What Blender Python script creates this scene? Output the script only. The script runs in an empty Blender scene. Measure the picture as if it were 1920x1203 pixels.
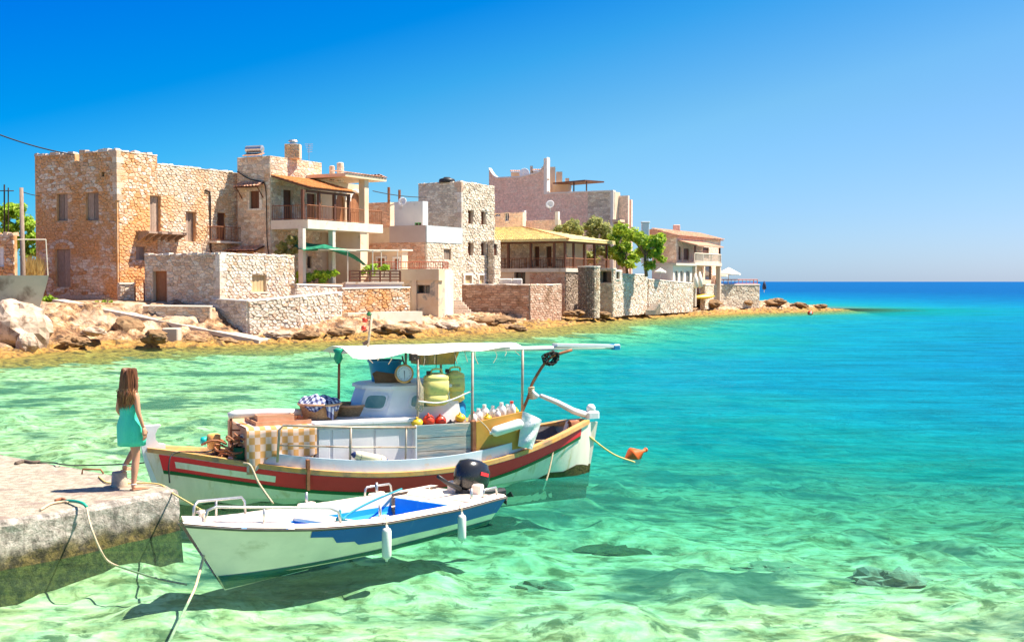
import bpy, math, random
import numpy as np
from mathutils import Vector, Matrix, Euler
R = math.radians
rnd = random.Random(7)
S = bpy.context.scene
COL = S.collection
# ------------------------------------------------------------------ camera
F = 2300.0; HZ = 527.0; CAMZ = 3.35
PITCH = math.atan((601.5 - HZ) / F)
cam = bpy.data.cameras.new('camera'); camo = bpy.data.objects.new('camera', cam); COL.objects.link(camo)
cam.sensor_width = 36.0; cam.lens = 36.0 * F / 1920.0; cam.clip_start = 0.1; cam.clip_end = 20000
camo.location = (0, 0, CAMZ); camo.rotation_euler = (math.pi / 2 - PITCH, 0, 0)
S.camera = camo
# ------------------------------------------------------------------ sky and sun
SUN_EL = R(60); SUN_AZ = R(82)       # azimuth measured from +Y towards +X
w = bpy.data.worlds.new('World'); S.world = w; w.use_nodes = True
nt = w.node_tree; bg = nt.nodes['Background']
sk = nt.nodes.new('ShaderNodeTexSky'); sk.sky_type = 'NISHITA'; sk.sun_disc = False
sk.sun_elevation = SUN_EL; sk.sun_rotation = SUN_AZ; sk.air_density = 1.0; sk.dust_density = 0.35; sk.ozone_density = 3.0
SD = (math.sin(SUN_AZ) * math.cos(SUN_EL), math.cos(SUN_AZ) * math.cos(SUN_EL), math.sin(SUN_EL))
tcw = nt.nodes.new('ShaderNodeTexCoord'); dsn = nt.nodes.new('ShaderNodeVectorMath'); dsn.operation = 'DOT_PRODUCT'; nt.links.new(tcw.outputs['Generated'], dsn.inputs[0]); dsn.inputs[1].default_value = SD
szn = nt.nodes.new('ShaderNodeSeparateXYZ'); nt.links.new(tcw.outputs['Generated'], szn.inputs[0])
def _m(op, a, b, c=False):
    m = nt.nodes.new('ShaderNodeMath'); m.operation = op; m.use_clamp = c
    for i, v in enumerate((a, b)):
        if hasattr(v, 'is_output'): nt.links.new(v, m.inputs[i])
        else: m.inputs[i].default_value = v
    return m.outputs[0]
# a polarising filter deepens the blue away from the sun; higher sky paled as added fill for shaded walls
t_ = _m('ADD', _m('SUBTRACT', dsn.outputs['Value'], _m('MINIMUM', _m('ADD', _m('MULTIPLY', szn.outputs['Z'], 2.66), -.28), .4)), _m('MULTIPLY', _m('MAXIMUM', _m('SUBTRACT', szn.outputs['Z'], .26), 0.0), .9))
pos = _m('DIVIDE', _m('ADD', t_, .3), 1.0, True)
rp = nt.nodes.new('ShaderNodeValToRGB'); e = rp.color_ramp.elements; rp.color_ramp.interpolation = 'LINEAR'
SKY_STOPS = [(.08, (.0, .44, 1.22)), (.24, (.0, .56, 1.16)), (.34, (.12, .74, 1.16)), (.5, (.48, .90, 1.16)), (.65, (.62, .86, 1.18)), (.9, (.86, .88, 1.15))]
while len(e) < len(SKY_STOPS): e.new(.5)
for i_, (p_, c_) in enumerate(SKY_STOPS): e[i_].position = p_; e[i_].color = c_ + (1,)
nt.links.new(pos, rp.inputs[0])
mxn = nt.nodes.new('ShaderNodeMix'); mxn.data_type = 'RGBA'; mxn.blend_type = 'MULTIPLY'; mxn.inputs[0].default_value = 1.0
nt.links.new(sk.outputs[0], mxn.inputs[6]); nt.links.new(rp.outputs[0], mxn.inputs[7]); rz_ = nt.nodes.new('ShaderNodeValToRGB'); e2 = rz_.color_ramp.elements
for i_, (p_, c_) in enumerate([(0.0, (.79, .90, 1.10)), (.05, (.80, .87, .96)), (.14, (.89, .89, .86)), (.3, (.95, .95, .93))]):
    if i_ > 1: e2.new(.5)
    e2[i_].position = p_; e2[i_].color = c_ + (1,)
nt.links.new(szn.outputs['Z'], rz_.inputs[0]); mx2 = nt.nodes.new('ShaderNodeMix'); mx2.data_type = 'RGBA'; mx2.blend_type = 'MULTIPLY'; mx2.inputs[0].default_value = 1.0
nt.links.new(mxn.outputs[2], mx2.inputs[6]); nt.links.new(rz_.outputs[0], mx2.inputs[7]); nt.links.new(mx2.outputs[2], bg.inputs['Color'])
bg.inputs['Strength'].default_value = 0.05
sl = bpy.data.lights.new('sun', 'SUN'); sl.energy = 3.9; sl.angle = R(0.5); sl.color = (1.0, 0.92, 0.80)
so = bpy.data.objects.new('sun', sl); COL.objects.link(so)
sd = Vector((math.sin(SUN_AZ) * math.cos(SUN_EL), math.cos(SUN_AZ) * math.cos(SUN_EL), math.sin(SUN_EL)))
so.rotation_euler = (-sd).to_track_quat('-Z', 'Y').to_euler(); so.location = (20, 10, 40)
S.view_settings.view_transform = 'Standard'; S.view_settings.look = 'None'
S.view_settings.exposure = 1.55; S.view_settings.gamma = 1.0; S.view_settings.use_curve_mapping = False
S.render.engine = 'CYCLES'
S.cycles.use_denoising = True; S.cycles.max_bounces = 6; S.cycles.transparent_max_bounces = 12
S.cycles.caustics_reflective = False; S.cycles.caustics_refractive = False

# ------------------------------------------------------------------ photo pixel -> place
_c, _s = math.cos(PITCH), math.sin(PITCH)
def ray(px, py):
    x = (px - 960.0) / F; y = (601.5 - py) / F
    d = Vector((x, _c + y * _s, -_s + y * _c)); return d / d.y
def at(px, py, Y): return Vector((0, 0, CAMZ)) + ray(px, py) * Y
def on_z(px, py, z):
    d = ray(px, py); return Vector((0, 0, CAMZ)) + d * ((z - CAMZ) / d.z)
class Face:
    def __init__(s, A, B):
        s.A = Vector((A[0], A[1])); s.B = Vector((B[0], B[1])); d = s.B - s.A; s.w = d.length; s.u = d / s.w
        s.n = Vector((s.u.y, -s.u.x))
    def uv(s, px, py, off=0.0):
        d = ray(px, py); a = s.A + s.n * off
        t = a.dot(s.n) / (d.x * s.n.x + d.y * s.n.y)
        p = Vector((0, 0, CAMZ)) + d * t
        return ((Vector((p.x, p.y)) - a).dot(s.u), p.z)
    def p(s, u, w, z):
        q = s.A + s.u * u + s.n * w; return Vector((q.x, q.y, z))
    def rect(s, x0, y0, x1, y1, off=0.0):      # photo rectangle -> (u0,u1,z0,z1)
        xm, ym = (x0 + x1) / 2, (y0 + y1) / 2
        return (s.uv(x0, ym, off)[0], s.uv(x1, ym, off)[0], s.uv(xm, y1, off)[1], s.uv(xm, y0, off)[1])
    def off(s, w): return Face(s.A + s.n * w, s.B + s.n * w)
# ------------------------------------------------------------------ mesh builder
class MB:
    def __init__(s): s.v = []; s.f = []
    def quad(s, *p):
        b = len(s.v); s.v += [tuple(q) for q in p]; s.f.append(tuple(range(b, b + len(p)))); return s
    def mesh(s, v, f):
        b = len(s.v); s.v += [tuple(q) for q in v]; s.f += [tuple(i + b for i in q) for q in f]; return s
    def hexa(s, p):            # 8 points: bottom ring 0-3, top ring 4-7
        return s.mesh(p, [(3, 2, 1, 0), (4, 5, 6, 7), (0, 1, 5, 4), (1, 2, 6, 5), (2, 3, 7, 6), (3, 0, 4, 7)])
    def box(s, x0, x1, y0, y1, z0, z1):
        return s.hexa([(x0, y0, z0), (x1, y0, z0), (x1, y1, z0), (x0, y1, z0), (x0, y0, z1), (x1, y0, z1), (x1, y1, z1), (x0, y1, z1)])
    def bbox(s, x0, x1, y0, y1, z0, z1, c=0.01):     # box with chamfered vertical and top edges
        def ring(i, z): return [(x0 + i, y0, z), (x1 - i, y0, z), (x1, y0 + i, z), (x1, y1 - i, z), (x1 - i, y1, z), (x0 + i, y1, z), (x0, y1 - i, z), (x0, y0 + i, z)]
        def ring2(z): return [(x0 + c, y0 + c, z), (x1 - c, y0 + c, z), (x1 - c, y0 + c, z), (x1 - c, y1 - c, z), (x1 - c, y1 - c, z), (x0 + c, y1 - c, z), (x0 + c, y1 - c, z), (x0 + c, y0 + c, z)]
        return s.loft([ring(c, z0), ring(c, z1 - c), ring2(z1)], True, True, True)
    def fb(s, f, u0, u1, w0, w1, z0, z1):            # box in the frame of a face
        return s.hexa([f.p(u0, w1, z0), f.p(u1, w1, z0), f.p(u1, w0, z0), f.p(u0, w0, z0), f.p(u0, w1, z1), f.p(u1, w1, z1), f.p(u1, w0, z1), f.p(u0, w0, z1)])
    def loft(s, rings, closed=True, cap0=True, cap1=True):
        b = len(s.v); n = len(rings[0])
        for r in rings: s.v += [tuple(q) for q in r]
        for i in range(len(rings) - 1):
            for k in range(n if closed else n - 1):
                k2 = (k + 1) % n
                s.f.append((b + i * n + k, b + i * n + k2, b + (i + 1) * n + k2, b + (i + 1) * n + k))
        if cap0: s.f.append(tuple(b + k for k in reversed(range(n))))
        if cap1: s.f.append(tuple(b + (len(rings) - 1) * n + k for k in range(n)))
        return s
    def tube(s, pts, r, n=6, cap=True):
        pts = [Vector(p) for p in pts]; rs = r if isinstance(r, (list, tuple)) else [r] * len(pts)
        t0 = (pts[1] - pts[0]).normalized(); up = Vector((0, 0, 1)) if abs(t0.z) < .9 else Vector((1, 0, 0))
        a = t0.cross(up).normalized(); rings = []
        for i, p in enumerate(pts):
            t = (pts[min(i + 1, len(pts) - 1)] - pts[max(i - 1, 0)]); t = t.normalized() if t.length > 1e-9 else t0
            a = (a - t * a.dot(t)); a = a.normalized() if a.length > 1e-6 else t.orthogonal().normalized(); b = t.cross(a)
            rings.append([p + (a * math.cos(q) + b * math.sin(q)) * rs[i] for q in [2 * math.pi * k / n for k in range(n)]])
        return s.loft(rings, True, cap, cap)
    def lathe(s, c, prof, n=16, axis=(0, 0, 1), sx=1.0, sy=1.0):   # prof: (r, h)
        c = Vector(c); ax = Vector(axis).normalized(); a = ax.orthogonal().normalized() if abs(ax.z) < .99 else Vector((1, 0, 0)); b = ax.cross(a)
        return s.loft([[c + ax * h + a * (r * sx * math.cos(2 * math.pi * k / n)) + b * (r * sy * math.sin(2 * math.pi * k / n)) for k in range(n)] for r, h in prof], True, True, True)
    def prism(s, poly, z0, z1):
        return s.loft([[(x, y, z0) for x, y in poly], [(x, y, z1) for x, y in poly]], True, True, True)
    def xf(s, M): s.v = [tuple(M @ Vector(p)) for p in s.v]; return s
    def build(s, name, m=None, parent=None, smooth=False, kind=None, label=None, cat=None, group=None):
        me = bpy.data.meshes.new(name); me.from_pydata(s.v, [], s.f); me.validate()
        if smooth: me.shade_smooth()
        if m: me.materials.append(m)
        o = bpy.data.objects.new(name, me); COL.objects.link(o)
        if parent is not None: attach(o, parent)
        return tag(o, label, cat, group, kind)
WM = {}
def attach(o, parent):
    o.parent = parent
    if parent.name in WM: o.matrix_parent_inverse = WM[parent.name].inverted()
def tag(o, label=None, cat=None, group=None, kind=None):
    if label: o['label'] = label
    if cat: o['category'] = cat
    if group: o['group'] = group
    if kind: o['kind'] = kind
    return o
def empty(name, loc, label, cat, group=None, rz=0.0, local=False):
    o = bpy.data.objects.new(name, None); COL.objects.link(o); o.location = loc; o.rotation_euler = (0, 0, rz); o.empty_display_size = .2
    if not local: WM[o.name] = Matrix.Translation(Vector(loc)) @ Matrix.Rotation(rz, 4, 'Z')
    return tag(o, label, cat, group)
def copy_tree(o, M, label=None, parent=None):       # a thing, its parts and sub-parts, moved by M
    c = o.copy(); COL.objects.link(c)
    if parent is None:
        c.matrix_world = M @ o.matrix_basis
        if label: c['label'] = label
    else: c.parent = parent; c.matrix_parent_inverse = o.matrix_parent_inverse.copy()
    for ch in list(KIDS.get(o.name, [])): copy_tree(ch, M, None, c)
    return c
KIDS = {}
def index_kids():
    KIDS.clear()
    for o in COL.objects:
        if o.parent: KIDS.setdefault(o.parent.name, []).append(o)
def cr(pts, n=8):         # Catmull-Rom through points
    P = [Vector(p) for p in pts]; P = [P[0] * 2 - P[1]] + P + [P[-1] * 2 - P[-2]]; out = []
    for i in range(1, len(P) - 2):
        for k in range(n):
            t = k / n; a, b, c, d = P[i - 1], P[i], P[i + 1], P[i + 2]
            out.append(.5 * ((2 * b) + (c - a) * t + (2 * a - 5 * b + 4 * c - d) * t * t + (3 * b - a - 3 * c + d) * t ** 3))
    return out + [P[-2]]
def sag(a, b, d, n=14):
    a, b = Vector(a), Vector(b)
    return [a.lerp(b, i / n) - Vector((0, 0, d * 4 * (i / n) * (1 - i / n))) for i in range(n + 1)]
# ------------------------------------------------------------------ noise
def _h(ix, iy, s):
    n = (ix * 374761393 + iy * 668265263 + s * 974634777) & 0xFFFFFFFF
    n = ((n ^ (n >> 13)) * 1274126177) & 0xFFFFFFFF
    return ((n ^ (n >> 16)) & 0xFFFF) / 65535.0
def vn(x, y, s=0):
    x = np.asarray(x, float); y = np.asarray(y, float); ix = np.floor(x).astype(np.int64); iy = np.floor(y).astype(np.int64)
    fx = x - ix; fy = y - iy; fx = fx * fx * (3 - 2 * fx); fy = fy * fy * (3 - 2 * fy)
    a = _h(ix, iy, s); b = _h(ix + 1, iy, s); c = _h(ix, iy + 1, s); d = _h(ix + 1, iy + 1, s)
    return (a + (b - a) * fx) * (1 - fy) + (c + (d - c) * fx) * fy
def fbm(x, y, s=0, o=4):
    r = 0; a = .5
    for i in range(o): r = r + a * (vn(x, y, s + i) - .5) * 2; x = x * 2.03 + 3.1; y = y * 2.03 + 1.7; a *= .5
    return r
# ------------------------------------------------------------------ materials
def hx(h): return tuple((c / 12.92 if c <= .04045 else ((c + .055) / 1.055) ** 2.4) for c in [int(h[i:i + 2], 16) / 255 for i in (0, 2, 4)]) + (1,)
def rgba(c): return hx(c) if isinstance(c, str) else tuple(c) + (1,) if len(c) == 3 else c
def ramp(nt, stops, interp='LINEAR'):
    r = nt.nodes.new('ShaderNodeValToRGB'); r.color_ramp.interpolation = interp; e = r.color_ramp.elements
    while len(e) < len(stops): e.new(.5)
    for i, (p, c) in enumerate(stops): e[i].position = p; e[i].color = rgba(c) if not isinstance(c, (int, float)) else (c, c, c, 1)
    return r
def noise(nt, vec, scale, detail=4, rough=.55, dist=0.0):
    n = nt.nodes.new('ShaderNodeTexNoise'); n.inputs['Scale'].default_value = scale; n.inputs['Detail'].default_value = detail
    n.inputs['Roughness'].default_value = rough; n.inputs['Distortion'].default_value = dist
    if vec: nt.links.new(vec, n.inputs['Vector'])
    return n
def mixc(nt, fac, a, b, mode='MIX'):
    m = nt.nodes.new('ShaderNodeMix'); m.data_type = 'RGBA'; m.blend_type = mode
    for s_, v in ((m.inputs[0], fac), (m.inputs[6], a), (m.inputs[7], b)):
        if hasattr(v, 'is_output'): nt.links.new(v, s_)
        elif isinstance(v, (int, float)): s_.default_value = v if s_ == m.inputs[0] else (v, v, v, 1)
        else: s_.default_value = rgba(v)
    return m.outputs[2]
def math_(nt, op, a, b=0.0, clamp=False):
    m = nt.nodes.new('ShaderNodeMath'); m.operation = op; m.use_clamp = clamp
    for i, v in enumerate((a, b)):
        if hasattr(v, 'is_output'): nt.links.new(v, m.inputs[i])
        else: m.inputs[i].default_value = v
    return m.outputs[0]
def newmat(name):
    m = bpy.data.materials.new(name); m.use_nodes = True; return m, m.node_tree, m.node_tree.nodes['Principled BSDF']
def mat(name, c, c2=None, scale=6.0, rough=.7, metal=0.0, bump=0.0, bscale=30.0, lo=.35, hi=.65, isl=0.0, stain=None, sscale=1.5, slo=.55, shi=.7, stretch=None, coord='pos', spec=.3, dist=.0):
    m, nt, P = newmat(name)
    if coord == 'pos': vec = nt.nodes.new('ShaderNodeNewGeometry').outputs['Position']
    else: vec = nt.nodes.new('ShaderNodeTexCoord').outputs['Object']
    if stretch:
        mp = nt.nodes.new('ShaderNodeMapping'); mp.inputs['Scale'].default_value = stretch; nt.links.new(vec, mp.inputs['Vector']); vec = mp.outputs[0]
    n = noise(nt, vec, scale, 6, .6); r = ramp(nt, [(lo, c), (hi, c2 if c2 else [min(1, x * 1.12) for x in rgba(c)[:3]])]); nt.links.new(n.outputs['Fac'], r.inputs[0]); col = r.outputs[0]
    if stain:
        n2 = noise(nt, vec, sscale, 7, .62, .3); r2 = ramp(nt, [(slo, 0.0), (shi, 1.0)]); nt.links.new(n2.outputs['Fac'], r2.inputs[0])
        col = mixc(nt, r2.outputs[0], col, stain)
    if isl:
        g = nt.nodes.new('ShaderNodeNewGeometry'); oi = nt.nodes.new('ShaderNodeObjectInfo')
        v = math_(nt, 'FRACT', math_(nt, 'ADD', g.outputs['Random Per Island'], oi.outputs['Random']))
        r3 = ramp(nt, [(0, max(0, 1 - isl)), (1, 1 + isl * .5)]); nt.links.new(v, r3.inputs[0]); col = mixc(nt, 1.0, col, r3.outputs[0], 'MULTIPLY')
    nt.links.new(col, P.inputs['Base Color']); P.inputs['Roughness'].default_value = rough; P.inputs['Metallic'].default_value = metal
    P.inputs['Specular IOR Level'].default_value = spec
    if bump:
        nb = noise(nt, vec, bscale, 5, .65); b = nt.nodes.new('ShaderNodeBump'); b.inputs['Strength'].default_value = bump; b.inputs['Distance'].default_value = .03
        nt.links.new(nb.outputs['Fac'], b.inputs['Height']); nt.links.new(b.outputs[0], P.inputs['Normal'])
    return m
def stone_mat(name, cols, patch=None, pscale=.45, plo=.5, phi=.6, bump=.5, grain=9.0):
    m, nt, P = newmat(name)
    g = nt.nodes.new('ShaderNodeNewGeometry'); oi = nt.nodes.new('ShaderNodeObjectInfo'); vec = g.outputs['Position']
    v = math_(nt, 'FRACT', math_(nt, 'ADD', g.outputs['Random Per Island'], oi.outputs['Random']))
    k = len(cols); r = ramp(nt, [(i / max(1, k - 1), c) for i, c in enumerate(cols)]); nt.links.new(v, r.inputs[0]); col = r.outputs[0]
    if patch:
        n2 = noise(nt, vec, pscale, 6, .6, .4); r2 = ramp(nt, [(plo, 0.0), (phi, .85)]); nt.links.new(n2.outputs['Fac'], r2.inputs[0]); col = mixc(nt, r2.outputs[0], col, patch)
    n = noise(nt, vec, grain, 6, .65); r3 = ramp(nt, [(.25, .62), (.75, 1.3)]); nt.links.new(n.outputs['Fac'], r3.inputs[0]); col = mixc(nt, 1.0, col, r3.outputs[0], 'MULTIPLY')
    nt.links.new(col, P.inputs['Base Color']); P.inputs['Roughness'].default_value = .85; P.inputs['Specular IOR Level'].default_value = .2
    nb = noise(nt, vec, grain * 2, 5, .7); b = nt.nodes.new('ShaderNodeBump'); b.inputs['Strength'].default_value = bump; b.inputs['Distance'].default_value = .06
    nt.links.new(nb.outputs['Fac'], b.inputs['Height']); nt.links.new(b.outputs[0], P.inputs['Normal'])
    return m
# ================================================================== ground, sea bed, water
SHORE_PX = [(-900, 700), (-300, 684), (0, 672), (100, 660), (200, 653), (330, 650), (480, 645), (600, 640), (700, 637), (850, 630), (960, 622), (1040, 612), (1110, 603), (1200, 596), (1300, 591), (1400, 587), (1500, 584), (1570, 581)]
_sp = [on_z(x, y, 0) for x, y in SHORE_PX]
SHORE = [(p.x, p.y) for p in _sp] + [(at(1565, 0, 150).x, 150), (at(1500, 0, 165).x, 165), (at(1440, 0, 190).x, 190), (30, 320), (-300, 320), (-300, _sp[0].y)]
SP = np.array(SHORE)
def shore_d(x, y):          # signed distance, + on land
    x = np.asarray(x, float); y = np.asarray(y, float); best = np.full(x.shape, 1e9); ins = np.zeros(x.shape, bool); n = len(SP)
    for i in range(n):
        ax, ay = SP[i]; bx, by = SP[(i + 1) % n]; dx, dy = bx - ax, by - ay
        t = np.clip(((x - ax) * dx + (y - ay) * dy) / (dx * dx + dy * dy), 0, 1)
        best = np.minimum(best, (x - ax - t * dx) ** 2 + (y - ay - t * dy) ** 2)
        c = ((ay > y) != (by > y)) & (x < (bx - ax) * (y - ay) / ((by - ay) if by != ay else 1e-9) + ax); ins ^= c
    return np.where(ins, 1, -1) * np.sqrt(best)
def sstep(a, b, x): t = np.clip((x - a) / (b - a), 0, 1); return t * t * (3 - 2 * t)
def depth_f(x, y, d):       # metres of water below z=0 (d: distance to shore, positive at sea)
    near = .40 - .08 * sstep(-4, -10, x) + (.006 + .051 * sstep(-8, 1.5, x)) * np.maximum(0, y - 11.5) + .055 * np.maximum(0, x + 1) * sstep(12, 28, y) - .02 * np.maximum(0, x) * (1 - sstep(10, 16, y))
    sh = .10 + (.06 + .05 * sstep(-4, 25, x)) * np.maximum(d, 0)
    r = np.minimum(np.maximum(near, .3), sh)
    return np.minimum(r + .25 * fbm(x * .16, y * .16, 31, 3) * sstep(.3, 2.5, r), 12 + 0 * r)
def land_h(x, y, d):
    mh = np.interp(y, [55, 66, 74, 80, 92, 105, 120, 138, 150], [2.1, 2.0, 1.5, 1.15, .85, .85, 1.2, .9, .5]); mh = mh + (2.15 - mh) * sstep(-13, -18, x) * sstep(86, 80, y)
    wd = np.interp(y, [55, 68, 74, 90, 120, 150], [7.5, 8.0, 7.0, 6.5, 7.0, 5.0])
    dn = d + 1.5 * fbm(x * .35, y * .35, 5, 5)
    z = .05 + mh * sstep(-.2, 1, dn / wd) ** 1.15
    rough = sstep(-.6, .9, dn) * (1 - .9 * sstep(wd * .85, wd * 1.3, dn))
    z = z + rough * (.30 * fbm(x * .4, y * .8, 17, 4) + .26 * fbm(x * 1.3, y * 2.4, 23, 5))
    for sc, sd, am, wd_ in ((.5, 91, .40, .06), (1.3, 95, .18, .06)): z = z - rough * am * np.exp(-(fbm(x * sc, y * sc * 1.8, sd, 4) / wd_) ** 2)
    st = .21; off = 1.1 * fbm(x * .22, y * .5, 77, 3); q = z / st + off; fr = q - np.floor(q); z2 = (np.floor(q) + sstep(.80, .99, fr) - off) * st
    z = z + .92 * rough * (z2 - z)
    z = z + rough * (.10 * fbm(x * 3.2, y * 5.0, 83, 4))
    return np.where(dn > 0, np.maximum(z, -.08), np.maximum(-.14 * np.abs(dn), -3)) + np.where(dn > 0, 0, .12 * fbm(x * .9, y * 1.1, 41, 4))
def grid_mesh(name, X, Y, Z, keep=None, m=None, kind='structure', smooth=True, attr=None):
    ny, nx = X.shape; co = np.stack([X, Y, Z], -1).reshape(-1, 3)
    i = np.arange(ny * nx).reshape(ny, nx); q = np.stack([i[:-1, :-1], i[:-1, 1:], i[1:, 1:], i[1:, :-1]], -1).reshape(-1, 4)
    if keep is not None: k = keep.reshape(-1); q = q[k[q].any(1)]
    me = bpy.data.meshes.new(name); me.vertices.add(len(co)); me.vertices.foreach_set('co', co.ravel().astype(np.float32))
    me.loops.add(q.size); me.loops.foreach_set('vertex_index', q.ravel().astype(np.int32)); me.polygons.add(len(q))
    me.polygons.foreach_set('loop_start', np.arange(0, q.size, 4, dtype=np.int32)); me.update(calc_edges=True)
    if attr is not None:
        for an, av in attr.items():
            a = me.attributes.new(an, 'FLOAT', 'POINT'); a.data.foreach_set('value', av.ravel().astype(np.float32))
    if smooth: me.shade_smooth()
    if m: me.materials.append(m)
    o = bpy.data.objects.new(name, me); COL.objects.link(o); o['kind'] = kind; return o
# shore rock material: golden weed at the waterline, tan and cream rock above
m_rock, nt, P = newmat('shore_rock')
g = nt.nodes.new('ShaderNodeNewGeometry'); vec = g.outputs['Position']
n1 = noise(nt, vec, 1.9, 9, .7); r1 = ramp(nt, [(.38, (.07, .035, .018)), (.47, (.28, .14, .06)), (.55, (.52, .30, .14)), (.64, (.70, .52, .35))]); nt.links.new(n1.outputs['Fac'], r1.inputs[0])
n1b = noise(nt, vec, .45, 5, .6); r1b = ramp(nt, [(.50, 0.0), (.62, .8)]); nt.links.new(n1b.outputs['Fac'], r1b.inputs[0])
col = mixc(nt, r1b.outputs[0], r1.outputs[0], (.74, .54, .36))
sx = nt.nodes.new('ShaderNodeSeparateXYZ'); nt.links.new(vec, sx.inputs[0])
n2 = noise(nt, vec, 2.2, 5, .6); zz = math_(nt, 'ADD', sx.outputs['Z'], math_(nt, 'MULTIPLY', math_(nt, 'SUBTRACT', n2.outputs['Fac'], .5), .55))
rz = ramp(nt, [(.0, 1.0), (.30, .85), (.42, 0.0)]); nt.links.new(zz, rz.inputs[0])
n3 = noise(nt, vec, 3.0, 6, .65); r3 = ramp(nt, [(.38, (.10, .055, .015)), (.52, (.42, .22, .035)), (.65, (.55, .34, .08))]); nt.links.new(n3.outputs['Fac'], r3.inputs[0])
col = mixc(nt, rz.outputs[0], col, r3.outputs[0])
nt.links.new(col, P.inputs['Base Color']); P.inputs['Roughness'].default_value = .85
nb = noise(nt, vec, 3.5, 9, .72); b = nt.nodes.new('ShaderNodeBump'); b.inputs['Strength'].default_value = .9; b.inputs['Distance'].default_value = .25
nt.links.new(nb.outputs['Fac'], b.inputs['Height']); nt.links.new(b.outputs[0], P.inputs['Normal'])
# sea bed: pale sand and stones with weed patches, coordinates warped as ripples bend the view
m_bed, nt, P = newmat('sea_bed_sand')
g = nt.nodes.new('ShaderNodeNewGeometry'); vec = g.outputs['Position']
wn = noise(nt, vec, 3.2, 2, .5); vm = nt.nodes.new('ShaderNodeVectorMath'); vm.operation = 'MULTIPLY_ADD'; nt.links.new(wn.outputs['Color'], vm.inputs[0]); vm.inputs[1].default_value = (.35, .35, 0); nt.links.new(vec, vm.inputs[2]); wv = vm.outputs[0]
n1 = noise(nt, wv, 2.4, 6, .66); r1 = ramp(nt, [(.34, (.20, .18, .08)), (.47, (.52, .46, .25)), (.60, (.74, .66, .42))]); nt.links.new(n1.outputs['Fac'], r1.inputs[0])
n2 = noise(nt, wv, .33, 5, .62); r2 = ramp(nt, [(.50, 0.0), (.60, .85)]); nt.links.new(n2.outputs['Fac'], r2.inputs[0])
n3 = noise(nt, wv, 2.2, 6, .68); r3 = ramp(nt, [(.53, 0.0), (.62, .8)]); nt.links.new(n3.outputs['Fac'], r3.inputs[0])
col = mixc(nt, r3.outputs[0], r1.outputs[0], (.09, .11, .05)); col = mixc(nt, r2.outputs[0], col, (.03, .10, .085))
nt.links.new(col, P.inputs['Base Color']); P.inputs['Roughness'].default_value = .95; P.inputs['Specular IOR Level'].default_value = .0

gx, gy = np.meshgrid(np.arange(-52, 44, .24), np.concatenate([np.arange(47, 100, .22), np.arange(100, 196, .4)])); dd = shore_d(gx, gy)
grid_mesh('shore_ground', gx, gy, land_h(gx, gy, dd), keep=(dd > -7) & (dd < 30), m=m_rock, smooth=False)
gx, gy = np.meshgrid(np.linspace(-290, 24, 80), np.linspace(50, 318, 80)); dd = shore_d(gx, gy)
grid_mesh('inland_ground', gx, gy, np.where(dd > 14, 1.75 + .02 * np.minimum(dd, 60) + .25 * fbm(gx * .2, gy * .2, 8, 3), .3), keep=(dd > 24), m=m_rock)
gx, gy = np.meshgrid(np.concatenate([np.linspace(-400, -42, 20), np.arange(-40, 60, 2.4), np.linspace(62, 500, 24)]), np.concatenate([np.arange(-30, 150, 2.0), np.linspace(154, 700, 30)])); dd = shore_d(gx, gy)
grid_mesh('sea_bed', gx, gy, np.where(dd > -.5, -.6, -depth_f(gx, gy, -dd)) - .12 + .05 * fbm(gx * .7, gy * .7, 3, 2), m=m_bed)
gx, gy = np.meshgrid(np.arange(-18, 24, .25), np.arange(4, 34, .25)); dd = shore_d(gx, gy)
bx = depth_f(gx, gy, -dd); rk = np.maximum(0, fbm(gx * .8, gy * .8, 51, 4) - .05) * .45
grid_mesh('sea_bed', gx, gy, -bx + .06 * fbm(gx * .9, gy * .9, 3, 3) + np.minimum(rk, np.clip(bx - .26, 0, .3)), m=m_bed)

# water: clear over sand, scattering more turquoise and blue with depth
m_water, nt, P = newmat('sea_water'); nt.nodes.remove(P); out = nt.nodes['Material Output']
at_ = nt.nodes.new('ShaderNodeAttribute'); at_.attribute_name = 'depth'; dep = at_.outputs['Fac']
g = nt.nodes.new('ShaderNodeNewGeometry'); vec = g.outputs['Position']
nv = noise(nt, vec, .11, 4, .6); dep2 = math_(nt, 'MULTIPLY', dep, math_(nt, 'ADD', math_(nt, 'MULTIPLY', nv.outputs['Fac'], .9), .55))
dl = math_(nt, 'DIVIDE', math_(nt, 'LOGARITHM', math_(nt, 'ADD', dep2, 1.0), 2.0), 5.0)   # 0..1 for 0..31 m
body = ramp(nt, [(0.0, (.24, .22, .07)), (.085, (.16, .27, .09)), (.15, (.045, .27, .15)), (.23, (.0, .245, .235)), (.34, (.0, .205, .295)), (.46, (.0, .16, .29)), (.62, (.0, .115, .27)), (.85, (.0, .078, .24))]); nt.links.new(dl, body.inputs[0])
dif = nt.nodes.new('ShaderNodeBsdfDiffuse'); mpv = nt.nodes.new('ShaderNodeMapping'); mpv.inputs['Scale'].default_value = (.22, .75, 1); mpv.inputs['Rotation'].default_value = (0, 0, R(10)); nt.links.new(vec, mpv.inputs['Vector']); nvv = noise(nt, mpv.outputs[0], 1.0, 7, .68, .5); rvv = ramp(nt, [(.34, .76), (.5, 1.0), (.66, 1.22)]); nt.links.new(nvv.outputs['Fac'], rvv.inputs[0]); nt.links.new(mixc(nt, 1.0, body.outputs[0], rvv.outputs[0], 'MULTIPLY'), dif.inputs['Color'])
tr = nt.nodes.new('ShaderNodeBsdfTransparent'); tc = ramp(nt, [(0.0, (.97, 1, .94)), (.09, (.76, .98, .91)), (.16, (.44, .95, .90)), (.27, (.30, .92, .90)), (.6, (.10, .8, .8))]); nt.links.new(dl, tc.inputs[0])
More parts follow.
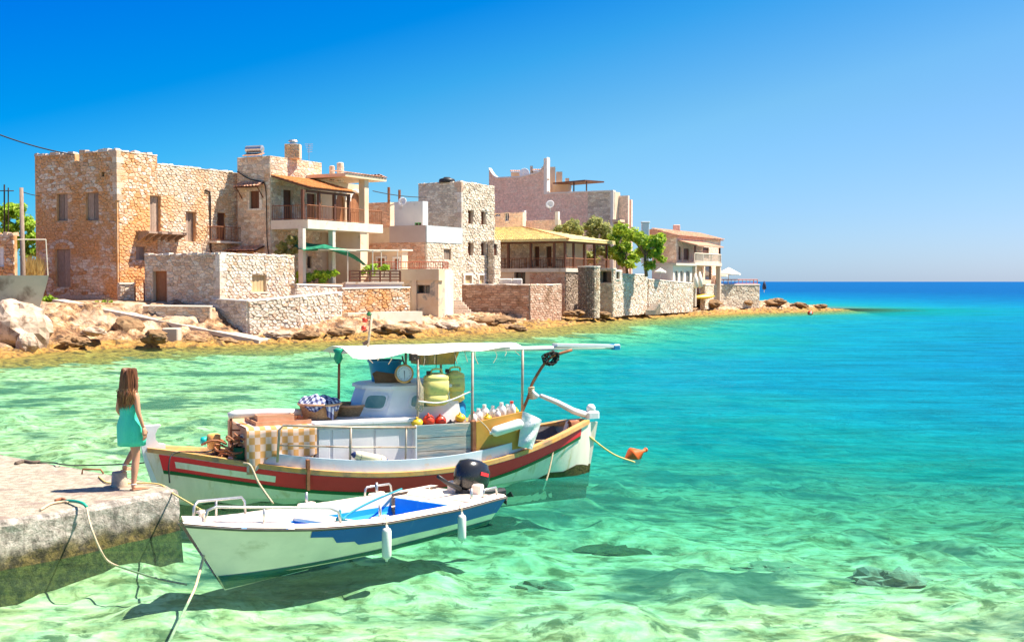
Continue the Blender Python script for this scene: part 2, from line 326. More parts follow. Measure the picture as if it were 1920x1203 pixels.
mpr = nt.nodes.new('ShaderNodeMapping'); mpr.inputs['Scale'].default_value = (.65, 1.7, 1); nt.links.new(vec, mpr.inputs['Vector']); nr = noise(nt, mpr.outputs[0], 2.6, 4, .62, .9); rr = ramp(nt, [(.34, (.60, .74, .74)), (.52, (1.0, 1.0, 1.0))]); nt.links.new(nr.outputs['Fac'], rr.inputs[0])  # caustic ripple light imitated by light and dark patches in the water tint
nt.links.new(mixc(nt, 1.0, tc.outputs[0], rr.outputs[0], 'MULTIPLY'), tr.inputs['Color'])
dt = nt.nodes.new('ShaderNodeVectorMath'); dt.operation = 'DOT_PRODUCT'; nt.links.new(g.outputs['Incoming'], dt.inputs[0]); dt.inputs[1].default_value = (0, 0, 1)
ca = math_(nt, 'MULTIPLY_ADD' if False else 'ADD', math_(nt, 'MULTIPLY', math_(nt, 'ABSOLUTE', dt.outputs['Value']), .75), .25)
op = math_(nt, 'SUBTRACT', 1.0, math_(nt, 'POWER', 2.718, math_(nt, 'MULTIPLY', math_(nt, 'DIVIDE', math_(nt, 'MULTIPLY', dep2, math_(nt, 'MINIMUM', math_(nt, 'DIVIDE', dep2, 1.3), 1.0)), ca), -.30)))
mb = nt.nodes.new('ShaderNodeMixShader'); nt.links.new(op, mb.inputs[0]); nt.links.new(tr.outputs[0], mb.inputs[1]); nt.links.new(dif.outputs[0], mb.inputs[2])
mp = nt.nodes.new('ShaderNodeMapping'); mp.inputs['Scale'].default_value = (.8, 1.5, 1); mp.inputs['Rotation'].default_value = (0, 0, R(14)); nt.links.new(vec, mp.inputs['Vector'])
na = noise(nt, mp.outputs[0], 1.5, 7, .68, .5); nb = noise(nt, mp.outputs[0], .35, 3, .5)
hsum = math_(nt, 'ADD', na.outputs['Fac'], math_(nt, 'MULTIPLY', nb.outputs['Fac'], 1.2))
bp = nt.nodes.new('ShaderNodeBump'); bp.inputs['Strength'].default_value = 1.0; bp.inputs['Distance'].default_value = .26; nt.links.new(hsum, bp.inputs['Height'])
nt.links.new(bp.outputs[0], dif.inputs['Normal'])
gl = nt.nodes.new('ShaderNodeBsdfGlossy'); gl.inputs['Roughness'].default_value = .16; bpg = nt.nodes.new('ShaderNodeBump'); bpg.inputs['Strength'].default_value = .8; bpg.inputs['Distance'].default_value = .10; nt.links.new(hsum, bpg.inputs['Height']); nt.links.new(bpg.outputs[0], gl.inputs['Normal'])
fr = nt.nodes.new('ShaderNodeFresnel'); fr.inputs['IOR'].default_value = 1.33; nt.links.new(bp.outputs[0], fr.inputs['Normal'])
mx = nt.nodes.new('ShaderNodeMixShader'); nt.links.new(math_(nt, 'MINIMUM', math_(nt, 'MULTIPLY', fr.outputs[0], .45), .075), mx.inputs[0]); nt.links.new(mb.outputs[0], mx.inputs[1]); nt.links.new(gl.outputs[0], mx.inputs[2]); nt.links.new(mx.outputs[0], out.inputs['Surface'])

th = np.radians(np.concatenate([np.linspace(-60, 62, 20)[:-1], np.linspace(62, 118, 300), np.linspace(118, 300, 24)[1:]]))
rr_ = np.concatenate([np.geomspace(.5, 8, 18)[:-1], np.geomspace(8, 40, 190)[:-1], np.geomspace(40, 150, 80)[:-1], np.geomspace(150, 9000, 60)])
TH, RR = np.meshgrid(th, rr_); gx = RR * np.cos(TH); gy = RR * np.sin(TH); gz = np.zeros_like(gx)
rs = np.random.RandomState(5); ripple = np.clip(1.25 - RR / 42, 0, 1) * np.clip((RR - 4) / 4, 0, 1) * sstep(.25, .4, np.cos(TH - math.pi / 2) - .6)
for k in range(16):
    lam = .42 * 1.16 ** k; a = rs.uniform(-.9, .9) + R(100); ph = rs.uniform(0, 6.28); amp = .0052 * lam
    gz += amp * np.sin((gx * math.cos(a) + gy * math.sin(a)) * 2 * math.pi / lam + ph + 1.3 * fbm(gx * .4, gy * .4, 70 + k, 2))
gz *= ripple
dd = shore_d(gx, gy); dep = np.where(dd > 0, .02, depth_f(gx, gy, -dd)); far = np.clip((RR - 150) / 1200, 0, 1); dep = np.where(dd > 0, dep, dep + far * 26)
grid_mesh('sea_water', gx, gy, gz, m=m_water, attr={'depth': dep})
# ================================================================== masonry helpers
DR = Vector((.47, .8827)); DL = Vector((-.8827, .47))
def solve_t(C, d, px):
    k = (px - 960) / (F * _c)      # x = k*y (pitch is small; exact at the horizon)
    return (k * C.y - C.x) / (d.x - k * d.y)
def clip(poly, a, b, c):          # keep a*x+b*y<=c
    out = []; n = len(poly)
    for i in range(n):
        p, q = poly[i], poly[(i + 1) % n]; dp = a * p[0] + b * p[1] - c; dq = a * q[0] + b * q[1] - c
        if dp <= 0: out.append(p)
        if (dp < 0 < dq) or (dq < 0 < dp): t = dp / (dp - dq); out.append((p[0] + (q[0] - p[0]) * t, p[1] + (q[1] - p[1]) * t))
    return out
def cells(u0, u1, z0, z1, holes, cw, ch, seed, jit=.75, top=None):
    cw, ch = cw * .92, ch * .78
    rg = random.Random(seed); nx = int((u1 - u0) / cw) + 2; nz = int((z1 - z0) / ch) + 2; P = {}
    for j in range(-1, nz + 1):
        for i in range(-2, nx + 1):
            P[i, j] = (u0 + (i + .5 + (j % 2) * .5 + (rg.random() - .5) * jit) * cw, z0 + (j + .5 + (rg.random() - .5) * jit * .8) * ch)
    for q_ in [k_ for k_ in P if rg.random() < .11]: del P[q_]
    out = []
    for (i, j), (x, y) in P.items():
        if not (u0 - cw < x < u1 + cw and z0 - ch < y < z1 + ch): continue
        zt = z1 if top is None else min(z1, top(x))
        poly = [(max(u0, x - 1.9 * cw), max(z0, y - 1.8 * ch)), (min(u1, x + 1.9 * cw), max(z0, y - 1.8 * ch)), (min(u1, x + 1.9 * cw), min(zt, y + 1.8 * ch)), (max(u0, x - 1.9 * cw), min(zt, y + 1.8 * ch))]
        if poly[1][0] <= poly[0][0] or poly[2][1] <= poly[1][1]: continue
        for dj in (-2, -1, 0, 1, 2):
            for di in (-3, -2, -1, 0, 1, 2, 3):
                q = P.get((i + di, j + dj))
                if (di or dj) and q:
                    a = (q[0] - x) / cw ** 2; b = (q[1] - y) / ch ** 2
                    poly = clip(poly, a, b, a * (q[0] + x) / 2 + b * (q[1] + y) / 2)
                    if len(poly) < 3: break
            if len(poly) < 3: break
        for (a0, a1, b0, b1) in holes:
            if len(poly) < 3: break
            cx = sum(p[0] for p in poly) / len(poly); cy = sum(p[1] for p in poly) / len(poly)
            if max(p[0] for p in poly) <= a0 or min(p[0] for p in poly) >= a1 or max(p[1] for p in poly) <= b0 or min(p[1] for p in poly) >= b1: continue
            e = [(a0 - cx, (1, 0, a0)), (cx - a1, (-1, 0, -a1)), (b0 - cy, (0, 1, b0)), (cy - b1, (0, -1, -b1))]
            k = max(e, key=lambda t: t[0]); poly = [] if k[0] < 0 else clip(poly, *k[1])
        if len(poly) < 3: continue
        ar = abs(sum(poly[k][0] * poly[(k + 1) % len(poly)][1] - poly[(k + 1) % len(poly)][0] * poly[k][1] for k in range(len(poly)))) / 2
        if ar > cw * ch * .12: out.append((ar, poly))
    return out
def stone_mb(mb, f, poly, h, gap, rg, woff=0.0):
    n = len(poly); cx = sum(p[0] for p in poly) / n; cy = sum(p[1] for p in poly) / n; R0 = []; R1 = []; tl = (rg.random() - .5) * h * .6
    for x, y in poly:
        d = math.hypot(x - cx, y - cy) or 1e-6; k = max(.35, 1 - gap / d); R0.append((cx + (x - cx) * k, cy + (y - cy) * k)); k2 = k * .74; R1.append((cx + (x - cx) * k2, cy + (y - cy) * k2))
    mb.loft([[f.p(x, -.02 + woff, y) for x, y in R0], [f.p(x, h * .55 + woff, y) for x, y in R0], [f.p(x, h + woff + tl * (1 if x > cx else -1) * .5, y) for x, y in R1]], True, False, True)
def stonework(parent, f, u0, u1, z0, z1, holes, cw, ch, m, seed=1, h=.045, gap=.018, single=0, woff=0.0, top=None, name='stone', jit=.75):
    rg = random.Random(seed + 99); L = sorted(cells(u0, u1, z0, z1, holes, cw, ch, seed, jit, top), key=lambda t: -t[0])
    for ar, poly in L[:single]:
        mb = MB(); stone_mb(mb, f, poly, h * rg.uniform(.6, 1.25), gap, rg, woff); mb.build(name, m, parent)
    if len(L) > single:
        mb = MB()
        for ar, poly in L[single:]: stone_mb(mb, f, poly, h * rg.uniform(.6, 1.25), gap, rg, woff)
        mb.build('rubble_masonry', m, parent, kind='stuff')
def holed(mb, f, u0, u1, z0, z1, holes, dep=.22, w=0.0):
    us = sorted({u0, u1, *[min(max(h[k], u0), u1) for h in holes for k in (0, 1)]}); zs = sorted({z0, z1, *[min(max(h[k], z0), z1) for h in holes for k in (2, 3)]})
    for i in range(len(us) - 1):
        for j in range(len(zs) - 1):
            um, zm = (us[i] + us[i + 1]) / 2, (zs[j] + zs[j + 1]) / 2
            if any(h[0] < um < h[1] and h[2] < zm < h[3] for h in holes): continue
            mb.quad(f.p(us[i], w, zs[j]), f.p(us[i + 1], w, zs[j]), f.p(us[i + 1], w, zs[j + 1]), f.p(us[i], w, zs[j + 1]))
    for a0, a1, b0, b1 in holes:
        d = w - (dep.get((a0, a1, b0, b1), .22) if isinstance(dep, dict) else dep)
        mb.quad(f.p(a0, d, b0), f.p(a1, d, b0), f.p(a1, d, b1), f.p(a0, d, b1))
        mb.quad(f.p(a0, w, b0), f.p(a0, d, b0), f.p(a0, d, b1), f.p(a0, w, b1)); mb.quad(f.p(a1, d, b0), f.p(a1, w, b0), f.p(a1, w, b1), f.p(a1, d, b1))
        mb.quad(f.p(a0, w, b0), f.p(a1, w, b0), f.p(a1, d, b0), f.p(a0, d, b0)); mb.quad(f.p(a0, d, b1), f.p(a1, d, b1), f.p(a1, w, b1), f.p(a0, w, b1))
# materials of the village
def up(L_, k=1.22): return [tuple(min(.86, c * k) for c in q) for q in L_]
CREAM = [(.46, .33, .22), (.62, .47, .33), (.72, .58, .43), (.58, .38, .24), (.50, .40, .31), (.74, .63, .50)]
WHITE = [(.56, .46, .36), (.72, .63, .52), (.64, .52, .40), (.78, .70, .60), (.52, .42, .34), (.60, .40, .27)]
GREY = [(.50, .41, .31), (.62, .52, .40), (.70, .60, .47), (.42, .34, .26), (.58, .46, .33)]
PINK = [(.66, .46, .35), (.68, .48, .37), (.64, .43, .32), (.70, .52, .41)]
M = {}
M['st_cream'] = stone_mat('cream_rubble', up(CREAM), (.76, .44, .22), .42, .54, .64)
M['st_warm'] = stone_mat('orange_rubble', up([(.58, .32, .15), (.68, .46, .30), (.74, .58, .44), (.54, .26, .11), (.72, .54, .38), (.78, .68, .56)], 1.12), (.74, .36, .13), .38, .47, .57)
M['st_white'] = stone_mat('white_rubble', up(WHITE, 1.12), (.58, .34, .16), .7, .60, .70)
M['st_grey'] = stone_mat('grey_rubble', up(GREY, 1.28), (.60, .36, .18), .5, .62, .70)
M['st_red'] = stone_mat('red_rubble', [(.62, .33, .21), (.70, .42, .28), (.74, .50, .36), (.56, .28, .17), (.78, .58, .44)])
M['st_pink'] = stone_mat('pink_blocks', up(PINK, 1.3), bump=.3, grain=5)
M['st_quay'] = stone_mat('quay_blocks', [(.46, .26, .17), (.58, .37, .26), (.64, .45, .33), (.40, .23, .15), (.70, .52, .40)], (.30, .17, .10), .5, .55, .66)
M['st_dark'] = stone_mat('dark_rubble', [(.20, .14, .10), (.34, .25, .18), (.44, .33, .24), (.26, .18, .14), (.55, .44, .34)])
M['mortar_warm'] = mat('orange_mortar', (.64, .34, .15), (.70, .46, .26), 1.6, .9, bump=.6, bscale=9, stain=(.58, .25, .08), slo=.5, shi=.62)
M['mortar'] = mat('pale_mortar', (.62, .46, .31), (.70, .55, .40), 1.2, .9, bump=.5, bscale=9)
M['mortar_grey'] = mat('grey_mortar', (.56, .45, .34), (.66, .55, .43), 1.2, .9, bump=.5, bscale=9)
M['mortar_dark'] = mat('dark_mortar', (.16, .11, .08), (.26, .18, .13), 1.2, .9, bump=.5, bscale=9)
M['pl_cream'] = mat('cream_plaster', (.70, .50, .32), (.76, .58, .41), .9, .85, bump=.15, bscale=7, stain=(.52, .32, .17), slo=.60, shi=.80)
M['pl_white'] = mat('white_plaster', (.76, .68, .58), (.80, .74, .66), .9, .8, bump=.12, bscale=7, stain=(.62, .45, .30), slo=.60, shi=.80)
M['pl_blue'] = mat('blue_grey_plaster', (.54, .58, .58), (.60, .63, .62), .9, .85, bump=.12, bscale=7, stain=(.36, .34, .30), slo=.60, shi=.78)
M['pl_mauve'] = mat('mauve_render', (.44, .34, .31), (.48, .38, .35), .9, .85, bump=.12, bscale=7)
M['pl_worn'] = mat('worn_render', (.70, .50, .32), (.76, .60, .43), 1.5, .85, bump=.3, bscale=7, stain=(.34, .30, .25), slo=.52, shi=.64)
M['concrete'] = mat('village_concrete', (.52, .42, .32), (.60, .50, .40), 1.3, .85, bump=.3, bscale=12, stain=(.34, .25, .17), slo=.57, shi=.7)
M['slab'] = mat('pale_slab', (.70, .58, .45), (.76, .66, .54), 1.3, .8, bump=.2, bscale=9, stain=(.48, .30, .16), slo=.60, shi=.75)
M['wood_old'] = mat('weathered_door_wood', (.30, .20, .14), (.46, .34, .26), 9, .8, stretch=(3, 3, .5), bump=.4, bscale=18, isl=.35)
M['wood_brown'] = mat('brown_painted_wood', (.12, .045, .025), (.17, .065, .035), 8, .55, isl=.2)
M['wood_door'] = mat('chestnut_door_wood', (.30, .12, .05), (.40, .17, .07), 7, .55, stretch=(3, 3, .5), isl=.2)
M['iron'] = mat('dark_iron', (.05, .03, .025), (.08, .045, .03), 9, .6)
M['rust'] = mat('rusty_iron', (.26, .09, .04), (.36, .15, .07), 9, .8)
M['rail_red'] = mat('red_rail_paint', (.36, .09, .05), (.46, .14, .08), 6, .6)
M['glass_dark'] = mat('dark_pane', (.03, .025, .02), (.05, .04, .035), 3, .12, spec=.6)
M['tile_orange'] = mat('orange_roof_tile', (.56, .19, .045), (.68, .30, .10), 4, .75, isl=.35)
M['tile_red'] = mat('red_roof_tile', (.54, .25, .14), (.66, .38, .25), 4, .75, isl=.4)
M['tile_yellow'] = mat('yellow_roof_tile', (.88, .70, .28), (.90, .76, .40), 4, .7, isl=.3)
M['white'] = mat('white_paint', (.78, .76, .72), (.82, .80, .77), 3, .5)
M['steel_old'] = mat('dull_rusty_steel', (.36, .29, .22), (.46, .39, .31), 8, .5, metal=.3, stain=(.26, .14, .07), sscale=6, slo=.55, shi=.66)
M['steel'] = mat('galvanised_steel', (.48, .47, .45), (.58, .57, .55), 6, .35, metal=.7)
M['black'] = mat('black_plastic', (.02, .02, .022), (.03, .03, .032), 4, .45)
M['cable'] = mat('black_cable', (.025, .022, .02), (.03, .027, .025), 4, .6)
M['green_net'] = mat('green_shade_net', (.006, .085, .05), (.015, .24, .13), 3, .9, bump=.4, bscale=40)
M['yellow_wood'] = mat('pale_shutter_wood', (.58, .40, .20), (.64, .46, .25), 9, .7, isl=.2)

def planks(mb, f, a0, a1, b0, b1, w0, w1, n):
    d = (a1 - a0) / n
    for i in range(n): mb.fb(f, a0 + i * d + .006, a0 + (i + 1) * d - .006, w0, w1 + (.012 if i % 2 else 0), b0, b1)
def railing(parent, pts, z0, h, m, step=.14, r=.012, name='railing', posts=True, rails=2):
    mb = MB()
    for a, b in zip(pts[:-1], pts[1:]):
        a, b = Vector(a), Vector(b); L = (b - a).length; n = max(2, int(L / step)); U = Vector((0, 0, 1))
        mb.tube([a + U * h, b + U * h], r * 1.9, 4); mb.tube([a + U * .08, b + U * .08], r * 1.4, 4)
        for i in range(n + 1):
            p = a.lerp(b, i / n); big = posts and (i % 10 == 0 or i == n); mb.tube([p + U * (0 if big else .08), p + U * h], r * 1.8 if big else r, 4)
    return mb.build(name, m, parent)
def tiles(mb, e0, e1, r0, r1, cols, rows, amp=.07):       # barrel tiles: e0,e1 eave, r0,r1 ridge
    e0, e1, r0, r1 = map(Vector, (e0, e1, r0, r1)); N = (e1 - e0).cross(r0 - e0).normalized()
    if N.z < 0: N = -N
    for j in range(rows):
        for i in range(cols):
            P = []
            for t, lift in ((j / rows, .035), ((j + 1.08) / rows, 0.0)):
                a, b = e0.lerp(r0, min(t, 1)), e1.lerp(r1, min(t, 1)); row = []
                for k in range(5):
                    s_ = (i + (k + .0) / 4 * .92) / cols; row.append(a.lerp(b, s_) + N * (amp * math.sin(math.pi * k / 4) + lift + .01))
                P.append(row)
            mb.loft([P[0], P[1]], False, False, False)
            mb.quad(*P[0])
class Bld:
    def __init__(s, name, label, cat, cx, Y, lx, rx, ytop, zb, wallm, dl=DL, dr=DR, group=None, ztop=None):
        p = at(cx, HZ, Y); s.C = Vector((p.x, p.y)); s.dl, s.dr = dl, dr; s.wl = solve_t(s.C, dl, lx); s.wr = solve_t(s.C, dr, rx)
        s.Lf = Face(s.C + dl * s.wl, s.C); s.Rf = Face(s.C, s.C + dr * s.wr); s.zt = at(cx, ytop, Y).z if ztop is None else ztop; s.zb = zb; s.m = wallm
        s.root = empty(name, (s.C.x, s.C.y, zb), label, cat, group); s.dep = {}; s.H = {'L': [], 'R': []}; s.sur = {'L': [], 'R': []}
    def f(s, k): return s.Lf if k == 'L' else s.Rf
    def open(s, k, px, kind='shutter', surround=None, frame=None, rec=.16, n=3, sill=False):
        f = s.f(k); a0, a1, b0, b1 = f.rect(*px); s.H[k].append((a0, a1, b0, b1)); s.dep[(a0, a1, b0, b1)] = rec + .06; t = .05; R_ = s.root; d = rec
        isdoor = kind in ('door', 'door_brown', 'door_chest'); part = MB()
        part.fb(f, a0, a0 + t, -d, -d + .06, b0, b1); part.fb(f, a1 - t, a1, -d, -d + .06, b0, b1); part.fb(f, a0 + t, a1 - t, -d, -d + .06, b1 - t, b1)
        if not isdoor: part.fb(f, a0 + t, a1 - t, -d, -d + .06, b0, b0 + t)
        fm = frame or {'shutter': M['wood_old'], 'door': M['wood_old'], 'brown': M['wood_brown'], 'door_brown': M['wood_brown'], 'door_chest': M['wood_door'], 'yellow': M['yellow_wood'], 'glass': M['wood_brown'], 'void': M['mortar_dark']}[kind]
        o = part.build('door' if isdoor else 'window', fm, R_)
        mid = (a0 + a1) / 2
        if kind in ('shutter', 'brown', 'yellow'):
            for x0, x1 in ((a0 + t + .004, mid - .008), (mid + .008, a1 - t - .004)): mb = MB(); planks(mb, f, x0, x1, b0 + t, b1 - t, -d - .02, -d + .035, 2); mb.build('shutter', fm, o)
        elif isdoor: mb = MB(); planks(mb, f, a0 + t, a1 - t, b0, b1 - t, -d - .02, -d + .035, n); mb.build('leaf', fm, o)
        elif kind == 'glass':
            MB().fb(f, a0 + t, a1 - t, -d, -d + .02, b0 + t, b1 - t).build('pane', M['glass_dark'], o); MB().fb(f, mid - .03, mid + .03, -d + .02, -d + .06, b0 + t, b1 - t).build('mullion', fm, o)
        else: MB().fb(f, a0 + t, a1 - t, -d - .02, -d + .02, b0 + t, b1 - t).build('pane', M['glass_dark'], o)
        if surround:
            q, mm = surround; s.sur[k].append((a0 - q, a1 + q, b0 - (q if not isdoor else 0), b1 + q)); hh = b1 - b0; ns = max(2, int(hh / .45))
            for i in range(ns):
                for side in (0, 1):
                    e = q * (1 if (i + side) % 2 else .72); y0, y1 = b0 + hh * i / ns + .008, b0 + hh * (i + 1) / ns - .008
                    MB().fb(f, a0 - e, a0 - .003, -.05, .07, y0, y1).build('jamb_stone', mm, R_) if side == 0 else MB().fb(f, a1 + .003, a1 + e, -.05, .07, y0, y1).build('jamb_stone', mm, R_)
            MB().fb(f, a0 - q, a1 + q, -.05, .075, b1 + .003, b1 + q).build('lintel', mm, R_)
            if not isdoor: MB().fb(f, a0 - q, a1 + q, -.05, .09, b0 - q * .6, b0 - .003).build('sill', mm, R_)
        elif sill: MB().fb(f, a0 - .06, a1 + .06, -.1, .09, b0 - .09, b0 - .003).build('sill', M['slab'], R_)
        return (a0, a1, b0, b1)
    def body(s, back=True, topm=None, zl=None):
        mb = MB(); holed(mb, s.Lf, 0, s.wl, s.zb, s.zt, s.H['L'], s.dep); holed(mb, s.Rf, 0, s.wr, s.zb, s.zt, s.H['R'], s.dep)
        A, B, C_, D = s.C + s.dl * s.wl, s.C, s.C + s.dr * s.wr, s.C + s.dr * s.wr + s.dl * s.wl
        q = lambda p, z: (p.x, p.y, z)
        mb.quad(q(C_, s.zb), q(D, s.zb), q(D, s.zt), q(C_, s.zt)); mb.quad(q(D, s.zb), q(A, s.zb), q(A, s.zt), q(D, s.zt)); mb.quad(q(A, s.zt), q(B, s.zt), q(C_, s.zt), q(D, s.zt))
        return mb.build('wall', s.m, s.root)
    def stones(s, k, cw, ch, m, u0=0, u1=None, z0=None, z1=None, **kw):
        f = s.f(k); stonework(s.root, f, u0, f.w if u1 is None else u1, s.zb if z0 is None else z0, s.zt if z1 is None else z1, s.H[k] + s.sur[k], cw, ch, m, **kw)
    def quoins(s, m, z0, z1, h=.36, long=.52, short=.3):
        n = int((z1 - z0) / h); h = (z1 - z0) / n
        for i in range(n):
            a, b = (long, short) if i % 2 else (short, long); mb = MB(); o = .06; L = s.C + s.dl * a; Rr = s.C + s.dr * b; nl, nr = s.Lf.n, s.Rf.n
            c0 = s.C + nl * o + nr * o; poly = [L + nl * o, c0, Rr + nr * o, Rr - nr * .02, s.C - nl * .05 - nr * .05, L - nl * .02]
            mb.prism([(p.x, p.y) for p in poly], z0 + i * h + .008, z0 + (i + 1) * h - .008); mb.build('quoin', m, s.root)
def coping(parent, f, u0, u1, z, m, w=(-.35, .06), sz=.4, hh=(.06, .2), seed=0, name='coping_stone', single=True):
    rg = random.Random(seed); u = u0; mb = MB()
    while u < u1 - .05:
        l = min(sz * rg.uniform(.6, 1.4), u1 - u); h = rg.uniform(*hh); b = MB() if single else mb; j = lambda k=.03: rg.uniform(-k, k)
        b.hexa([f.p(u + .01, w[1] + j(), z - .01), f.p(u + l - .01, w[1] + j(), z - .01), f.p(u + l - .01, w[0], z - .01), f.p(u + .01, w[0], z - .01), f.p(u + .02 + j(), w[1] - .03, z + h + j()), f.p(u + l - .03 + j(), w[1] - .03, z + h + j()), f.p(u + l - .03, w[0] + .03, z + h + j()), f.p(u + .03, w[0] + .03, z + h + j())])
        if single: b.build(name, m, parent)
        u += l
    if not single: mb.build('coping_row', m, parent, kind='stuff')
# ================================================================== the village, from left to right
_at0 = at
def YM(Y): return float(np.interp(Y, [50, 57, 60, 66, 73, 85, 92, 97, 103, 400], [51, 58.5, 67, 74, 81.5, 90, 95.5, 98.5, 103, 400]))
def at(px, py, Y): return _at0(px, py, YM(Y))
def ZM(z, Y): return CAMZ + (z - CAMZ) * YM(Y) / Y      # same line of sight, at the moved distance
def wall_run(name, label, pts, tops, zb, thick, bodym, stm, cw, ch, single=0, cope=True, seed=1, cat='wall', copem=None, h=.05):
    P = [at(px, HZ, Y) for px, Y in pts]; root = empty(name, (P[0].x, P[0].y, zb), label, cat)
    for i in range(len(P) - 1):
        f = Face(P[i], P[i + 1]); z0, z1 = tops[i], tops[i + 1]; tp = lambda u, f=f, z0=z0, z1=z1: z0 + (z1 - z0) * u / f.w
        mb = MB(); mb.hexa([f.p(0, 0, zb), f.p(f.w, 0, zb), f.p(f.w, -thick, zb), f.p(0, -thick, zb), f.p(0, 0, z0), f.p(f.w, 0, z1), f.p(f.w, -thick, z1), f.p(0, -thick, z0)]); mb.build('wall_core', bodym, root)
        if stm: stonework(root, f, 0, f.w, zb, max(z0, z1), [], cw, ch, stm, seed=seed + i, single=single // (len(P) - 1), top=tp, h=h)
        if stm and i == 0: ec = Face(f.p(0, -thick, 0).xy, f.p(0, 0, 0).xy); stonework(root, ec, 0, ec.w, zb, z0, [], cw * .7, ch, stm, seed=seed + 50, h=h)
        if cope:
            mb = MB(); c = .08; mb.hexa([f.p(-.02, .09, z0 + .004), f.p(f.w + .02, .09, z1 + .004), f.p(f.w + .02, -thick - .05, z1 + .004), f.p(-.02, -thick - .05, z0 + .004), f.p(-.02, .05, z0 + c), f.p(f.w + .02, .05, z1 + c), f.p(f.w + .02, -thick, z1 + c), f.p(-.02, -thick, z0 + c)]); mb.build('coping', copem or M['slab'], root)
    return root
# --- old two storey stone house at the left
h1 = Bld('stone_house', 'roofless old stone house with patchy orange plaster and weathered grey shutters, leftmost big house', 'house', 221, 66, 69, 452, 310, .9, M['mortar_warm'], ztop=ZM(9.9, 66))
zq0 = ZM(9.9, 66)
for px in ((107, 363, 127, 414), (161, 361, 185, 413)): h1.open('L', px, 'shutter', rec=.2)
h1.open('L', (104, 467, 132, 538), 'door', n=4, rec=.2)
h1.open('L', (190, 322, 196, 331), 'void', rec=.3)
h1.open('R', (281, 367, 301, 435), 'door', n=3, rec=.25); h1.open('R', (348, 397, 367, 453), 'shutter', rec=.28); h1.open('R', (407, 399, 422, 450), 'door_brown', n=2)
h1.open('R', (255, 462, 272, 487), 'shutter')
h1.body()
zp = ZM(10.35, 66)
mb = MB(); mb.fb(h1.Lf, 0, h1.wl * .50, -.45, 0, zq0 + .002, zp - .02); mb.fb(h1.Lf, h1.wl * .555, h1.wl - .002, -.45, 0, zq0 + .002, zp - .02); mb.fb(h1.Rf, .002, 3.35, -.45, 0, zq0 + .003, zp - .02); mb.build('parapet', M['mortar_warm'], h1.root)
gapL = (h1.wl * .50, h1.wl * .555, zq0 + .05, 99)
stonework(h1.root, h1.Lf, .1, h1.wl - .1, .9, zp, h1.H['L'] + [gapL], .36, .23, M['st_warm'], seed=3, single=170, h=.05)
stonework(h1.root, h1.Rf, .1, 3.3, .9, zp, h1.H['R'], .36, .23, M['st_warm'], seed=4, single=90, h=.05)
stonework(h1.root, h1.Rf, 3.3, h1.wr, .9, zq0, h1.H['R'], .34, .21, M['st_cream'], seed=5, single=40, h=.055)
h1.quoins(M['st_cream'], 8.2, zp)
coping(h1.root, h1.Lf, 0, h1.wl * .5, zp - .03, M['st_white'], seed=1); coping(h1.root, h1.Lf, h1.wl * .555, h1.wl, zp - .03, M['st_white'], seed=2); coping(h1.root, h1.Rf, .1, 3.35, zp - .03, M['st_white'], seed=3, hh=(.02, .16)); coping(h1.root, h1.Rf, 3.4, h1.wr, zq0 - .02, M['st_white'], seed=4, hh=(.02, .14), sz=.5)
for px in ((107, 363, 127, 414), (161, 361, 185, 413), (104, 467, 132, 538)):      # relieving arches of thin stones
    a0, a1, b0, b1 = h1.Lf.rect(*px); c = (a0 + a1) / 2; r0 = (a1 - a0) / 2 + .08
    for k in range(7):
        t = math.pi * (k + .5) / 7; mb = MB(); f = h1.Lf; t0, t1 = t - .19, t + .19
        q = lambda r, a, w_: f.p(c + r * math.cos(a), w_, b1 + .02 + .55 * r * math.sin(a)); mb.hexa([q(r0, t1, .075), q(r0, t0, .075), q(r0, t0, .0), q(r0, t1, .0), q(r0 + .36, t1, .075), q(r0 + .36, t0, .075), q(r0 + .36, t0, .0), q(r0 + .36, t1, .0)]); mb.build('arch_stone', M['st_cream'], h1.root)
f = h1.Rf; a0, a1, b0, b1 = f.rect(268, 436, 341, 449, .5); bal = MB(); bal.fb(f, a0, a1, 0, 1.0, b1 - .10, b1).build('balcony_floor', M['wood_old'], h1.root)
for k in range(6): u = a0 + .1 + (a1 - a0 - .2) * k / 5; MB().hexa([f.p(u - .06, .06, b0 - .1), f.p(u + .06, .06, b0 - .1), f.p(u + .06, 0, b0 - .1), f.p(u - .06, 0, b0 - .1), f.p(u - .06, .98, b1 - .102), f.p(u + .06, .98, b1 - .102), f.p(u + .06, 0, b1 - .102), f.p(u - .06, 0, b1 - .102)]).build('bracket', M['wood_old'], h1.root)
for k in range(9): u = a0 - .1 + (a1 - a0 + .1) * k / 8; mb = MB(); mb.fb(f, u, u + (a1 - a0) / 9.5, .02, 1.0 + rnd.uniform(-.12, .2), b1 + .003, b1 + .045); mb.build('plank', M['wood_old'], h1.root)
a0, a1, b0, b1 = f.rect(402, 452, 453, 456, .6); fl = MB().fb(f, a0, a1 - .02, .0, .8, b0, b0 + .12).build('balcony', M['slab'], h1.root)
railing(h1.root, [f.p(a0 + .03, .02, b0 + .12), f.p(a0 + .03, .77, b0 + .12), f.p(a1 - .05, .77, b0 + .12)], 0, .95, M['rust'], name='balcony_railing')
a = f.uv(391, 360)[0]; zt_ = f.uv(391, 360)[1]; zb_ = f.uv(399, 482)[1]; MB().tube([f.p(a - .4, .1, zt_ + .1), f.p(a, .1, zt_), f.p(a + .05, .1, zt_ - .4), f.p(a + .05, .1, zb_ + .5), f.p(a + .35, .1, zb_)], .06, 6).build('drain_pipe', M['iron'], h1.root)
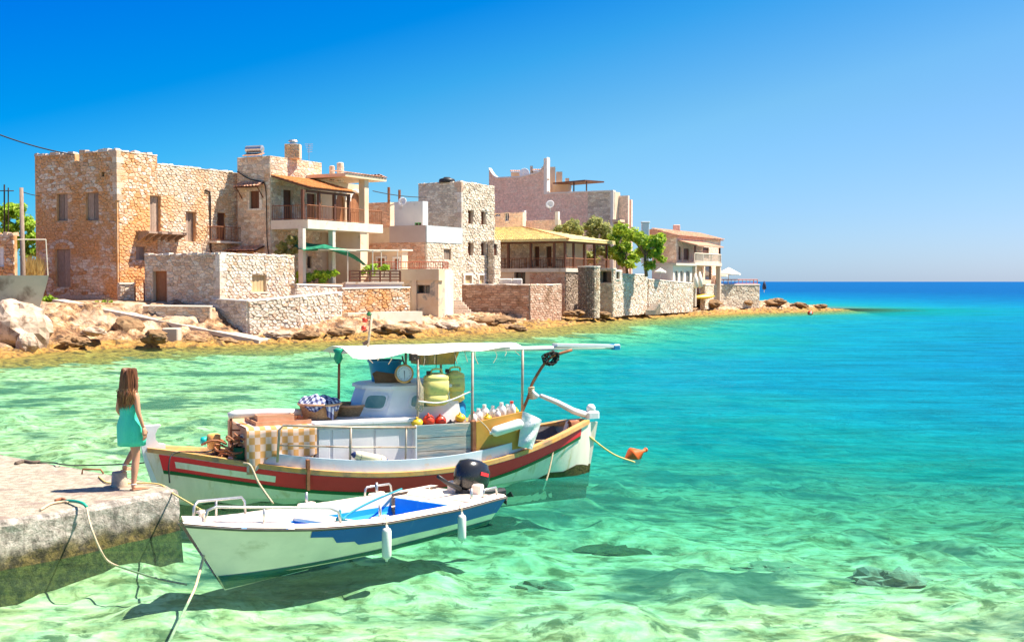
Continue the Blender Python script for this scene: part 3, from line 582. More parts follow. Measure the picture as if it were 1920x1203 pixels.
# low wall, iron gate and steps in front of it
wall_run('garden_wall', 'short stone wall stub beside the rusty iron gate', [(224, 64.2), (252, 64.6)], [ZM(3.2, 64), ZM(3.2, 64)], 1.0, .35, M['mortar_warm'], M['st_cream'], .35, .22, seed=11)
zgt = ZM(3.45, 64.8)
gt = empty('iron_gate', at(262, HZ, 64.8) * 1, 'rusty barred iron gate between wall stub and low stone outbuilding', 'gate'); gf = Face(at(252, HZ, 64.7), at(271, HZ, 65.2)); WM[gt.name] = Matrix.Translation(gt.location)
mb = MB(); mb.fb(gf, 0, .05, -.02, .02, 1.9, zgt); mb.fb(gf, gf.w - .05, gf.w, -.02, .02, 1.9, zgt); mb.fb(gf, .05, gf.w - .05, -.02, .02, zgt - .07, zgt); mb.fb(gf, .05, gf.w - .05, -.02, .02, 2.0, 2.07); mb.build('gate_frame', M['rust'], gt)
for k in range(6): u = .08 + (gf.w - .16) * k / 5; MB().tube([gf.p(u, 0, 2.0), gf.p(u, 0, zgt + .14)], .014, 5).build('bar', M['rust'], gt)
stp = empty('stone_steps', at(150, 550, 63.5), 'broken stone steps below the grey door of the roofless house', 'steps')
for k in range(3):
    f_ = h1.Lf.off(.75 - .28 * k); MB().fb(f_, .9 + .1 * k, h1.wl - .9, -.28, 0, .9, 2.15 + .16 * k).build('step', M['st_cream'], stp)
# --- low stone outbuilding
ob = Bld('stone_outbuilding', 'low flat roofed pale stone outbuilding with chestnut door and yellow shutters', 'outbuilding', 412, 62, 272, 552, 476, 1.0, M['mortar'])
ob.open('L', (287, 508, 313, 569), 'door_chest', n=3, rec=.3); ob.open('R', (472, 516, 499, 547), 'yellow', rec=.18, sill=True)
ob.body(); ob.quoins(M['st_white'], 1.9, ob.zt, .3, .42, .26)
ob.stones('L', .36, .22, M['st_cream'], u0=.05, u1=ob.wl - .1, seed=21, single=130, h=.05); ob.stones('R', .33, .22, M['st_white'], u0=.1, u1=ob.wr - .02, seed=22, single=160, h=.07)
coping(ob.root, ob.Lf, 0, ob.wl, ob.zt - .02, M['st_white'], hh=(.05, .12), seed=5); coping(ob.root, ob.Rf, .1, ob.wr, ob.zt - .02, M['st_white'], hh=(.05, .12), seed=6)
# --- terrace walls towards the water
wall_run('terrace_wall', 'low cream capped wall under the chestnut door of the outbuilding', [(268, 60.4), (394, 60.4)], [ZM(2.12, 60.4), ZM(2.08, 60.4)], .0, .4, M['mortar'], M['st_cream'], .4, .24, single=30, seed=31)
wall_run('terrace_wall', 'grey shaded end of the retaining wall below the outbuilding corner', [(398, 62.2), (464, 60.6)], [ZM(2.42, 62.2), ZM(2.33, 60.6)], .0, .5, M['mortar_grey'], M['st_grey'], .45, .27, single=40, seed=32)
wall_run('retaining_wall', 'bright white rubble retaining wall below the outbuilding and green vine', [(464.5, 60.6), (560, 63), (640, 66.5)], [ZM(2.33, 60.6), ZM(2.54, 63), ZM(2.72, 66.5)], -.1, .5, M['mortar'], M['st_white'], .36, .23, single=280, seed=33, h=.09)
wall_run('retaining_wall', 'rubble wall with a band of orange stones beside the cream boathouse', [(641, 68), (768, 71.5)], [ZM(2.92, 68), ZM(2.96, 71.5)], .6, .5, M['mortar_warm'], M['st_warm'], .34, .22, single=200, seed=35, h=.07)
wall_run('garden_wall', 'upper pale wall piece behind the white rubble retaining wall', [(555, 66), (640, 70)], [ZM(3.15, 66), ZM(3.05, 70)], 1.0, .4, M['mortar'], M['st_white'], .4, .25, seed=36)
wall_run('kerb_wall', 'pale concrete footing along the orange banded rubble wall', [(652, 66.6), (792, 70.5)], [ZM(1.62, 66.6), ZM(1.62, 70.5)], .0, .6, M['slab'], None, 1, 1, cope=False)
# --- house with balcony, brown posts and orange lean-to roof
h2 = Bld('balcony_house', 'two storey stone house with long balcony, brown posts and orange tiled porch roof', 'house', 508, 73, 447, 692, 338, 1.0, M['mortar'], ztop=ZM(9.75, 75))
zq2 = ZM(9.75, 75)
cream = M['pl_cream']
h2.open('L', (469, 358, 487, 391), 'brown', surround=(.22, M['st_white'])); f = h2.Rf
for px in ((530, 356, 547, 413), (574, 363, 591, 416)): h2.open('R', px, 'door_brown', surround=(.22, M['st_white']), n=2)
AR = [h2.open('R', px, 'door_chest', n=3, rec=.2) for px in ((630, 361, 647, 417), (657, 361, 679, 417))]
h2.open('R', (576, 480, 584, 503), 'void'); h2.open('R', (622, 436, 634, 503), 'door_brown', n=2)
h2.body()
upz = ZM(10.78, 73); ux = h2.Rf.uv(603, 320)[0]
blk = MB(); A, B_ = h2.C, h2.C + DR * ux; poly = [h2.C + DL * h2.wl, h2.C, B_, B_ + DL * h2.wl]; blk.prism([(p.x, p.y) for p in poly], zq2 + .003, upz).build('upper_block', M['mortar'], h2.root)
stonework(h2.root, h2.Lf, .05, h2.wl, 1.0, upz, h2.H['L'] + h2.sur['L'], .4, .26, M['st_cream'], seed=41, single=0, h=.035)
stonework(h2.root, h2.Rf, .05, ux, 1.0, upz, h2.H['R'] + h2.sur['R'], .4, .26, M['st_cream'], seed=42, single=0, h=.035)
for a0, a1, b0, b1 in AR:
    c, r = (a0 + a1) / 2, (a1 - a0) / 2; zs = b1 - r * .95
    for sgn in (-1, 1):
        mb = MB(); arc = [(c + sgn * r * math.cos(t), zs + r * .95 * math.sin(t)) for t in [math.pi / 2 * k / 6 for k in range(7)]]; poly = arc + [(c, b1 + .01), (c + sgn * r, b1 + .01)]
        mb.loft([[f.p(x, w_, z) for x, z in poly] for w_ in (-.19, .006)], True, True, True).build('arch_spandrel', cream, h2.root)
    for k in range(9):
        t0, t1 = math.pi * k / 9 + .015, math.pi * (k + 1) / 9 - .015; q = lambda rr, a, w_: f.p(c + rr * math.cos(a), w_, zs + rr * .97 * math.sin(a))
        MB().hexa([q(r, t1, .06), q(r, t0, .06), q(r, t0, -.1), q(r, t1, -.1), q(r + .24, t1, .06), q(r + .24, t0, .06), q(r + .24, t0, -.1), q(r + .24, t1, -.1)]).build('arch_stone', M['pl_white'], h2.root)
PW = 3.05; fo = h2.Rf.off(PW); uE = fo.uv(718, 420)[0]; zs0, zs1 = ZM(6.42, 72), ZM(6.95, 72)
MB().fb(f, .02, uE, .01, PW, zs0, zs1).build('balcony_slab', M['slab'], h2.root)
railing(h2.root, [f.p(.06, .1, zs1), f.p(.06, PW - .06, zs1), f.p(uE - .06, PW - .06, zs1), f.p(uE - .06, .3, zs1)], 0, .95, M['rust'], step=.16, r=.014, name='balcony_railing')
ur = h2.Rf.off(PW + .35).uv(667, 357)[0]; zr, ze = ZM(9.62, 73), ZM(8.78, 71.5)
mb = MB(); mb.hexa([f.p(.0, PW + .3, ze - .1), f.p(ur, PW + .3, ze - .1), f.p(ur, .06, zr - .1), f.p(.0, .06, zr - .1), f.p(0, PW + .3, ze), f.p(ur, PW + .3, ze), f.p(ur, .06, zr), f.p(0, .06, zr)]); pr = mb.build('porch_roof', M['wood_brown'], h2.root)
mb = MB(); tiles(mb, f.p(-.05, PW + .4, ze - .02), f.p(ur + .05, PW + .4, ze - .02), f.p(-.05, .06, zr + .01), f.p(ur + .05, .06, zr + .01), 34, 9, .07); mb.build('roof_tiles', M['tile_orange'], pr, kind='stuff')
for px in (570, 600, 629, 656):
    u = fo.uv(px, 380)[0]; MB().fb(f, u - .09, u + .09, PW - .2, PW - .02, zs1, ze - .12).build('porch_post', M['wood_brown'], h2.root)
MB().fb(f, .02, ur - .05, PW - .17, PW - .05, ze - .28, ze - .122).build('porch_beam', M['wood_brown'], h2.root)
u0 = fo.uv(642, 345)[0]; MB().fb(f, u0, uE + .1, -.1, PW + .25, zq2 + .01, zq2 + .24).build('roof_slab', cream, h2.root)
mb = MB(); tiles(mb, f.p(u0, PW + .32, zq2 + .245), f.p(uE + .15, PW + .32, zq2 + .245), f.p(u0, PW - 1.0, zq2 + .42), f.p(uE + .15, PW - 1.0, zq2 + .42), 14, 3, .06); tiles(mb, f.p(uE + .18, PW + .3, zq2 + .245), f.p(uE + .18, -.1, zq2 + .245), f.p(uE - .8, PW + .3, zq2 + .42), f.p(uE - .8, -.1, zq2 + .42), 12, 3, .06); mb.build('roof_edge_tiles', M['tile_red'], h2.root, kind='stuff')
u1 = fo.uv(684, 380)[0]; MB().fb(f, u1, u1 + .5, PW - .5, PW - .02, zs1, zq2 + .008).build('pillar', cream, h2.root)
for px in (572, 628): u = fo.uv(px, 460)[0]; MB().fb(f, u - .16, u + .16, PW - .42, PW - .06, 1.4, zs0 - .003).build('ground_post', M['slab'], h2.root)
u = fo.uv(683, 460)[0]; MB().fb(f, u - .35, u + .45, PW - 2.6, PW - .08, 1.4, zs0 - .003).build('end_wall', cream, h2.root)
# chimneys, antenna, heater, awnings, cable
ch_ = Face(at(535, HZ, 75.4), at(563, HZ, 75.4)); zc = at(550, 270, 75.4).z; cr_ = MB().fb(ch_, 0, ch_.w, -.8, 0, upz - .02, zc).build('chimney', M['pl_cream'], h2.root)
stonework(cr_, ch_, 0, ch_.w, upz, zc, [], .3, .2, M['st_cream'], seed=44, h=.04); mb = MB(); mb.lathe(ch_.p(ch_.w / 2, -.4, zc), [(.3, .0), (.3, .06), (.22, .06), (.22, .2), (.34, .2), (.28, .3), (.05, .34)], 12); mb.build('chimney_cap', M['steel'], cr_)
for x0, x1, y0, Y in ((632, 646, 306, 80), (618, 629, 312, 79)):
    p = at((x0 + x1) / 2, HZ, Y); r = (x1 - x0) / 2 / F * Y; MB().lathe((p.x, p.y, zq2 - .1), [(r, 0), (r, at(0, y0, Y).z - zq2 + .1), (r * .6, at(0, y0, Y).z - zq2 + .15)], 10).build('chimney', M['st_cream'], h2.root)
def antenna(parent, p, h, top=None, own=None, n=5, s=1.0):
    mb = MB(); p = Vector(p); mb.tube([p, p + Vector((0, 0, h))], .025 * s, 5)
    for k in range(n): z = h - .12 * k * s; y = .28 * s * (1 - .1 * k); mb.tube([p + Vector((-y, .1 * k * s, z)), p + Vector((y, .1 * k * s, z))], .012 * s, 4)
    mb.tube([p + Vector((0, -.05, h - .05)), p + Vector((0, .5 * s, h - .05))], .014 * s, 4)
    return mb.build('antenna', M['steel'], parent) if parent else mb.build('antenna', M['steel'], None, label=own, cat='antenna')
antenna(h2.root, ch_.p(ch_.w + .55, -.5, upz - .05), 1.05); antenna(h2.root, at(640, HZ, 80) + Vector((0, 0, zq2 + .3 - CAMZ)), .6, n=3)
ht = empty('solar_water_heater', at(479, 296, 74.2), 'silver solar water heater tank on the flat roof of the balcony house', 'water heater'); hf = Face(at(462, HZ, 74.3), at(496, HZ, 73.6)); WM[ht.name] = Matrix.Translation(ht.location)
hz = upz + .3; MB().tube([hf.p(.05, 0, hz + .2), hf.p(.1, 0, hz + .2), hf.p(hf.w - .1, 0, hz + .2), hf.p(hf.w - .05, 0, hz + .2)], [.1, .24, .24, .1], 14).build('tank', M['steel'], ht); MB().hexa([hf.p(.05, .5, upz + .04), hf.p(hf.w, .5, upz + .04), hf.p(hf.w, .42, upz), hf.p(.05, .42, upz), hf.p(.05, -.05, hz - .05), hf.p(hf.w, -.05, hz - .05), hf.p(hf.w, -.13, hz - .1), hf.p(.05, -.13, hz - .1)]).build('solar_panel', M['tile_red'], ht)
mb = MB()
for u in (.15, hf.w - .15): mb.tube([hf.p(u, 0, upz), hf.p(u, 0, hz)], .03, 5)
mb.build('stand', M['steel'], ht)
fl_ = h2.Lf
def awning(px0, px1, y0, y1, depth=.7):
    a0 = fl_.uv(px0, y1)[0]; a1 = fl_.uv(px1, y1)[0]; zr_ = fl_.uv(px0, y0)[1]; zl = zr_ - .35; mb = MB(); mb.hexa([fl_.p(a0, depth, zl - .05), fl_.p(a1, depth, zl - .05), fl_.p(a1, .0, zr_ - .05), fl_.p(a0, .0, zr_ - .05), fl_.p(a0, depth, zl), fl_.p(a1, depth, zl), fl_.p(a1, .0, zr_), fl_.p(a0, .0, zr_)])
    o = mb.build('awning', M['wood_brown'], h2.root); mb = MB(); tiles(mb, fl_.p(a0, depth + .05, zl + .01), fl_.p(a1, depth + .05, zl + .01), fl_.p(a0, .05, zr_ + .01), fl_.p(a1, .05, zr_ + .01), 8, 3, .06); mb.build('awning_tiles', M['tile_red'], o, kind='stuff')
    for u in (a0 + .15, a1 - .15): MB().tube([fl_.p(u, .04, zl - .7), fl_.p(u, depth - .1, zl - .03)], .04, 5).build('bracket', M['wood_brown'], o)
awning(451, 497, 343, 356); awning(440, 497, 462, 476, 1.0)
mb = MB(); P = [fl_.p(.1, .12, fl_.uv(447, 322)[1])] + [fl_.p(*((lambda q: (q[0], .12, q[1]))(fl_.uv(x, y)))) for x, y in ((470, 336), (492, 341), (500, 352), (502, 400), (503, 450), (507, 485))]; mb.tube(cr(P, 5), .035, 5); mb.build('cable', M['cable'], h2.root)
# --- terrace with pergola, net and plants in front
tf = Face(at(583, HZ, 70.5), at(752, HZ, 74.5)); zt1 = ZM(3.3, 72)
tw = empty('terrace', (tf.A.x, tf.A.y, 1.2), 'cream plastered terrace with dark timber railing in front of the balcony house', 'terrace')
MB().fb(tf, 0, tf.w * .36, -3.2, 0, 1.2, zt1 - .1).build('terrace_base', M['pl_cream'], tw); MB().fb(tf, tf.w * .36 + .002, tf.w, -3.2, .12, 1.2, zt1 - .12).build('terrace_base', M['pl_white'], tw); MB().fb(tf, tf.w * .36, tf.w + .1, -.3, .2, zt1 - .118, zt1).build('coping', M['slab'], tw)
for k in range(6):
    u = tf.w * (.42 + .57 * k / 5); MB().fb(tf, u - .05, u + .05, -.06, .04, zt1, zt1 + .75).build('railing_post', M['wood_brown'], tw)
for z in (.08, .28, .48, .68): MB().fb(tf, tf.w * .42, tf.w * .99, -.035, .025, zt1 + z, zt1 + z + .09).build('rail_board', M['wood_brown'], tw)
pg = empty('pergola', tf.p(tf.w * .42, -1, zt1), 'bare pipe pergola frame over the terrace with dark railing', 'pergola'); WM[pg.name] = Matrix.Translation(pg.location); zpg = at(700, 469, 73).z
for uu, ww in ((.42, -.3), (.7, -.3), (.985, -.3), (.42, -2.6), (.985, -2.6)): MB().tube([tf.p(tf.w * uu, ww, zt1 - .1), tf.p(tf.w * uu, ww, zpg)], .04, 6).build('post', M['slab'], pg)
for uu in ((.1, -.3, 1.0, -.3), (.1, -2.6, 1.0, -2.6), (.42, -.3, .42, -2.6), (.7, -.3, .7, -2.6), (.985, -.3, .985, -2.6)): MB().tube([tf.p(tf.w * uu[0], uu[1], zpg), tf.p(tf.w * uu[2], uu[3], zpg)], .05, 6).build('beam', M['slab'], pg)
nx_, ny_ = 26, 10; v = []; fc = []
for i in range(nx_ + 1):
    for j in range(ny_ + 1):
        s_ = i / nx_; t = j / ny_; u = tf.w * (-.04 + .66 * s_); x = -2.9 + 2.75 * t; e = max(0, (s_ - .55) / .45); z = zpg + .62 * (1 - t) * (1 - s_ * .5) - 1.0 * e ** 1.5 * (.25 + .75 * t) - .22 * math.sin(math.pi * t) + .05 * math.sin(13 * s_ + 4 * t) + .05 * math.sin(19 * t + 8 * s_)
        v.append(tf.p(u, x, z))
for i in range(nx_):
    for j in range(ny_): a = i * (ny_ + 1) + j; fc.append((a, a + 1, a + ny_ + 2, a + ny_ + 1))
MB().mesh(v, fc).build('shade_net', M['green_net'], None, smooth=True, label='torn green shade net sagging from the pergola pipes below the balcony', cat='shade net')
# --- cream boathouse block with red railing
bh = Bld('boathouse', 'cream plastered boathouse block with dark openings and red railed roof terrace', 'boathouse', 822, 75, 751, 834, 505, .2, M['pl_worn'])
bh.open('L', (779, 534, 806, 550), 'glass', frame=M['wood_old'], rec=.4); bh.open('L', (758, 535, 770, 556), 'void', rec=.8); bh.body()
MB().fb(bh.Lf, -.1, bh.wl + .12, -.5, .14, bh.zt - .75, bh.zt + .03).build('roof_fascia', M['pl_cream'], bh.root)
MB().fb(bh.Lf, 1.0, 1.35, .0, .12, .2, bh.zt - .752).build('pilaster', M['pl_cream'], bh.root); MB().fb(bh.Lf, bh.wl * .42, bh.wl * .95, -.05, .5, .0, .95).build('footing', M['concrete'], bh.root)
rl = empty('roof_railing', bh.Lf.p(0, 0, bh.zt), 'red painted railing along the boathouse roof terrace', 'railing'); WM[rl.name] = Matrix.Translation(rl.location)
q0, q1 = at(700, HZ, 78.5), at(830, HZ, 76.5); railing(rl, [Vector((q0.x, q0.y, bh.zt + .03)), Vector((q1.x, q1.y, bh.zt + .03)), Vector((q1.x + .3, q1.y + 1.5, bh.zt + .03))], 0, .5, M['rail_red'], step=.17, r=.016, name='balusters')
MB().prism([(q0.x - .3, q0.y - .2), (bh.Lf.p(0, -.5, 0).x, bh.Lf.p(0, -.5, 0).y), (bh.Lf.p(bh.wl, -.5, 0).x, bh.Lf.p(bh.wl, -.5, 0).y), (q1.x + .6, q1.y + 3), (q0.x, q0.y + 5)], 1.0, bh.zt - .01).build('terrace_deck', M['slab'], rl)
lt = Bld('garden_shed', 'small cream lean-to with two brown doors behind the red railing', 'shed', 754, 81, 690, 765, 470, 2.5, M['pl_cream'])
for px in ((708, 484, 722, 507), (740, 485, 749, 507)): lt.open('L', px, 'door_chest', n=2, surround=(.14, M['pl_white']))
lt.body(); MB().fb(lt.Lf, -.2, lt.wl + .15, -1.2, .25, lt.zt + .004, lt.zt + .1).build('roof_slab', M['slab'], lt.root)
# --- red rubble house and plaster house behind
rb = Bld('rubble_house', 'flat roofed reddish rubble house with mauve rendered parapet', 'house', 799, 85, 690, 866, 425, 1.5, M['mortar'])
rb.open('R', (832, 467, 845, 487), 'shutter', rec=.15); rb.open('R', (819, 525, 828, 535), 'void'); rb.body(); zz_ = rb.Lf.uv(790, 454)[1]; a0 = rb.Lf.uv(731, 440)[0]
MB().fb(rb.Lf, a0, rb.wl - .003, -.01, .06, zz_, rb.zt + .12).build('parapet_render', M['pl_mauve'], rb.root); MB().fb(rb.Rf, 0, rb.wr, -.01, .07, zz_, rb.zt + .1).build('parapet_render', M['pl_blue'], rb.root)
rb.stones('L', .42, .28, M['st_red'], seed=51, z1=zz_, u0=.02, u1=rb.wl - .05, h=.04); rb.stones('R', .38, .26, M['st_grey'], seed=52, z1=zz_, u0=.05, u1=rb.wr - .05, h=.05)
rw = Bld('rubble_annex', 'narrow red rubble block behind the right end of the balcony', 'house', 732, 88.5, 690, 740, 379, 3.0, M['mortar']); rw.body(); rw.stones('L', .42, .28, M['st_red'], seed=53, h=.04, u0=.02, u1=rw.wl - .05)
bl = Bld('plaster_house', 'blue grey plastered house with small green framed window beside the tower', 'house', 793, 91.5, 730, 803, 377, 3.0, M['pl_blue']); bl.open('L', (777, 417, 790, 430), 'glass', frame=mat('green_frame', (.10, .38, .14), rough=.5)); bl.body()
for x, y0, y1, Y in ((729, 351, 378, 88), (749, 356, 378, 91)):
    p = at(x, y1 + 4, Y); MB().tube([p, at(x, y0, Y)], .11, 6).build('roof_pole', M['rust'], None, label={729: 'rusty pole on the corner of the red rubble annex roof', 749: 'rusty pole standing behind the dish on the blue grey house'}[x], cat='pole')
def dish(px, py, Y, r, label, d=(-.3, -.9, .35)):
    p = at(px, py, Y); root = empty('satellite_dish', p, label, 'satellite dish'); d = Vector(d).normalized()
    MB().lathe(p, [(.02, -.12 * r * 2), (r * .5, -.07 * r * 2), (r, 0), (r * .97, .01), (r * .5, -.05 * r * 2), (.02, -.1 * r * 2)], 18, d).build('reflector', M['white'], root, smooth=True); MB().tube([p - Vector((0, 0, r)), p + d * r * .9], .02, 5).build('feed_arm', M['steel'], root); MB().tube([p - d * .2 * r, p - d * .3 * r + Vector((0, 0, -r * 1.6))], .035, 6).build('mast', M['steel'], root)
dish(754, 378, 90.5, .36, 'white satellite dish on the blue grey plastered house')
# --- stone tower
tw_ = Bld('stone_tower', 'tall square grey stone tower house with narrow dark windows', 'tower house', 865, 96, 785, 927, 341, 1.5, M['mortar_grey'])
for px in ((877, 395, 887, 420), (901, 397, 911, 421), (877, 455, 887, 479), (901, 455, 911, 479)): tw_.open('R', px, 'brown', rec=.3)
for px in ((871, 516, 884, 531), (898, 516, 907, 531)): tw_.open('R', px, 'yellow', surround=(.2, M['pl_white']))
tw_.open('L', (843, 515, 857, 552), 'door', surround=(.2, M['pl_white']), n=3); tw_.body(); tw_.quoins(M['st_white'], 4.0, tw_.zt, .4, .6, .34)
tw_.stones('L', .36, .23, M['st_grey'], seed=61, u0=.1, u1=tw_.wl - .1, h=.04); tw_.stones('R', .38, .27, M['st_grey'], seed=62, u0=.1, u1=tw_.wr - .05, h=.09)
coping(tw_.root, tw_.Lf, 0, tw_.wl, tw_.zt - .02, M['st_white'], hh=(.03, .12), seed=7); coping(tw_.root, tw_.Rf, .1, tw_.wr, tw_.zt - .02, M['st_white'], hh=(.03, .12), seed=8)
ta = Bld('tower_annex', 'narrow lower stone annex against the right side of the tower', 'house', 926, 100.6, 915, 938, 450, 1.5, M['mortar_grey']); ta.open('R', (924 + 2, 458, 932, 479), 'brown'); ta.body(); ta.stones('L', .36, .26, M['st_grey'], seed=64, h=.06); ta.stones('R', .36, .26, M['st_grey'], seed=63, h=.06)
p = at(838, 341, 97.5); MB().lathe((p.x, p.y, tw_.zt), [(.62, 0), (.66, .15), (.6, .3), (.3, .38), (.25, .45), (.02, .46)], 16).build('water_tank', M['black'], None, smooth=True, label='squat black water tank on top of the stone tower', cat='water tank')
# steps down to the rocks
st = empty('quay_steps', at(865, 575, 88), 'pale stone steps descending beside the brown quay wall', 'steps')
for k in range(9):
    a = at(846 + 4.2 * k, 553 + 4.6 * k, 90.5 - .55 * k); MB().box(a.x - 1.0, a.x + .45, a.y - .2, a.y + .9, a.z - .9, a.z).build('step', M['st_white'], st)
# --- quay bastion
qy = Bld('quay', 'brown block masonry quay jutting out on the rocks before the yellow roofed taverna', 'quay', 993, 91, 861, 1053, 534, -.4, M['mortar_dark'])
qy.body(); qy.stones('L', .62, .26, M['st_quay'], seed=71, single=170, h=.05, jit=.45, u0=.05, u1=qy.wl - .04); qy.stones('R', .5, .24, M['st_quay'], seed=72, single=110, h=.05, jit=.55, u0=.05, u1=qy.wr - .04)
coping(qy.root, qy.Lf, 0, qy.wl, qy.zt - .01, M['st_white'], hh=(.06, .1), sz=.9, seed=9); coping(qy.root, qy.Rf, .1, qy.wr, qy.zt - .01, M['st_white'], hh=(.06, .1), sz=.9, seed=10)
for k, (px, w_) in enumerate(((948, .55), (970, .4))): p = at(px, 530, 94.5); MB().bbox(p.x - w_, p.x + w_, p.y - .4, p.y + .4, qy.zt - .02, qy.zt + .5, .08).build('stone_block', M['st_white'], None, label=['rounded pale stone block on the quay, the left of two', 'smaller pale stone block on the quay, the right of two'][k], cat='stone block', group='blocks on the quay')
# --- taverna with yellow hipped roof
pv = Bld('taverna', 'open sided taverna with yellow hipped tile roof on brown posts above a stone base', 'taverna', 1060, 103, 912, 1144, 503, .3, M['pl_cream'])
C = pv.C; zf = pv.zt; pv.open('L', (964, 510, 985, 532), 'glass', frame=M['wood_brown'], rec=.4); pv.body()
a1 = pv.Lf.uv(993, 520)[0]; stonework(pv.root, pv.Lf, a1, pv.wl, .3, zf - .35, [], .36, .24, M['st_red'], seed=81, h=.05); pv.stones('R', .34, .24, M['st_dark'], seed=82, h=.07, z1=zf - .35)
MB().fb(pv.Lf, 0, pv.wl + .12, -.4, .14, zf - .3, zf + .02).build('floor_slab', M['slab'], pv.root); MB().fb(pv.Rf, .0, pv.wr, -.4, .13, zf - .3, zf + .015).build('floor_slab', M['slab'], pv.root)
zE = pv.Lf.uv(1059, 451)[1] + .06; zA = 8.15; V3 = lambda p, z: Vector((p.x, p.y, z)); e = .5
c0 = C - DL * e - DR * e; cl = C + DL * 12.6 - DR * e; crr = C + DR * pv.wr - DL * e; cb = C + DR * pv.wr + DL * 12.6; ap = C + DL * 6.6 + DR * 4.6; ap2 = C + DL * 12.4 + DR * 4.6
mb = MB(); d_ = Vector((0, 0, .1))
for poly in ([V3(c0, zE), V3(cl, zE), V3(ap2, zA), V3(ap, zA)], [V3(crr, zE), V3(c0, zE), V3(ap, zA)], [V3(cb, zE), V3(crr, zE), V3(ap, zA), V3(ap2, zA)]):
    mb.loft([[p - d_ for p in poly], poly], True, True, True)
rf = mb.build('roof', M['tile_yellow'], pv.root)
mb = MB(); tiles(mb, V3(cl, zE + .01), V3(c0, zE + .01), V3(ap2, zA + .01), V3(ap, zA + .01), 52, 14, .08); tiles(mb, V3(c0, zE + .01), V3(crr, zE + .01), V3(ap, zA + .01), V3(ap + DR * .1, zA + .01), 40, 14, .08); mb.build('roof_tiles', M['tile_yellow'], rf, kind='stuff')
hp = MB(); n_ = 22
for k in range(n_): a, b = V3(c0, zE).lerp(V3(ap, zA), k / n_), V3(c0, zE).lerp(V3(ap, zA), (k + 1.15) / n_); hp.tube([a + Vector((0, 0, .06)), b + Vector((0, 0, .05))], [.12, .09], 6)
hp.build('hip_tiles', M['tile_orange'], rf, kind='stuff')
for px, k in ((952, 'L'), (994, 'L'), (1038, 'L'), (1059, 'L'), (1078, 'R'), (1098, 'R'), (1117, 'R'), (1140, 'R')):
    f = pv.f(k); u = f.uv(px, 480)[0]; u = min(max(u, .1), f.w - .1); MB().fb(f, u - .09, u + .09, -.22, -.04, zf + .02, zE - .1).build('post', M['wood_brown'], pv.root)
for f in (pv.Lf, pv.Rf): MB().fb(f, .05, f.w - .05, -.2, -.06, zE - .25, zE - .102).build('eave_beam', M['wood_brown'], pv.root)
railing(pv.root, [pv.Lf.p(pv.Lf.uv(938, 490)[0], -.1, zf + .02), pv.Lf.p(pv.wl - .1, -.1, zf + .02), pv.Rf.p(pv.wr - .1, -.1, zf + .02)], 0, .85, M['rust'], step=.22, r=.016, name='terrace_railing')
inn = Face(C + DL * 12.5 + DR * 4.2, C + DL * 1.8 + DR * 4.2); hol = [inn.rect(1002, 462, 1011, 499), inn.rect(1024, 462, 1034, 499)]; mb = MB(); holed(mb, inn, 0, inn.w, zf, zE + .3, hol, .3); mb.quad(inn.p(inn.w, 0, zf), inn.p(inn.w, -4, zf), inn.p(inn.w, -4, zE + .3), inn.p(inn.w, 0, zE + .3)); iw = mb.build('inner_wall', M['mortar'], pv.root)
stonework(iw, inn, .05, inn.w, zf, zE + .2, hol, .4, .26, M['st_grey'], seed=85, h=.04)
for a0, a1, b0, b1 in hol: mb = MB(); planks(mb, inn, a0, a1, b0, b1, -.28, -.2, 2); mb.build('door', M['wood_brown'], pv.root)
def small_table(p, label):
    r = empty('table', p, label, 'table', 'taverna tables'); MB().box(p.x - .4, p.x + .4, p.y - .4, p.y + .4, p.z + .72, p.z + .76).build('tabletop', M['wood_brown'], r)
    for sx_ in (-.34, .34):
        for sy in (-.34, .34): MB().box(p.x + sx_ - .025, p.x + sx_ + .025, p.y + sy - .025, p.y + sy + .025, p.z, p.z + .718).build('leg', M['wood_brown'], r)
def small_chair(p, a, label):
    r = empty('chair', p, label, 'chair', 'taverna chairs', rz=a); mm = M['wood_brown']; q = lambda mb, n: mb.build(n, mm, r)
    def loc(n, *b): o = MB().box(*b).build(n, mm); o.parent = r; return o
    loc('seat', -.22, .22, -.22, .22, .43, .47); loc('backrest', -.22, .22, .19, .22, .62, .92)
    for sx_ in (-.2, .2): loc('leg', sx_ - .02, sx_ + .02, -.2, -.16, 0, .428); loc('leg', sx_ - .02, sx_ + .02, .175, .215, 0, .95)
ORD = ['nearest the front corner post', 'second from the front corner post', 'third from the front corner post', 'farthest from the front corner post']
for k in range(4):
    p = V3(C + DL * (1.6 + 2.1 * k) + DR * 2.0, zf + .02); small_table(p, 'dark wooden table on the taverna terrace, ' + ORD[k])
    for s_ in (-.75, .75): small_chair(p + Vector((s_, .1, 0)), math.pi / 2 * (-1 if s_ > 0 else 1), ('dark chair on the %s of the taverna table ' % ('right' if s_ > 0 else 'left')) + ORD[k])
# --- round bastion and sea walls
p = at(1104, HZ, 101); ra = .86; rd = empty('round_bastion', (p.x, p.y, .3), 'round rough stone bastion between quay and taverna wall', 'bastion'); z1_ = at(0, 501, 100).z
MB().lathe((p.x, p.y, .3), [(ra, 0), (ra, z1_ - .3)], 20).build('core', M['mortar_dark'], rd)
for k in range(14):
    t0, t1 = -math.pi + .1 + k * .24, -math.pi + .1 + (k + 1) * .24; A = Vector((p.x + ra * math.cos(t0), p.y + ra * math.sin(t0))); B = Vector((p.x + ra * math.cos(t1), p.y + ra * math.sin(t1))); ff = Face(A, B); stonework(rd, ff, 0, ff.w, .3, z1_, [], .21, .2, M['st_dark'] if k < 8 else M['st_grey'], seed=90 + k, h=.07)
MB().lathe((p.x, p.y, z1_), [(ra + .1, 0), (ra + .1, .12), (.1, .14)], 16).build('coping', M['st_white'], rd)
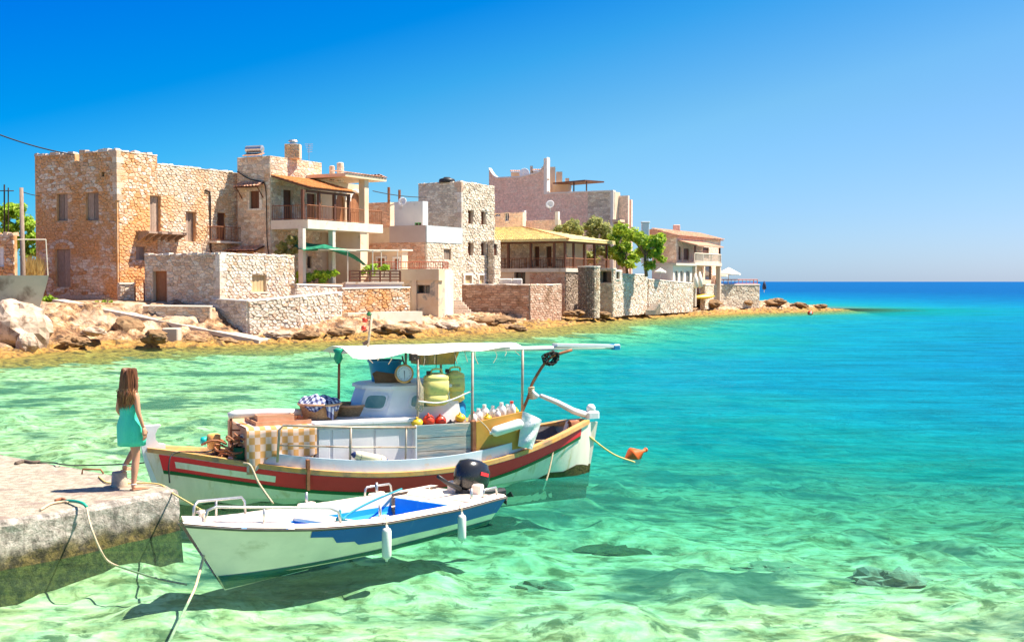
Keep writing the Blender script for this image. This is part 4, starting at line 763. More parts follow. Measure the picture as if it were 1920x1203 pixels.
sw = Bld('taverna_store', 'low stone store with open niche and small window beside the round bastion', 'store', 1149, 104, 1118, 1166, 505, .3, M['mortar']); sw.open('L', (1122, 508, 1146, 530), 'void', rec=.9, frame=M['pl_cream']); sw.open('R', (1154, 509, 1161, 523), 'void', surround=(.12, M['pl_white'])); sw.body(); sw.stones('R', .34, .24, M['st_white'], seed=101, h=.06); sw.stones('L', .34, .24, M['st_grey'], seed=102, h=.06)
MB().fb(sw.Lf, -.1, sw.wl + .1, -.6, .1, sw.zt + .003, sw.zt + .12).build('roof_slab', M['slab'], sw.root)
wall_run('sea_wall', 'pale rubble sea wall below the bright green trees', [(1160, 107), (1213, 113)], [3.95, 3.9], .3, .5, M['mortar'], M['st_white'], .36, .25, seed=103, h=.07)
wall_run('sea_wall', 'pale rubble sea wall stretching in front of the white windowed annex', [(1215, 113.6), (1262, 117.5), (1299, 121.8)], [3.5, 3.3, 3.1], .3, .5, M['mortar'], M['st_white'], .36, .25, seed=105, h=.07)
ss = empty('sea_steps', at(1221, 560, 112), 'small pale steps at the foot of the long sea wall', 'steps')
for k in range(4): a = at(1211 + 3 * k, 581 - 4 * k, 111.5 + .4 * k); MB().box(a.x, a.x + .9, a.y, a.y + .5, .3, a.z).build('step', M['st_white'], ss)
wa = Bld('white_annex', 'low white annex with slab roof and three dark windows above the sea wall', 'annex', 1262, 118.5, 1222, 1298, 497, .8, M['pl_white'])
for x0, x1 in ((1265, 1272), (1275, 1282), (1286, 1294)): wa.open('R', (x0, 507, x1, 530), 'glass', frame=M['white'])
wa.body(); MB().fb(wa.Rf, -.1, wa.wr + .2, -wa.wl, .35, wa.zt + .003, wa.zt + .2).build('roof_slab', M['slab'], wa.root)
# --- far house with red tiles at the point
fh = Bld('tiled_house', 'last house on the point, tan stone with red tiled roof and porch balcony', 'house', 1268, 124, 1222, 1350, 444, .8, M['mortar'])
fh.open('R', (1318, 464, 1329, 484), 'brown'); fh.open('R', (1282, 466, 1292, 487), 'brown'); fh.open('R', (1272, 462, 1277, 487), 'door_brown'); fh.open('R', (1322, 497, 1334, 525), 'void'); fh.body(); fh.stones('R', .4, .27, M['st_pink'], seed=111, h=.03); fh.stones('L', .4, .27, M['st_cream'], seed=112, h=.02)
zr_ = at(1300, 432, 129).z; f = fh.Rf; mb = MB(); mb.hexa([f.p(-.2, .3, fh.zt), f.p(f.w + .2, .3, fh.zt), f.p(f.w + .2, -5.5, fh.zt), f.p(-.2, -5.5, fh.zt), f.p(-.2, .3, fh.zt + .08), f.p(f.w + .2, .3, fh.zt + .08), f.p(f.w + .2, -2.6, zr_), f.p(-.2, -2.6, zr_)]); r_ = mb.build('roof', M['tile_red'], fh.root)
mb = MB(); tiles(mb, f.p(-.25, .4, fh.zt + .09), f.p(f.w + .25, .4, fh.zt + .09), f.p(-.25, -2.6, zr_ + .02), f.p(f.w + .25, -2.6, zr_ + .02), 46, 10, .09); mb.build('roof_tiles', M['tile_red'], r_, kind='stuff')
p = f.p(f.uv(1312, 430)[0], -2.6, zr_ - .1); MB().bbox(p.x - .35, p.x + .35, p.y - .3, p.y + .3, p.z, p.z + .8, .05).build('chimney', M['st_pink'], r_)
ue = f.uv(1320, 480)[0]; zb1 = f.uv(1270, 489)[1] - .15; MB().fb(f, .05, ue, .01, 2.0, zb1 - .3, zb1).build('balcony_slab', M['slab'], fh.root); railing(fh.root, [f.p(.1, 1.9, zb1), f.p(ue - .1, 1.9, zb1)], 0, .9, M['slab'], step=.25, r=.03, name='balcony_railing')
mb = MB(); za, zb2 = f.uv(1275, 448)[1], f.uv(1325, 458)[1] - .2; mb.hexa([f.p(.2, 2.2, za - .75), f.p(ue, 2.2, za - .75), f.p(ue, .05, za - .2), f.p(.2, .05, za - .2), f.p(.2, 2.2, za - .65), f.p(ue, 2.2, za - .65), f.p(ue, .05, za - .1), f.p(.2, .05, za - .1)]); mb.build('porch_roof', M['tile_red'], fh.root)
for u in (.4, ue - .3): MB().fb(f, u - .08, u + .08, 1.75, 1.92, zb1, za - .74).build('porch_post', M['wood_brown'], fh.root); MB().fb(f, u - .2, u + .2, 1.5, 1.95, .8, zb1 - .303).build('ground_post', M['concrete'], fh.root)
p = at(1210, 436, 120); MB().bbox(p.x - .36, p.x + .36, p.y - .3, p.y + .3, p.z - 3, at(0, 418, 120).z, .04).build('shaft', M['white'], (wc := empty('white_chimney', (p.x, p.y, p.z - 3), 'white plastered chimney rising behind the bright green trees', 'chimney'))); MB().bbox(p.x - .42, p.x + .42, p.y - .36, p.y + .36, at(0, 418, 120).z + .002, at(0, 415.5, 120).z, .03).build('cap', M['white'], wc)
te = wall_run('terrace_wall', 'grey stone terrace wall at the far right end of the village', [(1322, 127), (1338, 130), (1424, 133.5)], [2.95, 2.95, 2.95], .4, .5, M['mortar_grey'], M['st_grey'], .45, .28, seed=121, h=.05)
p0, p1 = at(1342, HZ, 130.4), at(1420, HZ, 133.6); rr0 = empty('terrace_railing', (p0.x, p0.y, 2.98), 'thin rust coloured railing on the far terrace wall', 'railing'); railing(rr0, [Vector((p0.x, p0.y, 3.02)), Vector((p1.x, p1.y, 3.02))], 0, .5, M['rail_red'], step=.5, r=.025, name='rails')
MB().prism([(p0.x - 1, p0.y), (p1.x, p1.y), (p1.x - .5, p1.y + 6), (p0.x - 2, p0.y + 6)], .5, 2.9).build('terrace_floor', M['slab'], te)
def parasol(px, py0, py1, Y, wpx, m, label, closed=False, grp=None):
    b = at(px, py1, Y); t = at(px, py0, Y); h = t.z - b.z; r = empty('parasol', b, label, 'parasol', grp); MB().tube([b, b + Vector((0, 0, h * .97))], .04, 6).build('pole', M['steel'], r)
    R_ = wpx / 2 / F * Y
    if closed: MB().lathe(b, [(.05, h * .25), (R_, h * .32), (R_ * .8, h * .7), (.06, h)], 10).build('canopy', m, r, smooth=True)
    else:
        mb = MB(); n = 8; pts = [b + Vector((R_ * math.cos(2 * math.pi * k / n), R_ * math.sin(2 * math.pi * k / n), h * .62)) for k in range(n)]; lo = [q - Vector((0, 0, .12)) for q in pts]
        for k in range(n): mb.quad(b + Vector((0, 0, h)), pts[k], pts[(k + 1) % n]); mb.quad(pts[k], lo[k], lo[(k + 1) % n], pts[(k + 1) % n])
        mb.build('canopy', m, r)
M['canvas'] = mat('cream_canvas', (.80, .72, .60), (.84, .77, .66), 4, .8); M['canvas_blue'] = mat('dark_blue_canvas', (.03, .04, .08), (.04, .05, .09), 4, .8)
parasol(1366, 501, 533, 132, 46, M['canvas'], 'open cream parasol on the far terrace beside the tiled house'); parasol(1350, 506, 533, 134, 30, M['canvas'], 'smaller cream parasol half behind the tiled house corner')
parasol(1304, 512, 550, 123, 12, M['canvas'], 'folded cream parasol, the left of two by the sea wall', True, 'folded parasols'); parasol(1312, 509, 550, 124, 12, M['canvas'], 'folded cream parasol, the right of two by the sea wall', True, 'folded parasols')
parasol(1433, 527, 548, 138, 8, M['canvas_blue'], 'folded dark blue parasol standing alone on the rocks at the point', True)
parasol(1238, 502, 520, 115, 22, M['canvas'], 'small pale parasol behind the sea wall beside the green tree')
# --- large pink block building behind
pk = Bld('pink_building', 'large pink stone building with curved parapet horns and tall fins, behind the tower', 'building', 1150, 122, 917, 1162, 359, 2.0, M['mortar']); pk.body(); f = pk.Lf
uu = f.uv(1026, 340)[0]; zH = f.uv(970, 333)[1]
nn = 26; prof = []
for k in range(nn + 1):
    u = uu * k / nn; s_ = u / uu; z = zH + 1.0 * max(0, 1 - s_ / .16) ** 2 + .55 * max(0, (s_ - .55) / .45) + 1.25 * max(0, (s_ - .84) / .16) ** 2; prof.append((u, z))
mb = MB()
for (ua, za_), (ub, zb_) in zip(prof[:-1], prof[1:]): mb.hexa([f.p(ua, 0, pk.zt), f.p(ub, 0, pk.zt), f.p(ub, -.5, pk.zt), f.p(ua, -.5, pk.zt), f.p(ua, 0, za_), f.p(ub, 0, zb_), f.p(ub, -.5, zb_), f.p(ua, -.5, za_)])
mb.build('horned_parapet', M['mortar'], pk.root); topf = lambda u: float(np.interp(u, [p[0] for p in prof], [p[1] for p in prof])) if u < uu else pk.zt
stonework(pk.root, f, .02, f.w - 2.8, 3.0, zH + 3, [], .55, .33, M['st_pink'], seed=131, h=.02, gap=.014, top=topf, jit=.4); stonework(pk.root, f, f.w - 2.8, f.w - .3, 3.0, pk.zt, [], .42, .26, M['st_grey'], seed=132, h=.04)
mb = MB()
for (ua, za_), (ub, zb_) in zip(prof[:-1], prof[1:]): mb.hexa([f.p(ua, .08, za_), f.p(ub, .08, zb_), f.p(ub, -.55, zb_), f.p(ua, -.55, za_), f.p(ua, .06, za_ + .14), f.p(ub, .06, zb_ + .14), f.p(ub, -.55, zb_ + .14), f.p(ua, -.55, za_ + .14)])
mb.fb(f, uu, f.w, -.5, .08, pk.zt + .002, pk.zt + .14); mb.build('parapet_coping', M['pl_white'], pk.root)
MB().fb(f, uu - .35, uu + .02, -.6, .1, pk.zt - .05, topf(uu - .1) + .25).build('corner_pier', M['pl_white'], pk.root); MB().fb(f, f.w - .3, f.w, -.3, .09, 3, pk.zt).build('corner_pier', M['pl_white'], pk.root)
for k in (1, 2): g = pk.Rf; u = g.w * k / 2 + .5; MB().fb(Face(g.p(u, 1.2 * 0, 0).xy, (g.p(u, 0, 0) - Vector((DL.x, DL.y, 0))).xy), 0, 1.0, -.35, 0, 3.0, pk.zt - .35 * k).build('fin', M['st_pink'], pk.root); MB().fb(g, u - 1.6, u - .36, 0, .8, 9.6 - .4 * k, 9.85 - .4 * k).build('balcony_slab', M['pl_cream'], pk.root)
pgk = empty('roof_pergola', at(1070, 355, 125), 'dark flat pergola on the roof terrace of the pink building', 'pergola'); zq = at(0, 343, 126).z; ff = Face(at(1040, HZ, 127.5), at(1100, HZ, 124)); MB().fb(ff, 0, ff.w, -2.5, .3, zq, zq + .14).build('canopy', M['wood_brown'], pgk)
for u in (.6, .99): MB().fb(ff, ff.w * u - .1, ff.w * u, -.1, 0, pk.zt - .1, zq - .002).build('post', M['iron'], pgk)
wf = Face(at(1036, HZ, 128), at(1066, HZ, 127.6)); MB().fb(wf, 0, wf.w, -1.5, 0, pk.zt - .1, zq - .005).build('roof_room', M['pl_cream'], pk.root)
for k, (x0, x1, y0, y1) in enumerate(((958, 977, 323, 336), (997, 1018, 321, 334), (1031, 1041, 313, 335), (1043, 1054, 322, 345), (994, 999, 311, 333), (1060, 1067, 334, 345))):
    ff = Face(at(x0, HZ, 129.6), at(x1, HZ, 129.6)); q = MB().fb(ff, 0, ff.w, -.8, 0, pk.zt - .5, at(0, y0, 129.6).z).build('rooftop_box' if k < 2 else 'chimney', M['pl_cream'] if k != 4 else M['concrete'], pk.root)
    if k < 2: mb = MB(); tiles(mb, ff.p(-.1, .15, at(0, y0, 129.6).z), ff.p(ff.w + .1, .15, at(0, y0, 129.6).z), ff.p(-.1, -.8, at(0, y0, 129.6).z + .25), ff.p(ff.w + .1, -.8, at(0, y0, 129.6).z + .25), 6, 2, .06); mb.build('roof_tiles', M['tile_red'], q, kind='stuff')
dish(983, 325, 128.5, .55, 'large round white dish on the pink building roof', (-.2, -.95, .2)); antenna(None, at(1026, 325, 127.5), 1.3, own='white aerial on the corner horn of the pink building', n=6, s=1.3)
wp = Bld('pink_wing', 'lower pink block wing with white framed windows above the yellow roof', 'house', 980, 117, 920, 986, 398, 4.0, M['st_pink']); wp.open('L', (946, 396 + 3, 954, 414), 'glass', frame=M['white']); wp.open('L', (928, 401, 938, 405), 'glass', frame=M['white']); wp.body(); wp.stones('L', .5, .3, M['st_pink'], seed=135, h=.02, gap=.012, jit=.4)
wx = Bld('white_wing', 'small white roof wing with parapet piers between pink building and yellow roof', 'house', 1047, 117.5, 981, 1052, 412, 4.0, M['pl_cream']); wx.body(); wx.stones('L', .5, .3, M['st_pink'], seed=136, h=.02, gap=.012, jit=.4)
for x0, x1, y0 in ((980, 984, 393), (1041, 1047, 397)): a0, a1, _, _ = wx.Lf.rect(x0, 405, x1, 420); MB().fb(wx.Lf, a0, a1, -.3, .06, wx.zt - .5, at(0, y0, 118).z).build('pier', M['pl_white'], wx.root)
dish(1031, 383, 117, .42, 'small white dish on a mast over the white roof wing')
# --- left edge: harbour wall, ruin fragment, pole and wires
hwf = Face(at(-140, HZ, 57), at(92, HZ, 57.5)); zt_ = at(0, 516, 57).z; mb = MB(); W = hwf.w
mb.loft([[hwf.p(0, -.1, .0), hwf.p(W - .5, -.1, .0), hwf.p(W - .9, -1.6, .0), hwf.p(0, -1.6, .0)], [hwf.p(0, -.1, 2.2), hwf.p(W - .42, -.1, 2.2), hwf.p(W - .8, -1.6, 2.2), hwf.p(0, -1.6, 2.2)], [hwf.p(0, .05, zt_ - .5), hwf.p(W - .12, .05, zt_ - .5), hwf.p(W - .5, -1.8, zt_ - .5), hwf.p(0, -1.8, zt_ - .5)], [hwf.p(0, .12, zt_), hwf.p(W, .12, zt_), hwf.p(W - .3, -1.9, zt_), hwf.p(0, -1.9, zt_)]])
mb.build('harbour_wall', mat('stained_sea_concrete', (.50, .46, .34), (.60, .54, .41), 1.2, .85, bump=.4, bscale=6, stain=(.26, .21, .15), sscale=.9, slo=.53, shi=.66), None, label='flared stained concrete harbour wall at the left edge above a big pale rock', cat='harbour wall')
rn = Bld('ruined_hut', 'fragment of an orange stone hut with white door frame at the left edge', 'ruin', 28, 63, -90, 34, 441, 1.0, M['mortar_warm']); rn.open('L', (-5, 462, 8, 500), 'door', frame=M['white']); rn.body(); rn.stones('L', .42, .26, M['st_warm'], seed=141, h=.07); coping(rn.root, rn.Lf, 0, rn.wl, rn.zt - .02, M['st_warm'], seed=12)
pb, ptop = at(43, 516, 61), at(40, 352, 61); MB().tube([pb - Vector((0, 0, .8)), pb, ptop], [.16, .15, .11], 8).build('power_pole', M['wood_old'], None, smooth=True, label='weathered wooden power pole at the left beside the roofless house', cat='pole')
p2_, p3_ = at(8, 440, 70), at(8, 346, 70); mb = MB(); mb.tube([p2_, p3_], .05, 5); mb.tube([p2_ + Vector((.25, 0, 0)), p3_ + Vector((.25, 0, -.2))], .04, 5); mb.tube([p3_ + Vector((-.4, 0, -.4)), p3_ + Vector((.6, 0, -.4))], .03, 4); mb.build('roof_mast', M['iron'], None, label='thin dark roof mast at the far left edge', cat='mast')
MB().tube(sag(at(-200, 155, 58), h1.Lf.p(h1.wl * .5, .05, zp - .1), .55, 20), .04, 5).build('overhead_cable', M['cable'], None, smooth=True, label='black overhead cable running to the parapet of the roofless house', cat='cable')
MB().tube(sag(ptop - Vector((0, 0, .2)), at(75, 361, 67) - Vector((0, 0, .2)), .05, 8), .022, 4).build('overhead_cable', M['cable'], None, label='thin wire from the wooden pole to the roofless house', cat='cable')
MB().tube(sag(at(699, 358, 84), at(800, 370, 96), .12, 12), .03, 4).build('overhead_cable', M['cable'], None, label='black wire between the balcony house and the tower', cat='cable')
sp = empty('pipe_frame', at(85, 516, 57.8), 'thin pale pipe frame on the harbour wall before the roofless house', 'railing'); mb = MB(); a, b = at(33, 449, 57.6), at(86, 449, 57.6); mb.tube([a, b], .03, 5); mb.tube([b, at(90, 516, 57.6)], .03, 5); mb.build('pipe', M['slab'], sp)
# ramp
ra0, ra1 = _at0(112, 561, 67.5), _at0(500, 636, 66.2)
mb = MB(); n_ = 14; rings = []
for k in range(n_ + 1):
    t = k / n_; c = ra0.lerp(ra1, t); w_ = .42 + .42 * t; rings.append([(c.x - .25, c.y - w_, c.z - .22), (c.x + .1, c.y + w_, c.z - .22), (c.x + .1, c.y + w_, c.z), (c.x - .25, c.y - w_, c.z)])
mb.loft(rings); mb.build('ramp', M['concrete'], None, label='narrow pale concrete slipway ramp descending over the rocks below the outbuilding', cat='ramp')
at_v = at
at = _at0
# ================================================================== boats, pier, person
class Frame:
    def __init__(s, O, h):
        n = math.hypot(*h); s.O = Vector(O); s.h = Vector((h[0] / n, h[1] / n)); s.l = Vector((-s.h.y, s.h.x)); s.rz = math.atan2(s.h.y, s.h.x)
        s.M = Matrix.Translation((O[0], O[1], 0)) @ Matrix.Rotation(s.rz, 4, 'Z')
    def L(s, px, py, yl):
        d = ray(px, py); a = s.O + s.l * yl; t = a.dot(s.l) / (d.x * s.l.x + d.y * s.l.y); p = Vector((0, 0, CAMZ)) + d * t; q = Vector((p.x, p.y)) - s.O
        return Vector((q.dot(s.h), yl, p.z))
    def W(s, v): return s.M @ Vector(v)
FBF = Frame((-1.95, 20.03), (-.91, -.415)); SBF = Frame((-2.04, 15.48), (-.6, -.8))
def paint(name, c, rough=.4, wear=(.30, .24, .18), slo=.66, shi=.74, sscale=5.0, c2=None, stretch=None): return mat(name, c, c2, 3, rough, stretch=stretch, stain=wear, sscale=sscale, slo=slo, shi=shi, coord='obj', spec=.22, bump=.06, bscale=20)
M['hull_white'] = paint('white_hull_paint', (.88, .73, .60), .35, (.60, .42, .14), .57, .74, 1.6, stretch=(3, 3, .5))
M['deck_white'] = paint('white_boat_paint', (.76, .74, .73), .4, (.55, .46, .36), .66, .78, 3.0)
M['pale_blue'] = paint('pale_blue_paint', (.56, .66, .74), .4, (.66, .62, .55), .62, .7, 5)
M['red_paint'] = paint('red_hull_paint', (.94, .04, .05), .5, (.74, .55, .45), .74, .77, 9)
M['green_paint'] = paint('green_hull_paint', (.02, .12, .04), .4)
M['orange_wood'] = paint('worn_orange_rail_wood', (.74, .35, .085), .5, (.36, .22, .13), .50, .66, 4, (.68, .38, .15))
M['ochre'] = paint('ochre_panel_paint', (.58, .30, .06), .5, (.40, .20, .06), .55, .75, 2.4)
M['weed'] = mat('waterline_weed', (.05, .045, .012), (.13, .11, .03), 14, .9, bump=.8, bscale=24)
M['rope'] = mat('pale_rope', (.55, .42, .26), (.66, .54, .37), 30, .9, bump=.4, bscale=80)
M['rope_yellow'] = mat('yellow_rope', (.66, .48, .14), (.72, .56, .24), 30, .9)
M['rope_dark'] = mat('dark_rope', (.10, .07, .05), (.16, .12, .09), 30, .9)
M['rope_blue'] = mat('teal_rope', (.02, .20, .25), (.03, .28, .32), 30, .8)
M['fender'] = paint('white_fender_vinyl', (.74, .72, .66), .45, (.50, .46, .38), .60, .75, 8)
M['cream_fender'] = paint('cream_fender_vinyl', (.72, .62, .42), .45, (.40, .28, .14), .62, .72, 7)
M['navy'] = mat('navy_vinyl', (.02, .035, .12), (.03, .05, .16), 6, .5)
M['orange_buoy'] = paint('orange_buoy_vinyl', (.80, .14, .03), .45, (.62, .16, .06), .62, .75, 9)
M['red_buoy'] = mat('red_buoy_vinyl', (.78, .05, .02), (.82, .08, .03), 6, .35, spec=.5)
M['yellow_buoy'] = mat('yellow_buoy_vinyl', (.78, .48, .02), (.82, .54, .04), 6, .4, spec=.5)
M['jerry'] = paint('yellow_green_jerrycan', (.72, .62, .20), .45, (.44, .40, .16), .55, .75, 6)
M['wicker'] = mat('wicker', (.36, .19, .09), (.58, .36, .19), 26, .8, bump=.9, bscale=60, stretch=(1, 1, 3.2), coord='obj')
M['crate_wood'] = mat('crate_slat_wood', (.62, .32, .17), (.72, .42, .25), 6, .8, isl=.25, stretch=(1, 3, 3), coord='obj')
M['plank'] = mat('weathered_blue_grey_plank', (.42, .36, .28), (.56, .50, .42), 5, .8, stretch=(.6, 1, 5), stain=(.25, .33, .34), sscale=2.4, slo=.47, shi=.58, isl=.2, bump=.3, bscale=16, coord='obj')
M['blue_plastic'] = mat('blue_tub_plastic', (.01, .20, .42), (.015, .25, .48), 3, .4, spec=.5)
M['tarp'] = mat('dark_tarp', (.05, .045, .05), (.09, .08, .08), 4, .45, bump=.5, bscale=5)
M['tarp_white'] = mat('white_awning_canvas', (.76, .72, .66), (.82, .79, .74), 3, .8, bump=.25, bscale=9)
M['brown_cloth'] = mat('brown_blanket', (.20, .10, .05), (.28, .15, .08), 9, .95, bump=.5, bscale=14)
M['boat_blue'] = paint('blue_boat_paint', (.006, .095, .37), .5, (.04, .15, .40), .66, .8, 5)
M['boat_blue_in'] = paint('light_blue_boat_interior', (.02, .27, .68), .4, (.10, .36, .68), .6, .8, 4)
M['gel'] = paint('white_gelcoat', (.88, .74, .61), .35, (.58, .48, .32), .58, .76, 2.6, stretch=(1, 1, 1.6))
M['rubber'] = mat('grey_rubber_rail', (.10, .085, .075), (.15, .13, .12), 9, .7)
M['antifoul'] = mat('teal_antifouling', (.015, .12, .15), (.05, .14, .10), 5, .7)
M['skin'] = mat('skin', (.56, .27, .155), (.62, .32, .19), 4, .5, spec=.3)
M['hair'] = mat('long_brown_hair', (.15, .05, .02), (.27, .10, .035), 40, .5, stretch=(1, 1, .12), spec=.5)
M['hair_tip'] = mat('auburn_hair_ends', (.34, .13, .04), (.48, .22, .08), 40, .5, stretch=(1, 1, .12), spec=.5)
M['teal'] = mat('turquoise_dress', (.06, .68, .45), (.09, .78, .53), 5, .75, bump=1.0, bscale=16, stretch=(1, 1, .22))
M['bottle'] = mat('white_plastic_bottle', (.76, .74, .70), (.82, .80, .78), 4, .35, spec=.5)
M['pier'] = mat('rough_pier_concrete', (.29, .245, .18), (.45, .39, .30), 9, .9, bump=.8, bscale=26, lo=.40, hi=.60, stain=(.27, .20, .16), sscale=2.2, slo=.53, shi=.66)
m_check, nt, P = newmat('gold_check_cloth'); tc = nt.nodes.new('ShaderNodeTexCoord'); ck = nt.nodes.new('ShaderNodeTexChecker'); ck.inputs['Scale'].default_value = 12; mp = nt.nodes.new('ShaderNodeMapping'); mp.inputs['Scale'].default_value = (1, 0, .8); nt.links.new(tc.outputs['Object'], mp.inputs['Vector']); nt.links.new(mp.outputs[0], ck.inputs['Vector']); ck.inputs['Color1'].default_value = (.60, .30, .10, 1); ck.inputs['Color2'].default_value = (.68, .48, .38, 1); nt.links.new(ck.outputs['Color'], P.inputs['Base Color']); P.inputs['Roughness'].default_value = .9
m_ging, nt, P = newmat('navy_gingham_cloth'); tc = nt.nodes.new('ShaderNodeTexCoord'); cols = []
for ax in (0, 2):
    sxx = nt.nodes.new('ShaderNodeSeparateXYZ'); nt.links.new(tc.outputs['UV'], sxx.inputs[0]); cols.append(math_(nt, 'GREATER_THAN', math_(nt, 'FRACT', math_(nt, 'MULTIPLY', sxx.outputs['X' if ax == 0 else 'Y'], 9.0)), .5))
rg_ = ramp(nt, [(0, (.78, .77, .78)), (.5, (.20, .22, .36)), (1, (.025, .03, .10))]); nt.links.new(math_(nt, 'MULTIPLY', math_(nt, 'ADD', *cols), .5), rg_.inputs[0]); nt.links.new(rg_.outputs[0], P.inputs['Base Color']); P.inputs['Roughness'].default_value = .9

# ------------------------------------------------------------------ fishing boat (local x towards the bow, y towards the camera)
L = FBF.L
fb = empty('fishing_boat', FBF.W((0, 0, 0)), 'white wooden fishing boat with red band, canvas awning and piled gear', 'fishing boat', rz=FBF.rz, local=True)
SX = [-3.6, -3.12, -2.24, -1.43, -.62, .54, 1.7, 2.4, 3.34, 3.75]; SZ = [.92, .81, .60, .45, .36, .35, .46, .58, .74, .84]
zs = lambda x: float(np.interp(x, np.linspace(-3.6, 3.75, 60), np.convolve(np.pad(np.interp(np.linspace(-3.6, 3.75, 60), SX, SZ), 4, 'edge'), np.ones(9) / 9, 'valid')))
def hb(x): t = x / 3.75 if x > 0 else x / 3.6; return max(.04, 1.17 * (1 - abs(t) ** 2.5) ** .85)
def hullp(x, z, side, out=0.0):
    zt = zs(x); zk = -.5; k = min(1, max(0, (z - zk) / (zt - zk))); t = abs(x) / 3.7; e = .42 + .6 * t ** 3; y = (hb(x) - .02) * k ** e + .03 + out
    xx = x + (.30 if x > 0 else -.10) * (z - .1) * t ** 5
    return (xx, side * y, z)
XS = [-3.6 + 7.35 * i / 46 for i in range(47)]
def band(name, m, zf0, zf1, out, x0=-9, x1=9, n=4, parent=None):
    mb = MB()
    for side in (1, -1):
        rows = [[hullp(x, zf0(x) + (zf1(x) - zf0(x)) * j / n, side, out) for x in XS if x0 <= x <= x1] for j in range(n + 1)]
        if side == -1: rows = rows[::-1]
        mb.loft(rows, False, False, False)
    return mb.build(name, m, parent or fb, smooth=True)
bz = lambda x: .27 - .12 * min(1, max(0, (-x - 1.2) / 2.2))
hull = band('hull', M['hull_white'], lambda x: -.46, lambda x: zs(x), 0, n=10)
band('red_band', M['red_paint'], lambda x: zs(x) - bz(x), lambda x: zs(x) - .03, .012, -3.35, 3.62)
band('green_line', M['green_paint'], lambda x: zs(x) - bz(x) - .055, lambda x: zs(x) - bz(x), .02, -3.35, 3.68, 1)
band('white_name_panel', M['hull_white'], lambda x: zs(x) - .21, lambda x: zs(x) - .11, .02, 2.1, 3.45, 1)
band('weed_line', M['weed'], lambda x: -.45, lambda x: -.02 + .16 * sstep(1.5, 3.4, -x) + .03 * math.sin(x * 9), .008, n=2)
def rail_loft(name, m, x0, x1, inn, outw, z0, z1, n=40):
    mb = MB()
    for side in (1, -1):
        rings = []
        for i in range(n + 1):
            x = x0 + (x1 - x0) * i / n; b = hullp(x, zs(x), 1)[1]; xx = hullp(x, zs(x), 1)[0]; z = zs(x); rings.append([(xx, side * (b + outw), z + z0), (xx, side * max(.02, b - inn), z + z0), (xx, side * max(.02, b - inn), z + z1), (xx, side * (b + outw), z + z1)][::side])
        mb.loft(rings)
    return mb.build(name, m, fb)
rail_loft('cap_rail', M['orange_wood'], -3.5, 3.7, .12, .035, -.012, .055)
rail_loft('bulwark', M['pale_blue'], -2.0, 2.35, .10, -.06, .057, .23)
mb = MB()
rows = [[(hullp(x, zs(x), 1)[0], s_ * max(.01, hb(x) - .08), zs(x) - .06 + .04 * (1 - s_ * s_)) for x in XS[1:-1] if x > -1.95] for s_ in (-1, -.5, 0, .5, 1)]; mb.loft(rows, False, False, False); mb.build('deck', M['deck_white'], fb)
# posts at bow and stern
def prof_xz(pts, y0, y1, name, m, par=fb): mb = MB(); mb.loft([[(p.x, y, p.z) for p in pts] for y in (y0, y1)], True, True, True); return mb.build(name, m, par)
prof_xz([L(x, y, 0) for x, y in ((269, 797), (301, 796), (294, 803), (290, 813), (291, 823), (298, 830), (309, 832), (309, 842), (306, 880), (330, 935), (337, 962), (310, 950), (288, 915), (272, 868), (263, 830))], -.07, .07, 'stem_post', M['deck_white'])
prof_xz([L(x, y, 0) for x, y in ((1064, 790), (1080, 786), (1084, 800), (1068, 900), (1060, 915), (1030, 900), (1040, 860))], -.06, .06, 'stern_post', M['hull_white'])
rud = prof_xz([L(x, y, 0) for x, y in ((1089, 792), (1119, 790), (1112, 830), (1104, 878), (1100, 905), (1071, 908), (1075, 880))], -.035, .035, 'rudder', M['hull_white'])
prof_xz([L(x, y, 0) for x, y in ((1077, 872), (1105, 868), (1101, 910), (1071, 912))], -.042, .042, 'rudder_weed', M['weed'])
p = L(1108, 776, 0); MB().bbox(p.x - .13, p.x + .11, -.1, .1, p.z - .07, p.z + .06, .03).build('rudder_head', M['deck_white'], rud); MB().lathe((p.x, 0, p.z + .06), [(.075, 0), (.08, .06), (.05, .11), (.01, .12)], 12).build('head_knob', M['deck_white'], rud, smooth=True)
MB().tube([L(1100, 778, 0), L(1075, 770, 0), L(1045, 754, 0), L(1013, 741, 0)], [.06, .055, .045, .035], 8).build('tiller', M['deck_white'], rud, smooth=True)
MB().tube([L(1068, 797, .1), L(1080, 795, .1), L(1076, 803, .1)], .09, 8).build('stern_knob', M['rust'], fb)
# trunk cabin and cupboards
def lbox(px0, px1, py0, py1, y0, y1, name, m, par=None, c=.02, z0=None):
    a = L(px0, py0, y1); b = L(px1, py1, y1); xa, xb = sorted((a.x, b.x)); return MB().bbox(xa, xb, y0, y1, b.z if z0 is None else z0, a.z, c).build(name, m, par or fb)
tr = lbox(592, 782, 798, 868, -.78, .80, 'trunk_cabin', M['deck_white'], z0=.3)
for x0, x1 in ((597, 619), (624, 700), (704, 748)): lbox(x0, x1, 805, 863, .80, .825, 'cupboard_door', M['deck_white'], tr, .006)
lbox(588, 784, 792, 799, -.85, .86, 'cabin_top', M['deck_white'], z0=L(600, 799, .86).z)
